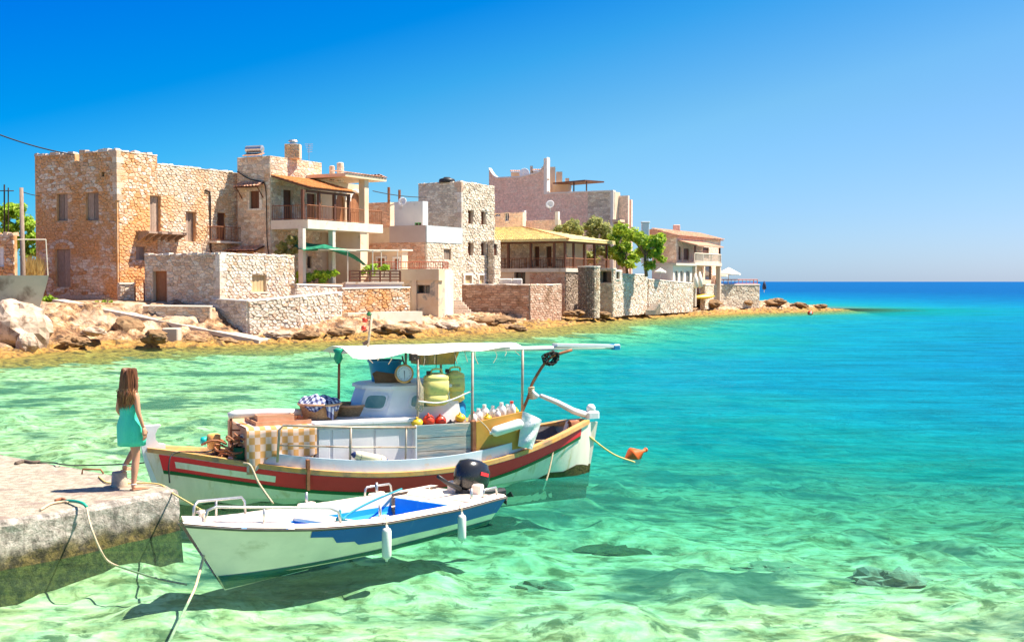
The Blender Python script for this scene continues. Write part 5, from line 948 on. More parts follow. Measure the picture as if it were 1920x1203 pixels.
# wheelhouse
zb0 = L(700, 792, .62).z; zt0 = L(760, 729, .58).z; xf = L(676, 790, .62).x; xr = L(866, 790, .62).x
def whr(ins, fr, z): return [(xr + ins, -.62 + ins, z), (xf - .38 - fr, -.62 + ins, z), (xf - fr, -.28, z), (xf - fr, .28, z), (xf - .38 - fr, .62 - ins, z), (xr + ins, .62 - ins, z)]
wh = MB().loft([whr(0, 0, zb0 - .05), whr(.07, .2, zt0)], True, True, True).build('wheelhouse', M['deck_white'], fb)
MB().loft([whr(.02, .14, zt0 + .003), whr(.02, .14, zt0 + .05), whr(.08, .24, zt0 + .08)], True, True, True).build('roof', M['deck_white'], wh)
def whpane(u0, u1, v0, v1, face, par, lift, name, m, rnd_=.3):
    A, B, C_, D = [Vector(q) for q in face]; N = (B - A).cross(D - A).normalized(); pts = []
    for k in range(20):
        t = 2 * math.pi * k / 20; cx, cy = math.cos(t), math.sin(t); e = 2 / 4.5; sx_ = abs(cx) ** e * (1 if cx > 0 else -1); sy_ = abs(cy) ** e * (1 if cy > 0 else -1); u, v = (u0 + u1) / 2 + sx_ * (u1 - u0) / 2, (v0 + v1) / 2 + sy_ * (v1 - v0) / 2; pts.append(A.lerp(B, u).lerp(D.lerp(C_, u), v) )
    if N.y < 0 and abs(N.y) > .2: N = -N
    return MB().loft([[p + N * .001 for p in pts], [p + N * lift for p in pts]], True, False, True).build(name, m, par)
lo, hi = whr(0, 0, zb0 - .05), whr(.07, .2, zt0)
side = (lo[5], lo[4], hi[4], hi[5]); cham = (lo[4], lo[3], hi[3], hi[4]); side_ = (lo[4], lo[5], hi[5], hi[4])
M['wh_glass'] = mat('wheelhouse_glass', (.10, .22, .18), (.22, .34, .27), 3, .08, coord='obj', spec=.8)
for fc_, a in ((side, (.24, .74, .42, .86)), (cham, (.12, .88, .40, .86))):
    o = whpane(*a, fc_, wh, .02, 'window_frame', M['deck_white']); d = .05; whpane(a[0] + d * .8, a[1] - d * .8, a[2] + d, a[3] - d, fc_, o, .026, 'pane', M['wh_glass'])
mb = MB(); 
for i in range(9):
    pass
# steel guard rails along the side deck
mb = MB(); ys = .98; q = [L(x, y, ys) for x, y in ((520, 866), (524, 805), (531, 797), (655, 801), (780, 801))]; mb.tube([q[0], q[1], q[2], q[3], q[4]], .02, 8); mb.tube([L(523, 834, ys), L(655, 838, ys), L(780, 838, ys)], .014, 6); mb.tube([L(658, 801, ys), L(656, 870, ys)], .02, 8); mb.tube([L(762, 801, ys), L(760, 870, ys)], .016, 8)
mb.build('guard_rail', M['steel_old'], fb, smooth=True)
b = hullp(1.7, zs(1.7), 1)[1]; MB().box(1.685, 1.73, b - .04, b + .045, zs(1.7) - .26, zs(1.7) + .2).build('iron_strap', M['rust'], fb)
# weathered plank locker and ochre panel
lk = lbox(782, 890, 798, 868, -.2, .92, 'plank_locker', M['wood_old'], z0=.32)
xa, xb = L(890, 820, .95).x, L(782, 820, .95).x
for k in range(3): z0_ = L(835, 868, .95).z; z1_ = L(835, 794, .95).z; MB().bbox(xa, xb, .925, .955, z0_ + (z1_ - z0_) * k / 3 + .006, z0_ + (z1_ - z0_) * (k + 1) / 3 - .004, .004).build('plank', M['plank'], lk)
MB().bbox(xb, xb + .03, .3, .955, L(835, 868, .95).z, z1_, .004).build('plank', M['deck_white'], lk)
pa = [L(x, y, .97) for x, y in ((893, 858), (893, 791), (982, 771), (1002, 793), (996, 835))]; prof_xz(pa, .93, .965, 'ochre_panel', M['ochre']); lbox(884, 894, 788, 866, .9, .985, 'panel_post', M['rust'])
lbox(893, 980, 806, 858, -.85, .9, 'gear_locker', M['ochre'], z0=.35)
# awning: boom, posts, canvas
boom = MB().tube([L(631, 659, 0), L(760, 656, 0), L(1160, 651, 0)], [.035, .04, .035], 8).build('awning_boom', M['deck_white'], fb, smooth=True)
mb = MB(); a, b_ = L(1040, 647, 0), L(1158, 649, 0); mb.hexa([a + Vector((0, .1, -.02)), b_ + Vector((0, .1, -.02)), b_ + Vector((0, -.1, -.02)), a + Vector((0, -.1, -.02)), a + Vector((0, .1, .03)), b_ + Vector((0, .1, .03)), b_ + Vector((0, -.1, .03)), a + Vector((0, -.1, .03))]); mb.build('boom_plank', M['deck_white'], fb); p = L(1150, 650, 0); MB().bbox(p.x - .09, p.x + .05, -.11, .11, p.z - .05, p.z + .05, .02).build('boom_end_wrap', M['blue_plastic'], fb)
v = []; fc = []; nx_, ny_ = 40, 16; xA, xB = L(632, 657, 0).x, L(960, 652, 0).x; zA_ = L(700, 653, 0).z
for i in range(nx_ + 1):
    for j in range(ny_ + 1):
        s_ = i / nx_; yy = -.85 + 1.7 * j / ny_; x = xA + (xB - xA) * s_; e = abs(yy) / .85; sc = abs(math.sin(math.pi * (s_ * 3.0 + .15))) ** .8; drop = (.03 + .14 * sc * max(0, 1 - s_ * 1.15)) * max(0, (e - .35) / .65) ** 1.2 + .012 * math.sin(17 * s_ + 3 * yy) * e
        w_ = .85 * (1 - .45 * max(0, s_ - .62) / .38) / .85; v.append((x, yy * w_, zA_ + .045 - drop - .02 * e))
for i in range(nx_):
    for j in range(ny_): a = i * (ny_ + 1) + j; fc.append((a, a + ny_ + 1, a + ny_ + 2, a + 1))
MB().mesh(v, fc).build('awning', M['tarp_white'], fb, smooth=True)
for k in range(16):
    x = xA + (xB - xA) * (.03 + .058 * k); sg = 1 if k % 4 else -1; zt_ = zA_ - .02; l = rnd.uniform(.08, .26); MB().tube(cr([(x, .80 * sg, zt_ - .02), (x + rnd.uniform(-.03, .03), .84 * sg, zt_ - l * .5), (x + rnd.uniform(-.06, .06), .86 * sg, zt_ - l)], 3), .006, 4).build('awning_cord', M['rope'], fb)
p = L(634, 668, .3); MB().lathe(p + Vector((0, 0, -.1)), [(.02, -.02), (.05, .02), (.075, .07), (.055, .15), (.09, .21), (.03, .23)], 7).build('corner_wrap', mat('green_plastic_sheet', (.01, .30, .17), rough=.5), fb, smooth=True)
for x, y0, y1, yy in ((635, 676, 748, .3), (783, 668, 868, .80), (885, 660, 866, .92), (979, 656, 776, .75), (826, 668, 740, -.5), (760, 662, 736, -.5)):
    MB().tube([L(x, y1, yy), L(x + (1 if y0 < 700 else 0), y0, yy)], .022, 8).build('awning_post', M['steel_old'] if x != 635 else M['rust'], fb, smooth=True)
# leaning pole with bound rope at the stern
MB().tube(cr([L(967, 800, .1), L(990, 745, .1), L(1000, 715, .1), L(1030, 672, .1), L(1072, 656, .1)], 5), .026, 7).build('stern_pole', M['rust'], fb, smooth=True)
rb2 = random.Random(3); mb = MB(); c = L(1033, 671, .1)
for k in range(7): mb.tube([c + Vector((.11 * math.cos(t + k) , .09 * math.sin(2 * t + k), .10 * math.sin(t * 1.0 + k * .9))) + Vector((rb2.uniform(-.03, .03), 0, rb2.uniform(-.03, .03))) for t in [2 * math.pi * i / 14 for i in range(15)]], .014, 5)
mb.build('rope_bundle', M['cable'], fb); c = L(996, 735, .1); mb = MB()
for k in range(6): mb.tube([c + Vector((.045 * math.cos(t), .045 * math.sin(t), -.1 + .035 * k + .01 * math.sin(t))) for t in [2 * math.pi * i / 10 for i in range(11)]], .016, 5)
mb.build('rope_lashing', M['rope'], fb); p = L(1002, 742, .12); MB().lathe(p, [(.02, .12), (.03, .08), (.085, -.02), (.08, -.02), (.02, .06)], 14, (.45, .2, .9)).build('lamp_shade', M['white'], fb, smooth=True)
# short mast with red lights at the awning
p0, p1 = L(689, 655, .2), L(697, 592, .2); ms = MB().tube([p0, p1], .022, 7).build('mast', M['rope'], fb, smooth=True); p = L(692, 589, .2); MB().lathe(p, [(.02, -.03), (.05, 0), (.02, .04)], 8).build('finial', M['green_paint'], ms)
for x, y in ((684, 600), (682, 615)): q = L(x, y, .2); MB().lathe(q, [(.01, -.04), (.04, -.035), (.045, 0), (.04, .035), (.01, .04)], 10).build('red_lamp', M['red_buoy'], ms, smooth=True)
mb = MB(); mb.tube([L(690, 600, .2), L(684, 604, .2)], .01, 4); mb.tube([L(689, 618, .2), L(680, 622, .2)], .012, 4); mb.tube([L(689, 640, .2), L(681, 645, .2)], .03, 6); mb.build('lamp_bracket', M['iron'], ms)
# pulpit bar at the bow side with the furled white sail roll
mb = MB(); mb.tube([L(433, 832, .3), L(433, 781, .3)], .022, 8); mb.tube([L(433, 806, .3), L(478, 806, .3)], .014, 6); mb.build('pulpit_post', M['rust'], fb, smooth=True)
MB().tube([L(428, 779, .3), L(440, 776, .3), L(500, 773, .3), L(575, 772, .3)], [.05, .065, .065, .05], 9).build('furled_roll', M['tarp_white'], fb, smooth=True)
mb = MB(); c = L(404, 848, 0)
mb.lathe((c.x, .15, c.z - .08), [(.16, 0), (.17, .06), (.05, .10), (.05, .2), (.1, .22), (.02, .24)], 10); mb.build('bow_bollard', M['iron'], fb)
# ------------------------------------------------------------------ loose gear on the boat (each a thing of its own)
def Wd(mb): return mb.xf(FBF.M)
def root_at(name, loc_local, label, cat, group=None): return empty(name, FBF.W(loc_local), label, cat, group)
ax0, ax1 = L(594, 830, .86).x, L(461, 830, .80).x; zc0, zc1 = .46, L(520, 799, .84).z
cb = empty('draped_chest', FBF.W(((ax0 + ax1) / 2, .1, .5)), 'gear chest draped in gold and cream checked cloth on the foredeck', 'chest', rz=FBF.rz, local=True); cb['category'] = 'chest'
o = MB().bbox(ax0 + .02 - (ax0 + ax1) / 2, ax1 - .02 - (ax0 + ax1) / 2, -.75, .70, zc0 - .5, zc1 - .52, .02).build('box', M['crate_wood']); o.parent = cb
v = []; fc = []; nx_, nv = 30, 14
for i in range(nx_ + 1):
    for j in range(nv + 1):
        s_ = i / nx_; t = j / nv; x = ax0 + (ax1 - ax0) * s_ - (ax0 + ax1) / 2; hang = (zc1 - zc0) * (.62 + .32 * math.sin(s_ * 5.0) ** 2)
        if t < .3: y, z = -.1 + .85 * t / .3, zc1 - .5
        else: q = (t - .3) / .7; y, z = .75 + .025 * math.sin(s_ * 23) * q + .02, zc1 - .5 - hang * q
        v.append((x, y, z))
for i in range(nx_):
    for j in range(nv): a = i * (nv + 1) + j; fc.append((a, a + 1, a + nv + 2, a + nv + 1))
o = MB().mesh(v, fc).build('cloth', m_check, smooth=True); o.parent = cb
def crate(px0, px1, py0, py1, y0, y1, label, rows):
    a, b = L(px0, py0, y1), L(px1, py1, y1); xa, xb = sorted((a.x, b.x)); r = root_at('wooden_crate', ((xa + xb) / 2, (y0 + y1) / 2, b.z), label, 'crate', 'crates on the gear chest'); h = (a.z - b.z) / rows
    for k in range(rows):
        z0_, z1_ = b.z + k * h + .008, b.z + (k + 1) * h - .008
        for bx_ in ((xa, xb, y1 - .015, y1, z0_, z1_), (xa, xb, y0, y0 + .015, z0_, z1_), (xa, xa + .015, y0 + .016, y1 - .016, z0_, z1_), (xb - .015, xb, y0 + .016, y1 - .016, z0_, z1_)): Wd(MB().box(*bx_)).build('slat', M['crate_wood'], r)
    for cx_ in (xa + .02, xb - .05):
        for cy_ in (y0 + .017, y1 - .047): Wd(MB().box(cx_, cx_ + .03, cy_, cy_ + .03, b.z, a.z - .01)).build('corner_post', M['crate_wood'], r)
    Wd(MB().box(xa + .016, xb - .016, y0 + .016, y1 - .016, b.z, b.z + .012)).build('bottom', M['crate_wood'], r)
crate(480, 584, 790, 800, -.1, .7, 'long low slatted crate lying on the checked cloth, lower of the stack', 1); crate(483, 552, 778, 789.5, -.15, .55, 'shorter slatted crate with crumpled paper, top of the stack', 1)
def basket(px, py0, py1, yy, rpx, label):
    t = L(px, py0, yy); b = L(px, py1, yy); h = t.z - b.z; R_ = rpx / F * 20; r = empty('wicker_basket', FBF.W(b), label, 'basket', 'wicker baskets on the cabin top', rz=FBF.rz, local=True)
    o = MB().lathe((0, 0, 0), [(R_ * .72, 0), (R_ * .8, h * .3), (R_ * .92, h * .75), (R_, h), (R_ * .9, h), (R_ * .7, h * .2), (.02, h * .15)], 28).build('body', M['wicker'], smooth=True); o.parent = r
    mb = MB(); ring = [(R_ * math.cos(2 * math.pi * k / 24), R_ * math.sin(2 * math.pi * k / 24), h) for k in range(25)]; mb.tube(ring, .022, 6); o = mb.build('rim', M['crate_wood'], smooth=True); o.parent = r; return h, R_, b
basket(654, 758, 792, .05, 38, 'plain wicker basket nearest the wheelhouse'); h_, R_, bb = basket(600, 756, 793, .35, 38, 'wicker basket holding the blue and white checked cloth')
# gingham cloth over the basket rim
v = []; fc = []; n1, n2 = 26, 22; uv = []
for i in range(n1 + 1):
    for j in range(n2 + 1):
        a, t = i / n1, j / n2; x = -.30 + .66 * a; yy = -.25 + .66 * t; rr = math.hypot(x, yy); inside = max(0, 1 - (rr / R_) ** 2)
        z = h_ + .03 + .15 * inside * (.7 + .3 * math.sin(7 * a + 5 * t)) + .03 * math.sin(13 * a) * math.cos(11 * t)
        if rr > R_ * 1.0: z = h_ + .03 - (rr - R_) * (2.6 if -.16 < x < .0 else .55 + .5 * math.sin(9 * x) ** 2); k = (R_ * 1.02 + (rr - R_) * .12) / rr; x *= k; yy *= k
        v.append(FBF.W(bb + Vector((x, yy, z)))); uv.append((a, t))
for i in range(n1):
    for j in range(n2): q = i * (n2 + 1) + j; fc.append((q, q + n2 + 1, q + n2 + 2, q + 1))
o = MB().mesh(v, fc).build('checked_cloth', m_ging, None, smooth=True, label='navy and white checked cloth spilling over the wicker basket rim', cat='cloth'); ul = o.data.uv_layers.new(name='UVMap')
for lp in o.data.loops: ul.data[lp.index].uv = uv[lp.vertex_index]
# tub, blanket, scale
b0_ = L(722, 729, -.1); Wd(MB().lathe(b0_ + Vector((0, 0, -.02)), [(.20, 0), (.23, .25), (.27, .46), (.29, .47), (.29, .5), (.26, .5), (.2, .06), (.01, .05)], 24)).build('blue_tub', M['blue_plastic'], None, smooth=True, label='tall blue plastic tub standing on the wheelhouse roof under the awning', cat='tub')
v = []; fc = []; c = L(740, 712, .25); nA, nB = 14, 12
for i in range(nA + 1):
    for j in range(nB + 1):
        s_, t = i / nA, j / nB; x = L(765, 712, .25).x + (L(705, 712, .25).x - L(765, 712, .25).x) * s_; top_ = L(740, 702, .25).z - .03 * math.sin(6 * s_); hang = (.18 + .32 * s_ ** 1.5) * t ** 1.1; v.append(FBF.W((x + .04 * t * math.sin(9 * s_), .05 + .42 * t ** .7 + .03 * math.sin(14 * s_) * t, top_ - hang + .05 * math.sin(3 * s_ + 4 * t))))
for i in range(nA):
    for j in range(nB): a = i * (nB + 1) + j; fc.append((a, a + nB + 1, a + nB + 2, a + 1))
MB().mesh(v, fc).build('brown_blanket', M['brown_cloth'], None, smooth=True, label='brown blanket thrown over the wheelhouse roof behind the dial scale', cat='blanket')
c = L(758, 700, .68); sc = root_at('dial_scale', c, 'round hanging dial scale with white face under the awning', 'scale'); ra_ = 17.5 / F * 19.6; n_ = (.22, 1, .15)
Wd(MB().lathe(c, [(ra_ * .8, -.07), (ra_, -.05), (ra_, .02), (ra_ * .84, .03), (ra_ * .82, .005), (.01, .005)], 28, n_)).build('case', M['orange_wood'], sc, smooth=True)
Wd(MB().lathe(c, [(.01, .0), (ra_ * .82, .006), (ra_ * .8, .010), (.01, .0102)], 28, n_)).build('dial', M['white'], sc)
av = Vector(n_).normalized(); aa = Vector((1, 0, 0)); aa = (aa - av * aa.dot(av)).normalized(); bb2 = av.cross(aa); mb = MB()
for k in range(24): t = 2 * math.pi * k / 24; d1 = aa * math.cos(t) + bb2 * math.sin(t); s1 = aa * -math.sin(t) + bb2 * math.cos(t); r0, r1 = ra_ * (.60 if k % 2 else .54), ra_ * .70; w_ = .0022; o1 = c + av * .0125; mb.quad(o1 + d1 * r0 - s1 * w_, o1 + d1 * r0 + s1 * w_, o1 + d1 * r1 + s1 * w_, o1 + d1 * r1 - s1 * w_)
Wd(mb).build('tick_marks', M['iron'], sc); q = c + av * .015; Wd(MB().hexa([q + aa * .006 - bb2 * ra_ * .3, q - aa * .006 - bb2 * ra_ * .3, q - aa * .002 + bb2 * ra_ * .6, q + aa * .002 + bb2 * ra_ * .6] + [p + av * .003 for p in (q + aa * .006 - bb2 * ra_ * .3, q - aa * .006 - bb2 * ra_ * .3, q - aa * .002 + bb2 * ra_ * .6, q + aa * .002 + bb2 * ra_ * .6)])).build('pointer', M['iron'], sc)
mb = MB(); mb.tube([c + Vector((0, 0, ra_)), c + Vector((0, -.1, ra_ + .12))], .012, 5); Wd(mb).build('hook', M['iron'], sc)
# wooden tray hung under the awning
a, b_ = L(787, 660, .4), L(857, 660, .4); xa, xb = b_.x, a.x; zt1 = a.z - .01; mb = MB()
mb.loft([[(xa + .05, -.1, zt1 - .2), (xb - .03, -.1, zt1 - .2), (xb - .03, .4, zt1 - .2), (xa + .05, .4, zt1 - .2)], [(xa - .02, -.15, zt1), (xb, -.15, zt1), (xb, .45, zt1), (xa - .02, .45, zt1)]]); Wd(mb).build('wooden_tray', M['orange_wood'], None, label='orange brown wooden tray slung under the awning above the jerrycans', cat='tray')
p = L(776, 670, .82); Wd(MB().bbox(p.x - .05, p.x + .06, .75, .86, p.z - .05, p.z + .06, .01)).build('deck_lamp', M['iron'], None, label='small dark box lamp at the awning corner by the dial scale', cat='lamp')
# jerrycans
def jerry(px0, px1, py0, py1, yy, label):
    a, b = L(px0, py0 + 8, yy), L(px1, py1, yy); xa, xb = sorted((a.x, b.x)); z0_, z1_ = b.z, a.z; r = root_at('jerrycan', ((xa + xb) / 2, yy, z0_), label, 'jerrycan', 'jerrycans hanging from the awning'); d = .26; c = .05
    def ring(i, z): return [(xa + i + c, yy - d + i, z), (xb - i - c, yy - d + i, z), (xb - i, yy - d + i + c, z), (xb - i, yy - i - c, z), (xb - i - c, yy - i, z), (xa + i + c, yy - i, z), (xa + i, yy - i - c, z), (xa + i, yy - d + i + c, z)]
    h = z1_ - z0_; Wd(MB().loft([ring(.05, z0_), ring(.005, z0_ + .05), ring(.0, z0_ + h * .3), ring(.012, z0_ + h * .32), ring(.012, z0_ + h * .36), ring(0, z0_ + h * .38), ring(0, z0_ + h * .75), ring(.012, z0_ + h * .77), ring(0, z0_ + h * .8), ring(.01, z0_ + h * .9), ring(.09, z1_)])).build('body', M['jerry'], r, smooth=True)
    m_ = (xa + xb) / 2; Wd(MB().tube(cr([(m_ - .1, yy - .13, z1_ - .01), (m_ - .08, yy - .13, z1_ + .05), (m_ + .06, yy - .13, z1_ + .05), (m_ + .09, yy - .13, z1_ - .01)], 4), .016, 6)).build('handle', M['jerry'], r, smooth=True); Wd(MB().lathe((m_ + .13, yy - .13, z1_ - .03), [(.035, 0), (.035, .06), (.01, .06)], 10)).build('cap', M['iron'], r)
    Wd(MB().tube([(m_, yy - .13, z1_ + .05), (m_, yy - .1, L(px0, 660, yy).z)], .006, 4)).build('hanging_cord', M['cable'], r)
jerry(802, 844, 692, 760, .84, 'yellow green jerrycan hanging nearest the dial scale'); jerry(842, 874, 688, 754, .60, 'second yellow green jerrycan hanging behind the nearer one, towards the stern')
c = L(854, 775, .35); Wd(MB().lathe((c.x, c.y, c.z - .28), [(.14, 0), (.17, .05), (.17, .42), (.13, .48), (.05, .49), (.05, .52), (.01, .52)], 18)).build('blue_barrel', M['blue_plastic'], None, smooth=True, label='small blue barrel behind the red buoys below the jerrycans', cat='barrel')
def ball(px, py, rpx, yy, m, label, name='buoy', grp='round buoys on the plank locker', sy=1.0):
    c = L(px, py, yy); r_ = rpx / F * (20.0 - .9 * yy) ; prof = [(r_ * math.sin(math.pi * k / 10) + .001, -r_ * math.cos(math.pi * k / 10) * sy) for k in range(11)] + [(.02, r_ * sy + .015), (.012, r_ * sy + .03)]
    return Wd(MB().lathe(c, prof, 18, (.2, .3, 1))).build(name, m, None, smooth=True, label=label, cat='buoy', group=grp)
ball(804, 788, 11.5, .8, M['red_buoy'], 'round red buoy on the plank locker, nearer the bow'); ball(826, 789, 11, .75, M['red_buoy'], 'round red buoy on the plank locker, nearer the stern'); ball(782, 792, 11, .85, M['yellow_buoy'], 'yellow buoy at the bow end of the plank locker', sy=.75)
ball(863, 783, 10, .7, M['yellow_buoy'], 'yellow buoy among the white bottles behind the red ones', sy=.8); ball(838, 780, 9, .5, M['cream_fender'], 'pale dusty buoy half hidden behind the second red buoy', sy=.9); ball(914, 783, 8, .75, M['yellow_buoy'], 'yellow buoy in front of white bottles near the ochre panel', sy=.7); ball(968, 770, 5, .5, M['yellow_buoy'], 'small yellow buoy at the stern end of the bottles', sy=.8); ball(845, 794, 8, .8, M['tarp'], 'dark grey float beside the second red buoy', sy=.6)
def bottle(px, py, hpx, rpx, yy, capm, label):
    b = L(px, py + hpx / 2, yy); k = (20.0 - .9 * yy) / F; h = hpx * k; r_ = rpx * k; r = root_at('plastic_bottle', b, label, 'bottle', 'white bottle floats behind the ochre panel')
    Wd(MB().lathe(b, [(r_ * .8, 0), (r_, h * .06), (r_, h * .55), (r_ * .8, h * .72), (r_ * .35, h * .84), (r_ * .33, h * .9)], 14, (.1, .25, 1))).build('body', M['bottle'], r, smooth=True); ax_ = Vector((.1, .25, 1)).normalized(); Wd(MB().lathe(b + ax_ * h * .88, [(r_ * .4, 0), (r_ * .4, h * .12), (.005, h * .12)], 10)).build('cap', capm, r)
BT = [(897, 778, 30, 9, .6, 'white'), (908, 772, 34, 9.5, .45, 'white'), (924, 773, 32, 8, .55, 'white'), (940, 768, 34, 9.5, .5, 'white'), (951, 770, 30, 8.5, .35, 'white'), (959, 766, 36, 8.5, .5, 'red_buoy'), (886, 782, 26, 8.5, .7, 'red_buoy'), (932, 776, 24, 7, .7, 'white')]
BL = ['white bottle float just behind the yellow buoy near the ochre panel', 'tall white bottle float behind the front row, third from the wheelhouse side', 'narrow white bottle float leaning before the tall ones', 'wide white bottle float standing highest beside the red capped one', 'white bottle float half hidden behind the red capped one', 'white bottle float with a red cap at the stern end', 'squat white bottle float with red cap beside the awning post', 'small squat white bottle float low in the front row']
for t, lb in zip(BT, BL): bottle(*t[:5], M[t[5]], lb)
# fenders
def fender(A, B, r_, m, endm, label, grp, frame=FBF, both=True):
    A, B = Vector(A), Vector(B); ax_ = (B - A); h = ax_.length; root = empty('fender', frame.W((A + B) / 2), label, 'fender', grp)
    MB().lathe(A, [(r_ * .35, h * .06), (r_ * .8, h * .1), (r_, h * .17), (r_, h * .5), (r_, h * .83), (r_ * .8, h * .9), (r_ * .35, h * .94)], 16, ax_).xf(frame.M).build('body', m, root, smooth=True)
    for a, d in ((A, 1), (B, -1)):
        MB().lathe(a, [(.01, 0), (r_ * .3, h * .01), (r_ * (.62 if endm != m else .28), h * .06), (r_ * (1.03 if endm != m else .4), h * (.24 if endm != m else .08)), (.01, h * (.25 if endm != m else .09))], 14, ax_ * d).xf(frame.M).build('end_cap', endm, root, smooth=True)
    return root
fender(L(659, 851, 1.02), L(728, 865, 1.02), .075, M['cream_fender'], M['navy'], 'cream fender with navy ends lying by the cabin cupboards', 'fenders on the fishing boat')
fender(L(918, 812, 1.06), L(984, 791, 1.04), .085, M['fender'], M['fender'], 'white fender tied against the ochre panel', 'fenders on the fishing boat')
fender(L(450, 823, .55), L(478, 818, .4), .07, M['cream_fender'], M['navy'], 'fender with navy end beside the checked cloth at the bow', 'fenders on the fishing boat')
# plastic bag
v = []; fc = []; A_ = [L(980, 770, 1.04), L(1016, 787, 1.0), L(998, 842, 1.02), L(971, 836, 1.04)]
for side in (0, 1):
    for i in range(13):
        for j in range(13):
            s_, t = i / 12, j / 12; p = A_[0].lerp(A_[1], s_).lerp(A_[3].lerp(A_[2], s_), t); e = math.sin(math.pi * s_) * min(1, .25 + 1.2 * math.sin(math.pi * min(1, t * .75 + .12))); v.append(FBF.W(p + Vector((0, (.10 if side == 0 else -.04) * e + .018 * math.sin(9 * s_ + 13 * t) * e, 0))))
for side in (0, 1):
    for i in range(12):
        for j in range(12): a = side * 169 + i * 13 + j; q = (a, a + 13, a + 14, a + 1); fc.append(q if side else q[::-1])
MB().mesh(v, fc).build('plastic_bag', mat('crumpled_white_plastic', (.74, .74, .74), (.80, .78, .76), 9, .3, stain=(.30, .42, .62), sscale=9, slo=.6, shi=.7, bump=.6, bscale=28), None, smooth=True, label='crumpled white plastic bag hanging from the end of the ochre panel', cat='bag')
# stern tarp
v = []; fc = []
for i in range(15):
    for j in range(13):
        s_, t = i / 14, j / 12; x = -2.0 - 1.1 * s_; w_ = max(.05, hb(x) - .13); y = -w_ + 2 * w_ * t; v.append(FBF.W((x, y, zs(x) + .02 - .26 * math.sin(math.pi * t) * (1 - .3 * s_) + .02 * math.sin(11 * s_ + 5 * t))))
for i in range(14):
    for j in range(12): a = i * 13 + j; fc.append((a, a + 1, a + 14, a + 13))
MB().mesh(v, fc).build('tarpaulin', M['tarp'], None, smooth=True, label='dark tarpaulin stretched over the stern well of the fishing boat', cat='tarpaulin')
# bow gear
c = L(401, 827, .15); bo = root_at('bow_buoy', c, 'orange buoy with teal cap standing among ropes on the bow', 'buoy'); r_ = .1; Wd(MB().lathe(c, [(.06, -.13), (.10, -.1), (.105, 0), (.10, .1), (.07, .115), (.01, .12)], 16)).build('body', mat('faded_orange_vinyl', (.78, .36, .08), (.82, .42, .14), 6, .5), bo, smooth=True); Wd(MB().lathe(c, [(.05, -.2), (.07, -.12), (.01, -.1)], 12, (-.9, .1, -.1))).build('side_cap', mat('teal_vinyl', (.01, .40, .36), rough=.4), bo, smooth=True)
rg = random.Random(12); mb = MB(); c = L(430, 846, .35)
for k in range(9):
    cx, cy, rr_1 = rg.uniform(-.22, .25), rg.uniform(-.15, .2), rg.uniform(.10, .2); mb.tube([c + Vector((cx + rr_1 * math.cos(t), cy + rr_1 * .8 * math.sin(t), -.03 + .035 * k + .04 * math.sin(t * 2 + k))) for t in [2 * math.pi * i / 14 * .95 for i in range(15)]], .017, 6)
Wd(mb).build('rope_heap', mat('tan_red_rope', (.30, .11, .05), (.44, .2, .1), 20, .9), None, label='heap of reddish brown rope piled on the bow deck', cat='rope')
c = L(455, 862, .5); Wd(MB().lathe((c.x + .02, c.y, c.z - .02), [(.1, 0), (.12, .04), (.13, .22), (.11, .22), (.1, .05), (.01, .04)], 14)).build('green_pot', M['green_paint'], None, smooth=True, label='small dark green pot beside the rope heap at the bow', cat='pot')
# hanging lines
def line(pts, r_, m, label, frame=FBF, n=8, name='rope', cat='rope', parent=None): mb = MB(); mb.tube(cr(pts, n), r_, 6); mb.xf(frame.M); return mb.build(name, m, parent, smooth=True, label=label, cat=cat)
line([L(457, 868, 1.0), L(470, 873, 1.2), L(485, 905, 1.3), L(512, 944, 1.5)], .018, M['rope'], 'pale rope hanging from the rail over the red band')
line([L(318, 905, .55), L(317, 868, .5), L(330, 848, .4), L(390, 846, .3), L(412, 833, .2)], .012, M['cable'], 'thin black cable from the bow buoy over the rail down to the pier')
line([L(1018, 920, .85), L(1030, 880, .75), L(1038, 835, .6), L(1030, 826, .45), L(1005, 826, .2)], .016, M['rope'], 'rope hanging over the stern rail into the water')
line([L(1080, 796, .12), L(1110, 822, .05), L(1150, 851, -.1), L(1190, 866, -.3)], .016, M['rope_yellow'], 'pale yellow line from the stern post to the orange cone buoy')
mb = MB()
for k in range(5): x0 = 783; mb.tube(cr([L(x0 + 2 * k, 700 + 6 * k, .84), L(x0 + 6 + k, 730, .86), L(x0 + 1 + 2 * k, 752 + 4 * k, .87), L(x0 - 4 + k, 766, .85), L(x0 + 2, 742, .84)], 5), .009, 5)
Wd(mb).build('tangled_cord', M['rope'], None, label='pale tangled cord wound round the awning post by the jerrycans', cat='rope')
line([L(785, 752, .9), L(820, 755, .9), L(850, 748, .9), L(884, 733, .92)], .014, M['tarp_white'], 'white line tied round both jerrycans to the awning post')
line([L(895, 783, .98), L(912, 800, 1.02), L(920, 811, 1.05)], .01, M['rope'], 'short cord holding the white fender on the ochre panel')
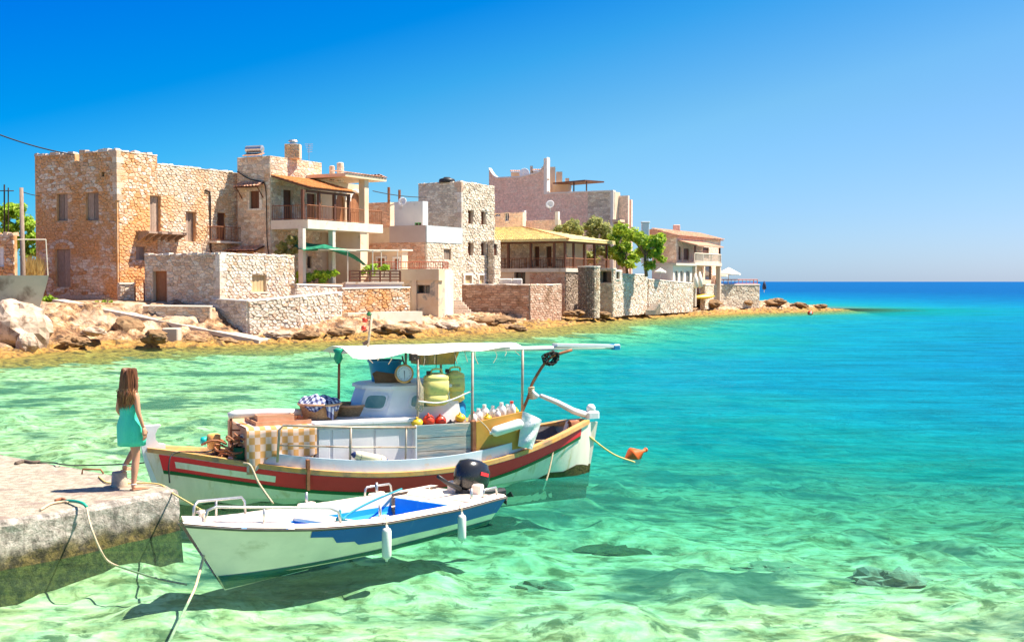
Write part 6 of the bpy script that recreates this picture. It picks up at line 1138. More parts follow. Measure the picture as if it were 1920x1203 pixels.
# orange cone buoy
c = on_z(1188, 862, 0); cb_ = empty('cone_buoy', (c.x, c.y, 0), 'orange double cone buoy floating behind the fishing boat stern', 'buoy'); MB().lathe(Vector((c.x, c.y, .07)), [(.025, -.24), (.03, -.2), (.17, -.02), (.175, .02), (.03, .2), (.03, .26), (.01, .27)], 16, (.85, .2, .42)).build('body', M['orange_buoy'], cb_, smooth=True); MB().lathe(Vector((c.x, c.y, .07)) + Vector((.85, .2, .42)).normalized() * .26, [(.035, 0), (.045, .015), (.035, .03)], 10, (.3, 1, 0)).build('eye', M['orange_buoy'], cb_)
c = on_z(1519, 590, 0); fbuoy = empty('mooring_buoy', (c.x, c.y, 0), 'small round red buoy with white centre far out near the rocky point', 'buoy'); MB().lathe((c.x, c.y, .15), [(.02, -.25), (.2, -.15), (.3, 0), (.22, .2), (.02, .28)], 14).build('float', M['red_buoy'], fbuoy, smooth=True); MB().lathe((c.x, c.y - .24, .17), [(.12, 0), (.1, .08), (.01, .1)], 10, (0, -1, .2)).build('patch', M['white'], fbuoy)

# ------------------------------------------------------------------ small open boat
L2 = SBF.L
sb = empty('small_boat', SBF.W((0, 0, 0)), 'small open white boat with blue stripe and blue interior in the foreground', 'boat', rz=SBF.rz, local=True)
szf = lambda x: float(np.interp(x, [-2.4, -1.3, .2, 1.3, 2.1, 2.64], [.36, .36, .41, .50, .60, .69]))
def sbh(x): return .70 + .09 * sstep(-2.4, -.8, x) if x < -.3 else .79 * max(0.0, (1 - ((x + .3) / 2.96) ** 2.4)) ** .8 + .012
def sp_(x, f, side=1, out=0.0):        # f: 0 keel .. 1 gunwale; x measured at the gunwale
    z = -.16 + (szf(x) + .16) * f; b = sbh(x); t = max(0, x) / 2.65; y = b * min(1, (.0 + (f / .22) * .60 if f < .22 else .60 + .40 * ((f - .22) / .78) ** .9) * (1 - .25 * t * (1 - f))) + out
    xx = x - (.60 * t ** 2.2 * (1 - f)) + (.10 * (1 - f) if x < -2.2 else 0); return (xx, side * y, z)
X2 = [-2.33 + 4.97 * i / 80 for i in range(81)]
mb = MB()
for side in (1, -1):
    rows = [[sp_(x, f, side) for x in X2] for f in ([0, .1, .22] + [.22 + .78 * k / 16 for k in range(1, 17)])]
    if side == -1: rows = rows[::-1]
    mb.loft(rows, False, False, False)
trn = [sp_(X2[0], f, 1) for f in (0, .22, .6, 1)] + [sp_(X2[0], f, -1) for f in (1, .6, .22)]; mb.quad(*trn); mb.build('hull', M['gel'], sb, smooth=False)
def patch(name, m, f0, f1, x0, x1, out, n=30, nf=4):
    mb = MB()
    for side in (1, -1):
        rows = [[sp_(x0 + (x1 - x0) * i / n, (lambda a, b: a + (b - a) * j / nf)(f0(x0 + (x1 - x0) * i / n), f1(x0 + (x1 - x0) * i / n)), side, out) for i in range(n + 1)] for j in range(nf + 1)]
        mb.loft(rows if side == 1 else rows[::-1], False, False, False)
    return mb.build(name, m, sb, smooth=True)
def zig(x):
    q = [L2(a, 1000, .76).x for a in (958, 688, 678, 646, 636, 602)]       # from the stern forward: a stepped lower edge
    return float(np.interp(x, q, [.57, .56, .65, .67, .80, .83]))
patch('blue_stripe', M['boat_blue'], zig, lambda x: .95, -2.33, L2(598, 1000, .76).x, .010, n=150, nf=8)
patch('boot_line', M['antifoul'], lambda x: .02, lambda x: .195 / (szf(x) + .16), -2.33, 2.62, .008, n=90, nf=5)
mb = MB()
for side in (1, -1):
    rings = []
    for x in X2:
        a = Vector(sp_(x, .955, side)); b = Vector(sp_(x, 1, side)); o = .03; rings.append([a + Vector((0, side * .002, 0)), a + Vector((0, side * o, .004)), b + Vector((0, side * o, -.004)), b + Vector((0, side * .002, 0))][::side])
    mb.loft(rings)
mb.box(-2.36, -2.331, -.70, .70, .31, .365); mb.build('rub_rail', M['rubber'], sb)
xd = 1.38
mb = MB()     # side decks: coaming ring from outer sheer inwards
inn_ = lambda x: max(.03, sbh(x) - .17)
def lowy(x, z): return max(.02, min(inn_(x), sp_(x, (z + .16) / (szf(x) + .16))[1] - .04))
for side in (1, -1):
    o1 = [(sp_(x, 1)[0], side * sp_(x, 1)[1], szf(x) + .012) for x in X2]; o2 = [(sp_(x, 1)[0], side * (sp_(x, 1)[1] - .03), szf(x) + .035) for x in X2]; o3 = [(sp_(x, 1)[0], side * min(inn_(x), sp_(x, 1)[1]), szf(x) + .04) for x in X2]; rows = [o1, o2, o3]
    mb.loft(rows if side == 1 else rows[::-1], False, False, False)
mb.build('side_deck', M['gel'], sb)
XI = [x for x in X2 if -1.42 <= x <= xd + .06]
def inner(name, m, z0f, z1f):
    mb = MB()
    for side in (1, -1):
        rows = [[(sp_(x, 1)[0], side * lowy(x, z0f(x) + (z1f(x) - z0f(x)) * k), z0f(x) + (z1f(x) - z0f(x)) * k) for x in XI] for k in (0, .33, .66, 1)]; mb.loft(rows[::-1] if side == 1 else rows, False, False, False)
    return mb.build(name, m, sb)
inner('inner_side', M['boat_blue_in'], lambda x: .03, lambda x: szf(x) - .12); inner('coaming', M['gel'], lambda x: szf(x) - .122, lambda x: szf(x) + .04)
MB().loft([[(sp_(x, 1)[0], s_ * lowy(x, .035), .035) for x in XI] for s_ in (-1, 1)], False, False, False).build('floor', M['boat_blue_in'], sb)
XF = [x for x in X2 if x >= xd]; MB().loft([[(sp_(x, 1)[0], s_ * inn_(x), szf(x) + .042 + .05 * (1 - s_ * s_)) for x in XF] for s_ in (-1, -.6, 0, .6, 1)], False, False, False).build('foredeck', M['gel'], sb)
MB().box(xd + .01, xd + .04, -lowy(xd, .05), lowy(xd, .05), .04, szf(xd) + .03).build('bulkhead', M['boat_blue_in'], sb)
def thw(x0, x1, z, name, m): w0 = inn_((x0 + x1) / 2) - .01; return MB().bbox(x0, x1, -w0, w0, z - .05, z, .012).build(name, m, sb)
thw(.10, .42, .36, 'thwart', M['gel']); thw(1.02, 1.12, .40, 'thwart', M['gel'])
XA = [x for x in X2 if x <= -1.36]; MB().loft([[(sp_(x, 1)[0], s_ * inn_(x), szf(x) + .0) for x in XA] for s_ in (-1, 1)], False, False, False).build('aft_deck', M['gel'], sb)
MB().box(-1.40, -1.37, -lowy(-1.4, .05), lowy(-1.4, .05), .04, .355).build('aft_bulkhead', M['boat_blue_in'], sb); MB().bbox(-2.0, -1.62, -.55, -.12, .363, .41, .04).build('aft_seat', M['gel'], sb); MB().bbox(-2.0, -1.7, .15, .5, .363, .39, .02).build('aft_hatch', M['gel'], sb)
MB().bbox(-2.36, -2.24, -.3, .3, .3, .50, .02).build('motor_pad', M['gel'], sb)
# rails, rowlocks, cleats
def rail2(pts, name='deck_rail', r_=.016):
    mb = MB(); mb.tube(pts, r_, 8); mb.xf(Matrix.Identity(4)); return mb.build(name, M['steel'], sb, smooth=True)
zd = lambda x: szf(x) + .04
def hoop(x0, x1, y0, y1, h, mid=True):
    A, B = Vector((x0, y0, zd(x0))), Vector((x1, y1, zd(x1))); pts = [A, A + Vector((0, 0, h * .75)) + (B - A) * .02, A + Vector((0, 0, h)) + (B - A) * .08, B + Vector((0, 0, h)) - (B - A) * .08, B + Vector((0, 0, h * .75)) - (B - A) * .02, B]; o = rail2(pts)
    if mid: c = A.lerp(B, .42); rail2([c, c + Vector((0, 0, h))], 'rail_post', .014)
hoop(2.42, .85, .12, .66, .17) ; hoop(2.4, 1.25, -.10, -.56, .2); hoop(-1.0, -1.5, -.72, -.69, .12, False); hoop(-1.95, -2.25, .6, .6, .1, False)
for x, s_ in ((.22, 1), (-1.62, 1), (.1, -1), (-1.2, -1)):
    y = s_ * (sbh(x) - .09); rl_ = MB().bbox(x - .13, x + .13, y - .05, y + .05, szf(x) + .036, szf(x) + .075, .015).build('rowlock_block', M['gel'], sb); MB().tube([(x, y, szf(x) + .05), (x, y, szf(x) + .21)], [.022, .018], 7).build('thole_pin', M['steel'], rl_, smooth=True)
mb = MB(); mb.tube([(2.36, 0, zd(2.3) + .02), (2.36, 0, zd(2.3) + .13)], .035, 8); mb.tube([(2.36, -.09, zd(2.3) + .1), (2.36, .09, zd(2.3) + .1)], .016, 6); mb.build('mooring_bitt', M['gel'], sb, smooth=True)
# outboard motor
om = empty('outboard_motor', SBF.W((-2.3, 0, .4)), 'black outboard motor tilted on the transom of the small boat', 'outboard motor')
c = L2(883, 893, 0); T = Matrix.Translation(c + Vector((0, 0, .02))) @ Matrix.Rotation(R(-16), 4, 'Y') @ Matrix.Diagonal((1.2, 1.25, 1.2, 1))
MB().loft([[Vector((a * 1.0 * math.cos(t) + (-.02), .17 * b * math.sin(t), z)) for t in [2 * math.pi * k / 20 for k in range(20)]] for a, b, z in ((.14, .7, -.19), (.235, .95, -.15), (.26, 1.05, -.03), (.255, 1.0, .07), (.21, .85, .15), (.10, .5, .185), (.01, .05, .19))]).xf(SBF.M @ T).build('cowling', mat('glossy_black_cowl', (.012, .012, .014), (.02, .02, .022), 4, .22, spec=.6), om, smooth=True)
MB().loft([[Vector((.20 * math.cos(t) - .02, .13 * math.sin(t), z)) for t in [2 * math.pi * k / 16 for k in range(16)]] for z in (-.24, -.19)]).xf(SBF.M @ T).build('cowl_base', M['black'], om)
MB().box(-.10, .05, .172, .178, .01, .05).xf(SBF.M @ T).build('red_badge', M['red_paint'], om)
MB().bbox(-.12, .06, -.06, .06, -.62, -.235, .02).xf(SBF.M @ T).build('leg', M['black'], om); MB().bbox(.05, .16, -.12, .12, -.42, -.25, .02).xf(SBF.M @ T).build('clamp_bracket', M['black'], om)
MB().tube([Vector((.2, .03, -.19)), Vector((.45, .04, -.16)), Vector((.66, .05, -.11))], [.03, .026, .022], 8).xf(SBF.M @ T).build('tiller_arm', M['black'], om, smooth=True)
q = MB(); p0 = L2(935, 922, .1); q.bbox(p0.x - .13, p0.x + .12, .02, .16, p0.z - .08, p0.z + .05, .03); q.tube([p0 + Vector((.1, 0, .02)), p0 + Vector((.35, -.02, .03))], .05, 7); q.xf(SBF.M); q.build('trim_bracket', M['black'], om)
mb = MB(); pc = p0 + Vector((-.08, .08, -.06))
for k in range(3):
    t = 2 * math.pi * k / 3 + .4; d1 = Vector((0, math.cos(t), math.sin(t))); d2 = Vector((.4, -math.sin(t), math.cos(t))).normalized(); mb.hexa([pc + d1 * .02 - d2 * .02, pc + d1 * .11 - d2 * .05, pc + d1 * .12 + d2 * .04, pc + d1 * .02 + d2 * .02] + [z + Vector((.012, 0, 0)) for z in (pc + d1 * .02 - d2 * .02, pc + d1 * .11 - d2 * .05, pc + d1 * .12 + d2 * .04, pc + d1 * .02 + d2 * .02)])
mb.xf(SBF.M); mb.build('propeller', M['black'], om)
fender(L2(725, 984, .90), L2(725, 1052, .90), .058, M['fender'], M['fender'], 'white fender hanging amidships on the blue stripe of the small boat', 'fenders on the small boat', SBF); fender(L2(866, 960, .86), L2(866, 1018, .86), .055, M['fender'], M['fender'], 'white fender hanging near the stern of the small boat', 'fenders on the small boat', SBF)
line([L2(725, 986, .9), L2(724, 974, .86), L2(722, 966, .76)], .008, M['rope'], 'short white lanyard of the amidships fender', SBF); line([L2(866, 961, .86), L2(865, 950, .82), L2(863, 944, .72)], .008, M['rope'], 'short white lanyard of the stern fender', SBF)
line([(-1.62, -.6, .44), (-.9, -.4, .42), (-.2, -.12, .41), (.25, .1, .385), (.34, .3, .38), (.43, .4, .2)], .014, M['rope_blue'], 'teal rope lying across the thwart of the small boat', SBF)
mb = MB(); c = Vector((.26, .06, .362)); mb.lathe(c, [(.05, 0), (.06, .03), (.02, .06), (.015, .13), (.005, .14)], 8); mb.xf(SBF.M); mb.build('rope_cleat', M['rope_blue'], None, smooth=True, label='teal rope knot standing on the thwart of the small boat', cat='rope')
a = SBF.W((2.32, 0, .34)); line([on_z(316, 1203, -.02) + Vector((0, -.3, -.1)), on_z(335, 1165, -.03), on_z(362, 1110, .02), on_z(372, 1080, .12), a], .016, M['rope'], 'pale bow rope of the small boat dropping into the clear water', Frame((0, 0), (1, 0)))
# ------------------------------------------------------------------ pier
PZ = .57; pt = empty('pier', (-6.5, 17, 0), 'rough pale concrete pier with weathered vertical side at the lower left', 'pier')
near = [on_z(338, 917, PZ), on_z(271, 929, PZ), on_z(158, 950, PZ), on_z(0, 978, PZ)]; far = [on_z(318, 908, PZ), on_z(295, 903, PZ), on_z(165, 880, PZ), on_z(0, 850, PZ)]
e0 = (near[3] - near[1]).normalized(); e1 = (far[3] - far[1]).normalized()
outl = [near[0], near[1], near[2], near[3], near[3] + e0 * 12, near[3] + e0 * 12 + Vector((-14, 3, 0)), far[3] + e1 * 16, far[3], far[2], far[1], far[0]]
dens = []
for i in range(len(outl)):
    a, b = outl[i], outl[(i + 1) % len(outl)]; n = max(1, int((b - a).length / .14)) if (a - near[0]).length < 9 else 4
    dens += [a.lerp(b, k / n) for k in range(n)]
cx_ = sum((p for p in dens), Vector()) / len(dens); mb = MB(); rings = []
NV = 14
for j, (z, ins) in enumerate([(-1.2, -.02), (-.4, -.02), (.0, -.01)] + [(.0 + (PZ - .07) * k / 6, -.0) for k in range(1, 7)] + [(PZ - .025, .03), (PZ, .08)]):
    ring = []
    for i, p in enumerate(dens):
        a, b = dens[i - 1], dens[(i + 1) % len(dens)]; t = (b - a).normalized(); nrm = Vector((-t.y, t.x, 0)); 
        if nrm.dot(p - cx_) < 0: nrm = -nrm
        nz = .035 * float(fbm(np.array(p.x * 3.1 + p.y * 2.3), np.array(z * 5 + p.y), 61, 4)); groove = -.02 if (i % 5 == 0 and 0 < z < PZ - .05) else 0
        ring.append((p.x + nrm.x * (nz + groove - ins), p.y + nrm.y * (nz + groove - ins), z + (.02 * float(fbm(np.array(p.x * 4), np.array(p.y * 4), 63, 3)) if z > .4 else 0)))
    rings.append(ring)
mb.loft(rings, True, False, False); mb.build('side', None, pt)
m_ps, nt, P = newmat('pier_side_concrete'); g = nt.nodes.new('ShaderNodeNewGeometry'); vec = g.outputs['Position']; sxn = nt.nodes.new('ShaderNodeSeparateXYZ'); nt.links.new(vec, sxn.inputs[0])
n1 = noise(nt, vec, 9, 7, .7); r1 = ramp(nt, [(.34, (.20, .17, .14)), (.48, (.44, .38, .32)), (.62, (.66, .58, .50))]); nt.links.new(n1.outputs['Fac'], r1.inputs[0]); mp = nt.nodes.new('ShaderNodeMapping'); mp.inputs['Scale'].default_value = (3, 3, .35); nt.links.new(vec, mp.inputs['Vector']); n2 = noise(nt, mp.outputs[0], 2.2, 5, .6); r2 = ramp(nt, [(.5, 0.0), (.66, .7)]); nt.links.new(n2.outputs['Fac'], r2.inputs[0]); col = mixc(nt, r2.outputs[0], r1.outputs[0], (.14, .12, .10))
n3 = noise(nt, vec, 3, 4, .6); zz = math_(nt, 'ADD', sxn.outputs['Z'], math_(nt, 'MULTIPLY', math_(nt, 'SUBTRACT', n3.outputs['Fac'], .5), .3)); r3 = ramp(nt, [(.06, 1.0), (.14, .9), (.26, 0.0)]); nt.links.new(zz, r3.inputs[0]); r4 = ramp(nt, [(.42, (.035, .03, .012)), (.60, (.17, .13, .035))]); nt.links.new(n1.outputs['Fac'], r4.inputs[0]); col = mixc(nt, r3.outputs[0], col, r4.outputs[0]); nt.links.new(col, P.inputs['Base Color']); P.inputs['Roughness'].default_value = .95
nb = noise(nt, vec, 22, 6, .75); b = nt.nodes.new('ShaderNodeBump'); b.inputs['Strength'].default_value = .8; b.inputs['Distance'].default_value = .06; nt.links.new(nb.outputs['Fac'], b.inputs['Height']); nt.links.new(b.outputs[0], P.inputs['Normal'])
for o in COL.objects:
    if o.parent == pt and o.name.startswith('side'): o.data.materials.append(m_ps)
mb = MB(); top_r = rings[-1]; mb.quad(*top_r); mb.build('top', M['pier'], pt)
bm_ = on_z(224, 911, PZ); MB().lathe((bm_.x, bm_.y, PZ - .01), [(.105, 0), (.11, .02), (.105, .10), (.10, .2), (.09, .215), (.01, .22)], 14).build('bollard', M['pl_worn'], None, smooth=True, label='short pale concrete bollard on the pier under the raised foot of the woman', cat='bollard')
def pier_ring(px, py, label, s=1.0):
    p = on_z(px, py, PZ + .01); MB().tube([p + Vector((-.14 * s, 0, 0)), p + Vector((-.13 * s, 0, .07)), p + Vector((.12 * s, .03, .06)), p + Vector((.16 * s, .03, 0))], .014, 6).build('mooring_ring', M['rust'], None, smooth=True, label=label, cat='mooring ring')
pier_ring(172, 888, 'rusty mooring ring on the pier beside the bollard')
wf_ = Frame((0, 0), (1, 0)); P_ = lambda x, y, z=PZ + .02: on_z(x, y, z)
line([P_(30, 869), P_(45, 865), P_(60, 867), P_(75, 866)], .035, M['rope_dark'], 'dark knotted mooring rope end on the far edge of the pier', wf_); line([P_(72, 867), P_(100, 867, PZ + .03), P_(116, 870), at(150, 872, 21), at(260, 868, 19.5), at(290, 858, 18.9)], .012, M['cable'], 'black mooring line from the pier towards the fishing boat bow', wf_)
line([P_(76, 955), P_(95, 944), P_(118, 940), P_(128, 941)], .016, M['rope'], 'pale rope end lying on the pier near its front edge', wf_)
line([P_(104, 938), P_(115, 935), P_(124, 937)], .02, M['rust'], 'rusty iron staple holding the green sleeved rope', wf_, cat='staple', name='iron_staple')
line([P_(124, 938), P_(140, 939, PZ + .05), P_(155, 943, PZ + .06), P_(163, 950, PZ + .02)], .02, mat('green_hose', (.02, .36, .24), rough=.5), 'green hose sleeve protecting a rope on the pier edge', wf_, name='hose', cat='hose')
line([P_(162, 949, PZ + .02), on_z(170, 985, .45), on_z(188, 1030, .18), on_z(205, 1053, .02), on_z(240, 1067, -.02), on_z(300, 1085, -.05), on_z(350, 1095, -.08)], .013, M['rope'], 'pale rope running from the green sleeve down into the water', wf_)
line([P_(185, 893), P_(205, 905), P_(260, 905), P_(300, 908), P_(325, 925, PZ - .03), SBF.W((2.36, 0, .80))], .012, M['rope_yellow'], 'thin yellow rope from the mooring ring to the small boat bow', wf_)
# ------------------------------------------------------------------ woman on the pier
fp = on_z(243, 917, PZ); wm = empty('person', (fp.x, fp.y, PZ), 'woman with long brown hair in turquoise strapless dress with one foot on the bollard', 'person', rz=R(-28), local=True)
VT = [((0, 0, .86), .125), ((0, .0, 1.0), .10), ((0, .01, 1.14), .115), ((0, 0, 1.27), .10), ((0, .0, 1.36), .045), ((.01, .02, 1.42), .055), ((.015, .03, 1.50), .088), ((.015, .02, 1.575), .07),
      ((.14, -.005, 1.285), .046), ((.20, -.03, 1.04), .034), ((.235, .03, .83), .023), ((-.14, .0, 1.285), .046), ((-.19, -.01, 1.05), .034), ((-.165, .12, .90), .023),
      ((.08, 0, .80), .088), ((.09, .02, .58), .07), ((.10, .025, .44), .052), ((.105, -.005, .30), .053), ((.105, -.03, .09), .032), ((.105, -.045, .035), .032), ((.135, .05, .028), .03), ((.16, .14, .018), .022),
      ((-.08, 0, .80), .088), ((-.10, .16, .66), .07), ((-.115, .27, .56), .053), ((-.15, .20, .44), .05), ((-.185, .10, .30), .031), ((-.19, .08, .25), .03), ((-.20, .17, .245), .028), ((-.20, .25, .235), .02)]
ED = [(0, 1), (1, 2), (2, 3), (3, 4), (4, 5), (5, 6), (6, 7), (3, 8), (8, 9), (9, 10), (3, 11), (11, 12), (12, 13), (0, 14), (14, 15), (15, 16), (16, 17), (17, 18), (18, 19), (19, 20), (20, 21), (0, 22), (22, 23), (23, 24), (24, 25), (25, 26), (26, 27), (27, 28), (28, 29)]
me = bpy.data.meshes.new('body'); me.from_pydata([q[0] for q in VT], ED, []); me.materials.append(M['skin']); bo_ = bpy.data.objects.new('body', me); COL.objects.link(bo_); bo_.parent = wm
sm_ = bo_.modifiers.new('skin', 'SKIN'); sv = me.skin_vertices[0].data
for i, q in enumerate(VT): sv[i].radius = (q[1], q[1] * (.8 if i in (1, 2, 3) else 1)); sv[i].use_root = (i == 0)
sm_.use_smooth_shade = True; ss_ = bo_.modifiers.new('sub', 'SUBSURF'); ss_.levels = ss_.render_levels = 2
def hand(w_, d, side, name='hand'):
    w_ = Vector(w_); d = Vector(d).normalized(); a = Vector((0, 1, 0)); a = (a - d * a.dot(d)).normalized(); n = d.cross(a); mb = MB()
    mb.loft([[w_ + d * h + a * (x * wd) + n * (y * .013) for x, y in ((-1, -.7), (0, -1), (1, -.7), (1, .7), (0, 1), (-1, .7))] for h, wd in ((-.02, .02), (.02, .03), (.06, .036), (.085, .034))])
    for k in range(4):
        b = w_ + d * .08 + a * (-.027 + .018 * k); l = (.062, .074, .07, .055)[k]; mb.tube([b - d * .01, b + d * l * .45, b + d * l * .8 + n * side * .012, b + d * l + n * side * .026], [.0088, .0082, .0075, .005], 6)
    b = w_ + d * .025 + a * .03; mb.tube([b, b + a * .02 + d * .025, b + a * .026 + d * .05 + n * side * .012], [.011, .0095, .006], 6)
    o = mb.build(name, M['skin'], smooth=True); o.parent = wm
hand((.236, .033, .82), (.06, .12, -1), -1); hand((-.16, .135, .885), (.1, .6, -.75), 1)
def ell(cx, cy, z, rx, ry, n=28, fold=0.0): return [(cx + rx * math.cos(t) * (1 + fold * math.sin(7 * t + 1)), cy + ry * math.sin(t) * (1 + fold * math.sin(7 * t + 1)), z) for t in [2 * math.pi * k / n for k in range(n)]]
dr = MB().loft([ell(0, .015, 1.145, .140, .112), ell(0, .02, 1.08, .138, .122), ell(0, .01, 1.0, .126, .106), ell(0, .01, .93, .150, .125, fold=.01), ell(-.0, .02, .85, .182, .148, fold=.01), ell(-.0, .04, .76, .190, .168, fold=.012), ell(-.008, .055, .66, .186, .172, fold=.02), ell(-.015, .06, .585, .180, .172, fold=.025)], True, False, False).build('dress', M['teal'], None, smooth=True); dr.parent = wm
so_ = dr.modifiers.new('thick', 'SOLIDIFY'); so_.thickness = .006
mb = MB(); rgh = random.Random(5); hc = Vector((.015, .01, 1.52))
cap = [[hc + Vector((.095 * math.sin(ph) * math.cos(t), .105 * math.sin(ph) * math.sin(t) - .012, .112 * math.cos(ph))) for t in [R(155) + R(230) * k / 16 for k in range(17)]] for ph in [.05, .35, .7, 1.05, 1.4, 1.75]]
fall = [[Vector((.015 + w_ * math.cos(t), y0 + dd_ * math.sin(t), z)) for t in [R(165) + R(210) * k / 16 for k in range(17)]] for z, w_, dd_, y0 in ((1.45, .10, .095, .0), (1.38, .100, .085, -.01), (1.30, .098, .08, -.03), (1.22, .085, .06, -.045), (1.15, .05, .04, -.05))]
mb.loft(cap + fall, False, False, False); ho = mb.build('hair', M['hair'], None, smooth=True); ho.parent = wm
mb = MB(); mt_ = MB()
for k in range(330):
    t = R(150) + R(240) * rgh.random(); x0, y0 = .015 + .098 * math.cos(t), .105 * math.sin(t); hs_ = 0 if k % 3 else 1; zt2 = 1.60 - .12 * rgh.random(); ze2 = rgh.choice((1.08, 1.12, 1.15, 1.2, 1.26)) + rgh.uniform(-.03, .03); sp2 = 1.15 + .25 * rgh.random(); tgt = mt_ if hs_ else mb
    tgt.tube(cr(([] if hs_ else [(.015 + (x0 - .015) * .5, y0 * .5, 1.625), (x0, y0, zt2)]) + [(x0 * sp2, y0 * .98 - .02, 1.36), (x0 * 1.12 + rgh.uniform(-.04, .04), y0 * .75 - .055 + rgh.uniform(-.015, .015), (1.36 + ze2) / 2), (x0 * .75 + rgh.uniform(-.03, .03), y0 * .5 - .07, ze2)], 4), ([] if hs_ else [.005] * 8) + [.005] * 4 + [.0045, .004, .003, .0022, .001], 4)
o = mb.build('hair_strands', M['hair'], ho, kind='stuff'); o = mt_.build('hair_ends', M['hair_tip'], ho, kind='stuff')
# face on the front of the head (turned to the right)
fm = Matrix.Translation((.015, .03, 1.505)) @ Matrix.Rotation(R(-38), 4, 'Z')
mb = MB(); mb.loft([[Vector((x, .082 + y, z)) for x, y, z in ((-.012, 0, .0), (0, .006, .0), (.012, 0, .0))], [Vector((x, .088 + y, z)) for x, y, z in ((-.014, 0, -.03), (0, .02, -.03), (.014, 0, -.03))], [Vector((x, .084 + y, z)) for x, y, z in ((-.008, 0, -.04), (0, .008, -.04), (.008, 0, -.04))]], False, False, False); mb.lathe((0, .06, -.075), [(.03, -.02), (.034, 0), (.02, .02)], 10); mb.xf(fm).build('nose', M['skin'], wm, smooth=True).parent = wm
mb = MB()
for s_ in (-1, 1): mb.lathe((s_ * .033, .078, .004), [(.001, -.006), (.012, -.002), (.012, .002), (.001, .006)], 8, (0, 1, 0))
mb.xf(fm); o = mb.build('eyes', M['iron'], None); o.parent = wm; mb = MB(); mb.box(-.02, .02, .084, .091, -.062, -.056); mb.box(-.016, .016, .084, .090, -.069, -.063); mb.xf(fm); o = mb.build('mouth', mat('lips', (.50, .16, .13), rough=.5), None); o.parent = wm
mb = MB(); mb.lathe((.105, -.03, .085), [(.036, -.006), (.039, 0), (.036, .006)], 12); o = mb.build('anklet', M['white'], None); o.parent = wm; mb = MB(); mb.lathe((-.185, .10, .305), [(.034, -.006), (.037, 0), (.034, .006)], 12); o = mb.build('anklet', M['white'], None); o.parent = wm
for pts_ in (((.105, -.07, .008), (.13, .05, .006), (.165, .165, .006)), ((-.19, .06, .228), (-.20, .16, .226), (-.20, .27, .224))):
    mb = MB(); mb.loft([[Vector(p) + Vector((dx, 0, dz)) for dx, dz in ((-.035, 0), (.035, 0), (.035, .012), (-.035, .012))] for p in pts_]); o = mb.build('sandal', M['crate_wood'], None); o.parent = wm
at = at_v
# ================================================================== trees, plants, rocks
def leaf_mat(name, a, b, c):
    m, nt, P = newmat(name); g = nt.nodes.new('ShaderNodeNewGeometry'); r = ramp(nt, [(0, a), (.5, b), (1, c)]); nt.links.new(g.outputs['Random Per Island'], r.inputs[0]); nt.links.new(r.outputs[0], P.inputs['Base Color']); P.inputs['Roughness'].default_value = .6
    tl = nt.nodes.new('ShaderNodeBsdfTranslucent'); nt.links.new(r.outputs[0], tl.inputs['Color']); mx = nt.nodes.new('ShaderNodeMixShader'); mx.inputs[0].default_value = .5; nt.links.new(P.outputs[0], mx.inputs[1]); nt.links.new(tl.outputs[0], mx.inputs[2]); nt.links.new(mx.outputs[0], nt.nodes['Material Output'].inputs['Surface']); return m
M['leaf_bright'] = leaf_mat('bright_green_leaf', (.16, .28, .02), (.36, .50, .03), (.60, .66, .07)); M['leaf_olive'] = leaf_mat('olive_leaf', (.28, .32, .08), (.42, .44, .14), (.54, .50, .20)); M['leaf_vine'] = leaf_mat('vine_leaf', (.24, .42, .02), (.42, .62, .04), (.58, .70, .09)); M['straw'] = leaf_mat('dry_grass', (.45, .30, .09), (.58, .42, .14), (.66, .50, .20)); M['leaf_reed'] = leaf_mat('reed_leaf', (.30, .30, .06), (.42, .40, .12), (.55, .48, .18))
M['bark'] = mat('bark', (.13, .085, .05), (.22, .15, .10), 8, .9, bump=.5, bscale=20)
def tree(name, label, cat, base, height, clumps, leafm, nleaf, ls, trunk_r=.14, seed=1, group=None, limbs=5):
    rg = random.Random(seed); base = Vector(base); r = empty(name, base, label, cat, group); mb = MB(); th_ = height * .45; lean = Vector((rg.uniform(-.3, .3), rg.uniform(-.3, .3), 0)); top = base + Vector((0, 0, th_)) + lean
    mb.tube([base - Vector((0, 0, .3)), base.lerp(top, .5) + lean * .2, top], [trunk_r, trunk_r * .8, trunk_r * .6], 8)
    for c, rad in clumps: cc = base + Vector(c); mid = top.lerp(cc, .5) + Vector((rg.uniform(-.2, .2), rg.uniform(-.2, .2), .15)); mb.tube([top.lerp(base, .15), mid, cc], [trunk_r * .5, trunk_r * .3, trunk_r * .12], 6)
    mb.build('trunk', M['bark'], r, smooth=True); v = []; f = []
    vol = sum(rad ** 2 for _, rad in clumps)
    for c, rad in clumps:
        cc = base + Vector(c)
        for k in range(int(nleaf * rad ** 2 / vol)):
            d = Vector((rg.gauss(0, 1), rg.gauss(0, 1), rg.gauss(0, 1))).normalized(); q = rad * (rg.random() ** .42) * (1 + .38 * math.sin(5 * d.x + 3 * c[0]) * math.cos(4 * d.z + 2 * d.y)); p = cc + Vector((d.x * q, d.y * q, d.z * q * .8))
            a = Vector((rg.gauss(0, 1), rg.gauss(0, 1), rg.gauss(0, .6))).normalized(); n = (d + Vector((rg.gauss(0, .6), rg.gauss(0, .6), rg.gauss(.3, .6)))).normalized(); b = n.cross(a).normalized(); a = b.cross(n); s = ls * rg.uniform(.5, 1.5); i = len(v)
            v += [p - a * s, p - b * s * .45 + n * s * .1, p + a * s, p + b * s * .45 + n * s * .1]; f.append((i, i + 1, i + 2, i + 3))
    MB().mesh(v, f).build('crown', leafm, r); return r
def clump_px(base, Y, L_): return [((at(px, py, Y + dy) - Vector(base)), .9 * rpx / F * Y) for px, py, rpx, dy in L_]
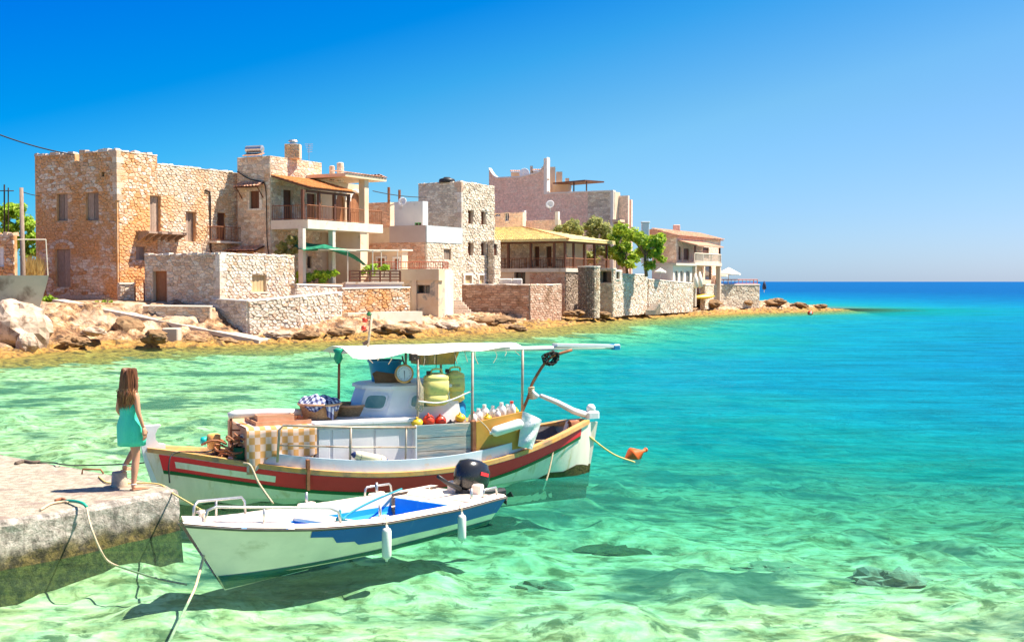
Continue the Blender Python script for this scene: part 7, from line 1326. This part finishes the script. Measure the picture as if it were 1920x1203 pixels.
b = at(1212, 512, 109); tree('green_tree', 'bright green feathery tree leaning over the sea wall, right of the taverna', 'tree', b, 4.2, clump_px(b, 109, [(1165, 428, 15, 1), (1183, 440, 18, 0), (1200, 447, 16, -1), (1215, 455, 17, 0), (1232, 450, 16, 0), (1226, 475, 14, 0), (1205, 470, 14, 1), (1241, 486, 9, 0), (1218, 497, 13, 0), (1240, 443, 9, 1), (1236, 466, 11, 0)]), M['leaf_bright'], 5200, .17, .16, 3)
b = at(1176, 507, 113); tree('green_tree', 'bright green bush like tree between the taverna roof and the leaning tree', 'tree', b, 3.2, clump_px(b, 113, [(1160, 435, 14, 0), (1150, 448, 13, 0), (1172, 462, 15, 0), (1158, 480, 13, 0), (1186, 480, 15, 1), (1150, 470, 12, 0), (1180, 495, 12, 0), (1168, 492, 10, 0)]), M['leaf_bright'], 3800, .18, .14, 4)
for k, (px, Y, cl, lb) in enumerate(((1075, 115, [(1067, 425, 13, 0), (1076, 420, 12, 0), (1082, 432, 13, 0), (1062, 438, 10, 0)], 'small olive tree directly behind the yellow roof slope'), (1118, 116, [(1105, 425, 14, 0), (1118, 417, 16, 0), (1130, 428, 17, 0), (1112, 440, 14, 0), (1138, 442, 14, 0), (1125, 470, 16, 0), (1140, 475, 13, 0)], 'larger olive tree behind the right end of the yellow roof'), (1098, 118, [(1085, 475, 13, 0), (1100, 480, 14, 0), (1070, 482, 11, 0), (1112, 485, 12, 0)], 'low olive shrub seen under the taverna roof between the posts'), (1045, 117, [(1050, 428, 9, 0), (1043, 434, 8, 0)], 'smallest olive crown beside the white roof wing'))):
    b = at(px, 505, Y); tree('olive_tree', lb, 'tree', b, 3.2, clump_px(b, Y, cl), M['leaf_olive'], 2600 if len(cl) > 3 else 700, .17, .12, 20 + k, 'olive trees behind the taverna')
for k, (px, Y, cl, lb) in enumerate(((20, 76, [(8, 400, 22, 0), (30, 395, 22, 0), (50, 420, 22, 0), (20, 430, 24, 0), (60, 445, 18, 0), (38, 455, 22, 0), (66, 470, 14, 0), (50, 475, 15, 0)], 'big leafy green fig tree behind the wooden pole at the left edge'),)):
    b = at(px, 500, Y); tree('fig_tree', lb, 'tree', b, 3.5, clump_px(b, Y, cl), M['leaf_vine'], 4200, .16, .14, 40 + k)
def bushes(name, label, cat, L_, Y, leafm, n, ls, seed, base=None):
    px = sum(q[0] for q in L_) / len(L_); py = max(q[1] + q[2] for q in L_); b = at(px, py, Y); return tree(name, label, cat, b, .8, clump_px(b, Y, L_), leafm, n, ls, .04, seed)
bushes('grape_vine', 'bright green grape vine spreading over a low trellis below the porch post', 'vine', [(565, 515, 12, 0), (580, 520, 12, 0), (596, 514, 11, 0), (612, 514, 11, 0), (626, 512, 9, 0), (562, 528, 8, 0), (605, 526, 9, 0)], 72, M['leaf_vine'], 2300, .12, 51)
bushes('potted_shrub', 'yellow green shrub behind the dark timber railing, under the green net', 'shrub', [(690, 503, 8, 0), (700, 500, 9, 0), (680, 510, 7, 0), (697, 512, 8, 0)], 76, M['leaf_vine'], 900, .11, 52); bushes('potted_shrub', 'small bright shrub near the right end of the dark timber railing', 'shrub', [(724, 501, 7, 0), (716, 504, 6, 0)], 77, M['leaf_vine'], 350, .11, 53)
bushes('reed_clump', 'tall yellowish reeds growing beside the left porch post', 'reeds', [(530, 462, 11, 0), (548, 450, 12, 0), (541, 475, 12, 0), (556, 468, 10, 0), (522, 474, 8, 0)], 72, M['leaf_reed'], 1500, .16, 54); bushes('weed_tuft', 'low green weed tuft on the rock beside the top of the ramp', 'weed', [(95, 560, 7, 0), (85, 562, 6, 0), (104, 563, 5, 0)], 61, M['leaf_vine'], 260, .13, 55); bushes('weed_tuft', 'thin strip of green weeds at the foot of the roofless house corner', 'weed', [(195, 566, 4, 0), (208, 567, 4, 0), (182, 566, 3, 0)], 62.5, M['leaf_vine'], 160, .11, 56)
rg = random.Random(9); v = []; f = []
for k in range(1500):
    px, py = rg.uniform(46, 78), rg.uniform(497, 522); p = at(px, py, rg.uniform(63, 67)); h = rg.uniform(.15, .8); d = Vector((rg.uniform(-.35, .35), rg.uniform(-.3, .3), h)); s = .025; i = len(v); v += [p + Vector((-s, 0, -.3)), p + Vector((s, 0, -.3)), p + d]; f.append((i, i + 1, i + 2))
MB().mesh(v, f).build('dry_grass', M['straw'], None, kind='stuff')
at = _at0
def rock(loc, r, sq, m, label, name='boulder', grp=None, seed=1, cat='boulder', rough=.28):
    n1, n2 = 22, 15; v = []; f = []; rx, ry, rz_ = (r, r, r) if not isinstance(r, tuple) else r
    for j in range(n2 + 1):
        for i in range(n1):
            ph, t = math.pi * j / n2, 2 * math.pi * i / n1; d = Vector((math.sin(ph) * math.cos(t), math.sin(ph) * math.sin(t), math.cos(ph)))
            k = 1 + rough * float(fbm(np.array(d.x * 1.7 + d.z * 1.1 + seed * 7.3), np.array(d.y * 1.7 - d.z * .9 + seed * 3.1), seed, 4)) * 1.6 - rough * .9 * (.12 - min(.12, abs(float(fbm(np.array(d.x * 2.6 + seed), np.array(d.y * 2.2 + d.z * 2.9), seed + 9, 3))))) * 4; k = min(k, 1.15)
            v.append(Vector(loc) + Vector((d.x * rx * k, d.y * ry * k, d.z * rz_ * k)))
    for j in range(n2):
        for i in range(n1): a = j * n1 + i; b = j * n1 + (i + 1) % n1; f.append((a, a + n1, b + n1, b))
    return MB().mesh(v, f).build(name, m, None, smooth=False, label=label, cat=cat, group=grp)
M['boulder_pale'] = mat('pale_boulder', (.46, .33, .23), (.62, .48, .36), 1.6, .9, bump=.8, bscale=7, stain=(.22, .14, .09), sscale=1.8, slo=.52, shi=.64); M['boulder_brown'] = mat('brown_boulder', (.22, .12, .055), (.42, .26, .13), 1.6, .9, bump=.8, bscale=7, stain=(.10, .06, .03), sscale=1.6, slo=.5, shi=.62)
rock(at(35, 618, 58.3), (1.55, 1.5, 1.35), 1, M['boulder_pale'], 'huge pale rock under the flared harbour wall at the left edge', seed=2, rough=.2); p = at(52, 645, 56.4); rock(p, (.45, .5, .5), 1, M['boulder_pale'], 'small upright pale stone leaning on the huge pale rock', seed=5)
rock(at(236, 622, 64.6), (.95, .9, .75), 1, M['boulder_brown'], 'dark brown boulder with a shaded hollow below the ramp', seed=7, rough=.4); rock(at(290, 632, 61.6), (.7, .6, .35), 1, M['boulder_brown'], 'low brown rock right of the dark boulder', seed=8, rough=.4)
p = at(322, 627, 63.5); MB().bbox(p.x - .42, p.x + .42, p.y - .4, p.y + .4, p.z - .6, p.z + .35, .06).build('concrete_block', M['concrete'], None, label='square grey concrete block under the ramp', cat='block')
rg = random.Random(21)
spots = [(140, 640, 59.5, .5, 'brown'), (175, 622, 61.5, .45, 'pale'), (370, 640, 64, .45, 'brown'), (425, 640, 65, .4, 'brown'), (520, 628, 67.5, .5, 'pale'), (575, 628, 68, .45, 'brown'), (640, 622, 70, .5, 'brown'), (725, 618, 71.5, .55, 'brown'), (770, 620, 73, .45, 'brown'), (835, 612, 79, .6, 'pale'), (905, 603, 85, .7, 'brown'), (935, 602, 85.5, .75, 'brown'), (875, 600, 86, .6, 'pale'), (968, 616, 83, .5, 'brown'), (1075, 588, 100, .6, 'brown'), (1130, 590, 103, .5, 'brown'), (1330, 570, 129, .9, 'brown'), (1390, 568, 133, .8, 'brown'), (1455, 566, 138, .8, 'brown'), (1500, 572, 139, .7, 'brown'), (1540, 574, 142, .5, 'brown')]
names = ['squat rock at the water below the ramp top', 'pale rock among the ledges left of the dark boulder', 'weed stained rock at the foot of the ramp', 'low rock at the water below the grey retaining wall end', 'pale rock before the bright white retaining wall', 'brown rock just right of the pale one before the white wall', 'brown rock left of the mast below the orange banded wall', 'dark broad rock below the concrete footing', 'brown rock in front of the cream boathouse', 'pale rubble rock beside the boathouse footing', 'rounded golden brown boulder at the quay foot, left of its twin', 'rounded golden brown boulder at the quay foot, right of its twin', 'pale rock at the bottom of the quay steps', 'flat wet rock in the shallows before the quay', 'rock at the foot of the round bastion', 'rock below the taverna store', 'dark rock by the far terrace wall', 'dark rock in front of the far railing', 'dark rock by the folded blue parasol', 'rock halfway out on the point', 'last rock at the tip of the point']
for k, ((px, py, Y, r_, kk), nm) in enumerate(zip(spots, names)): rock(at(px, py, Y), (r_ * 1.5, r_, r_ * .52), 1, M['boulder_' + kk], nm, seed=30 + k, rough=.42, grp='rocks along the shore')
M['sunken'] = mat('sunken_rock', (.16, .20, .12), (.34, .36, .22), 5, .9)
for k, (px, py, r_, hz_, kk, lb) in enumerate(((1672, 1035, .46, .22, 'boulder_pale', 'pale submerged rock in the clear turquoise water at the right'), (1150, 968, .5, .10, 'weed', 'dark weedy patch of rock under the water behind the small boat stern'), (1015, 1058, .3, .10, 'sunken', 'low submerged rock in the shallows right of the small boat'), (1440, 1000, .45, .07, 'sunken', 'dark flat weedy rock under the turquoise water between two others'))):
    q = on_z(px, py, -.35); dq = float(depth_f(np.array(q.x), np.array(q.y), np.array(30.0))); rock((q.x, q.y, -dq - .02), (r_ * 1.3, r_ * .9, hz_), 1, M[kk], lb, 'submerged_rock', 'rocks under the water', 70 + k, 'rock', .8)
yk = at(1320, 556, 126); MB().lathe(yk, [(.02, -1.3), (.2, -.9), (.33, 0), (.2, .9), (.02, 1.3)], 12, (.9, .35, .05), 1, .55).build('kayak', M['yellow_buoy'], None, smooth=True, label='yellow kayak lying on the pale rock by the far house', cat='kayak')
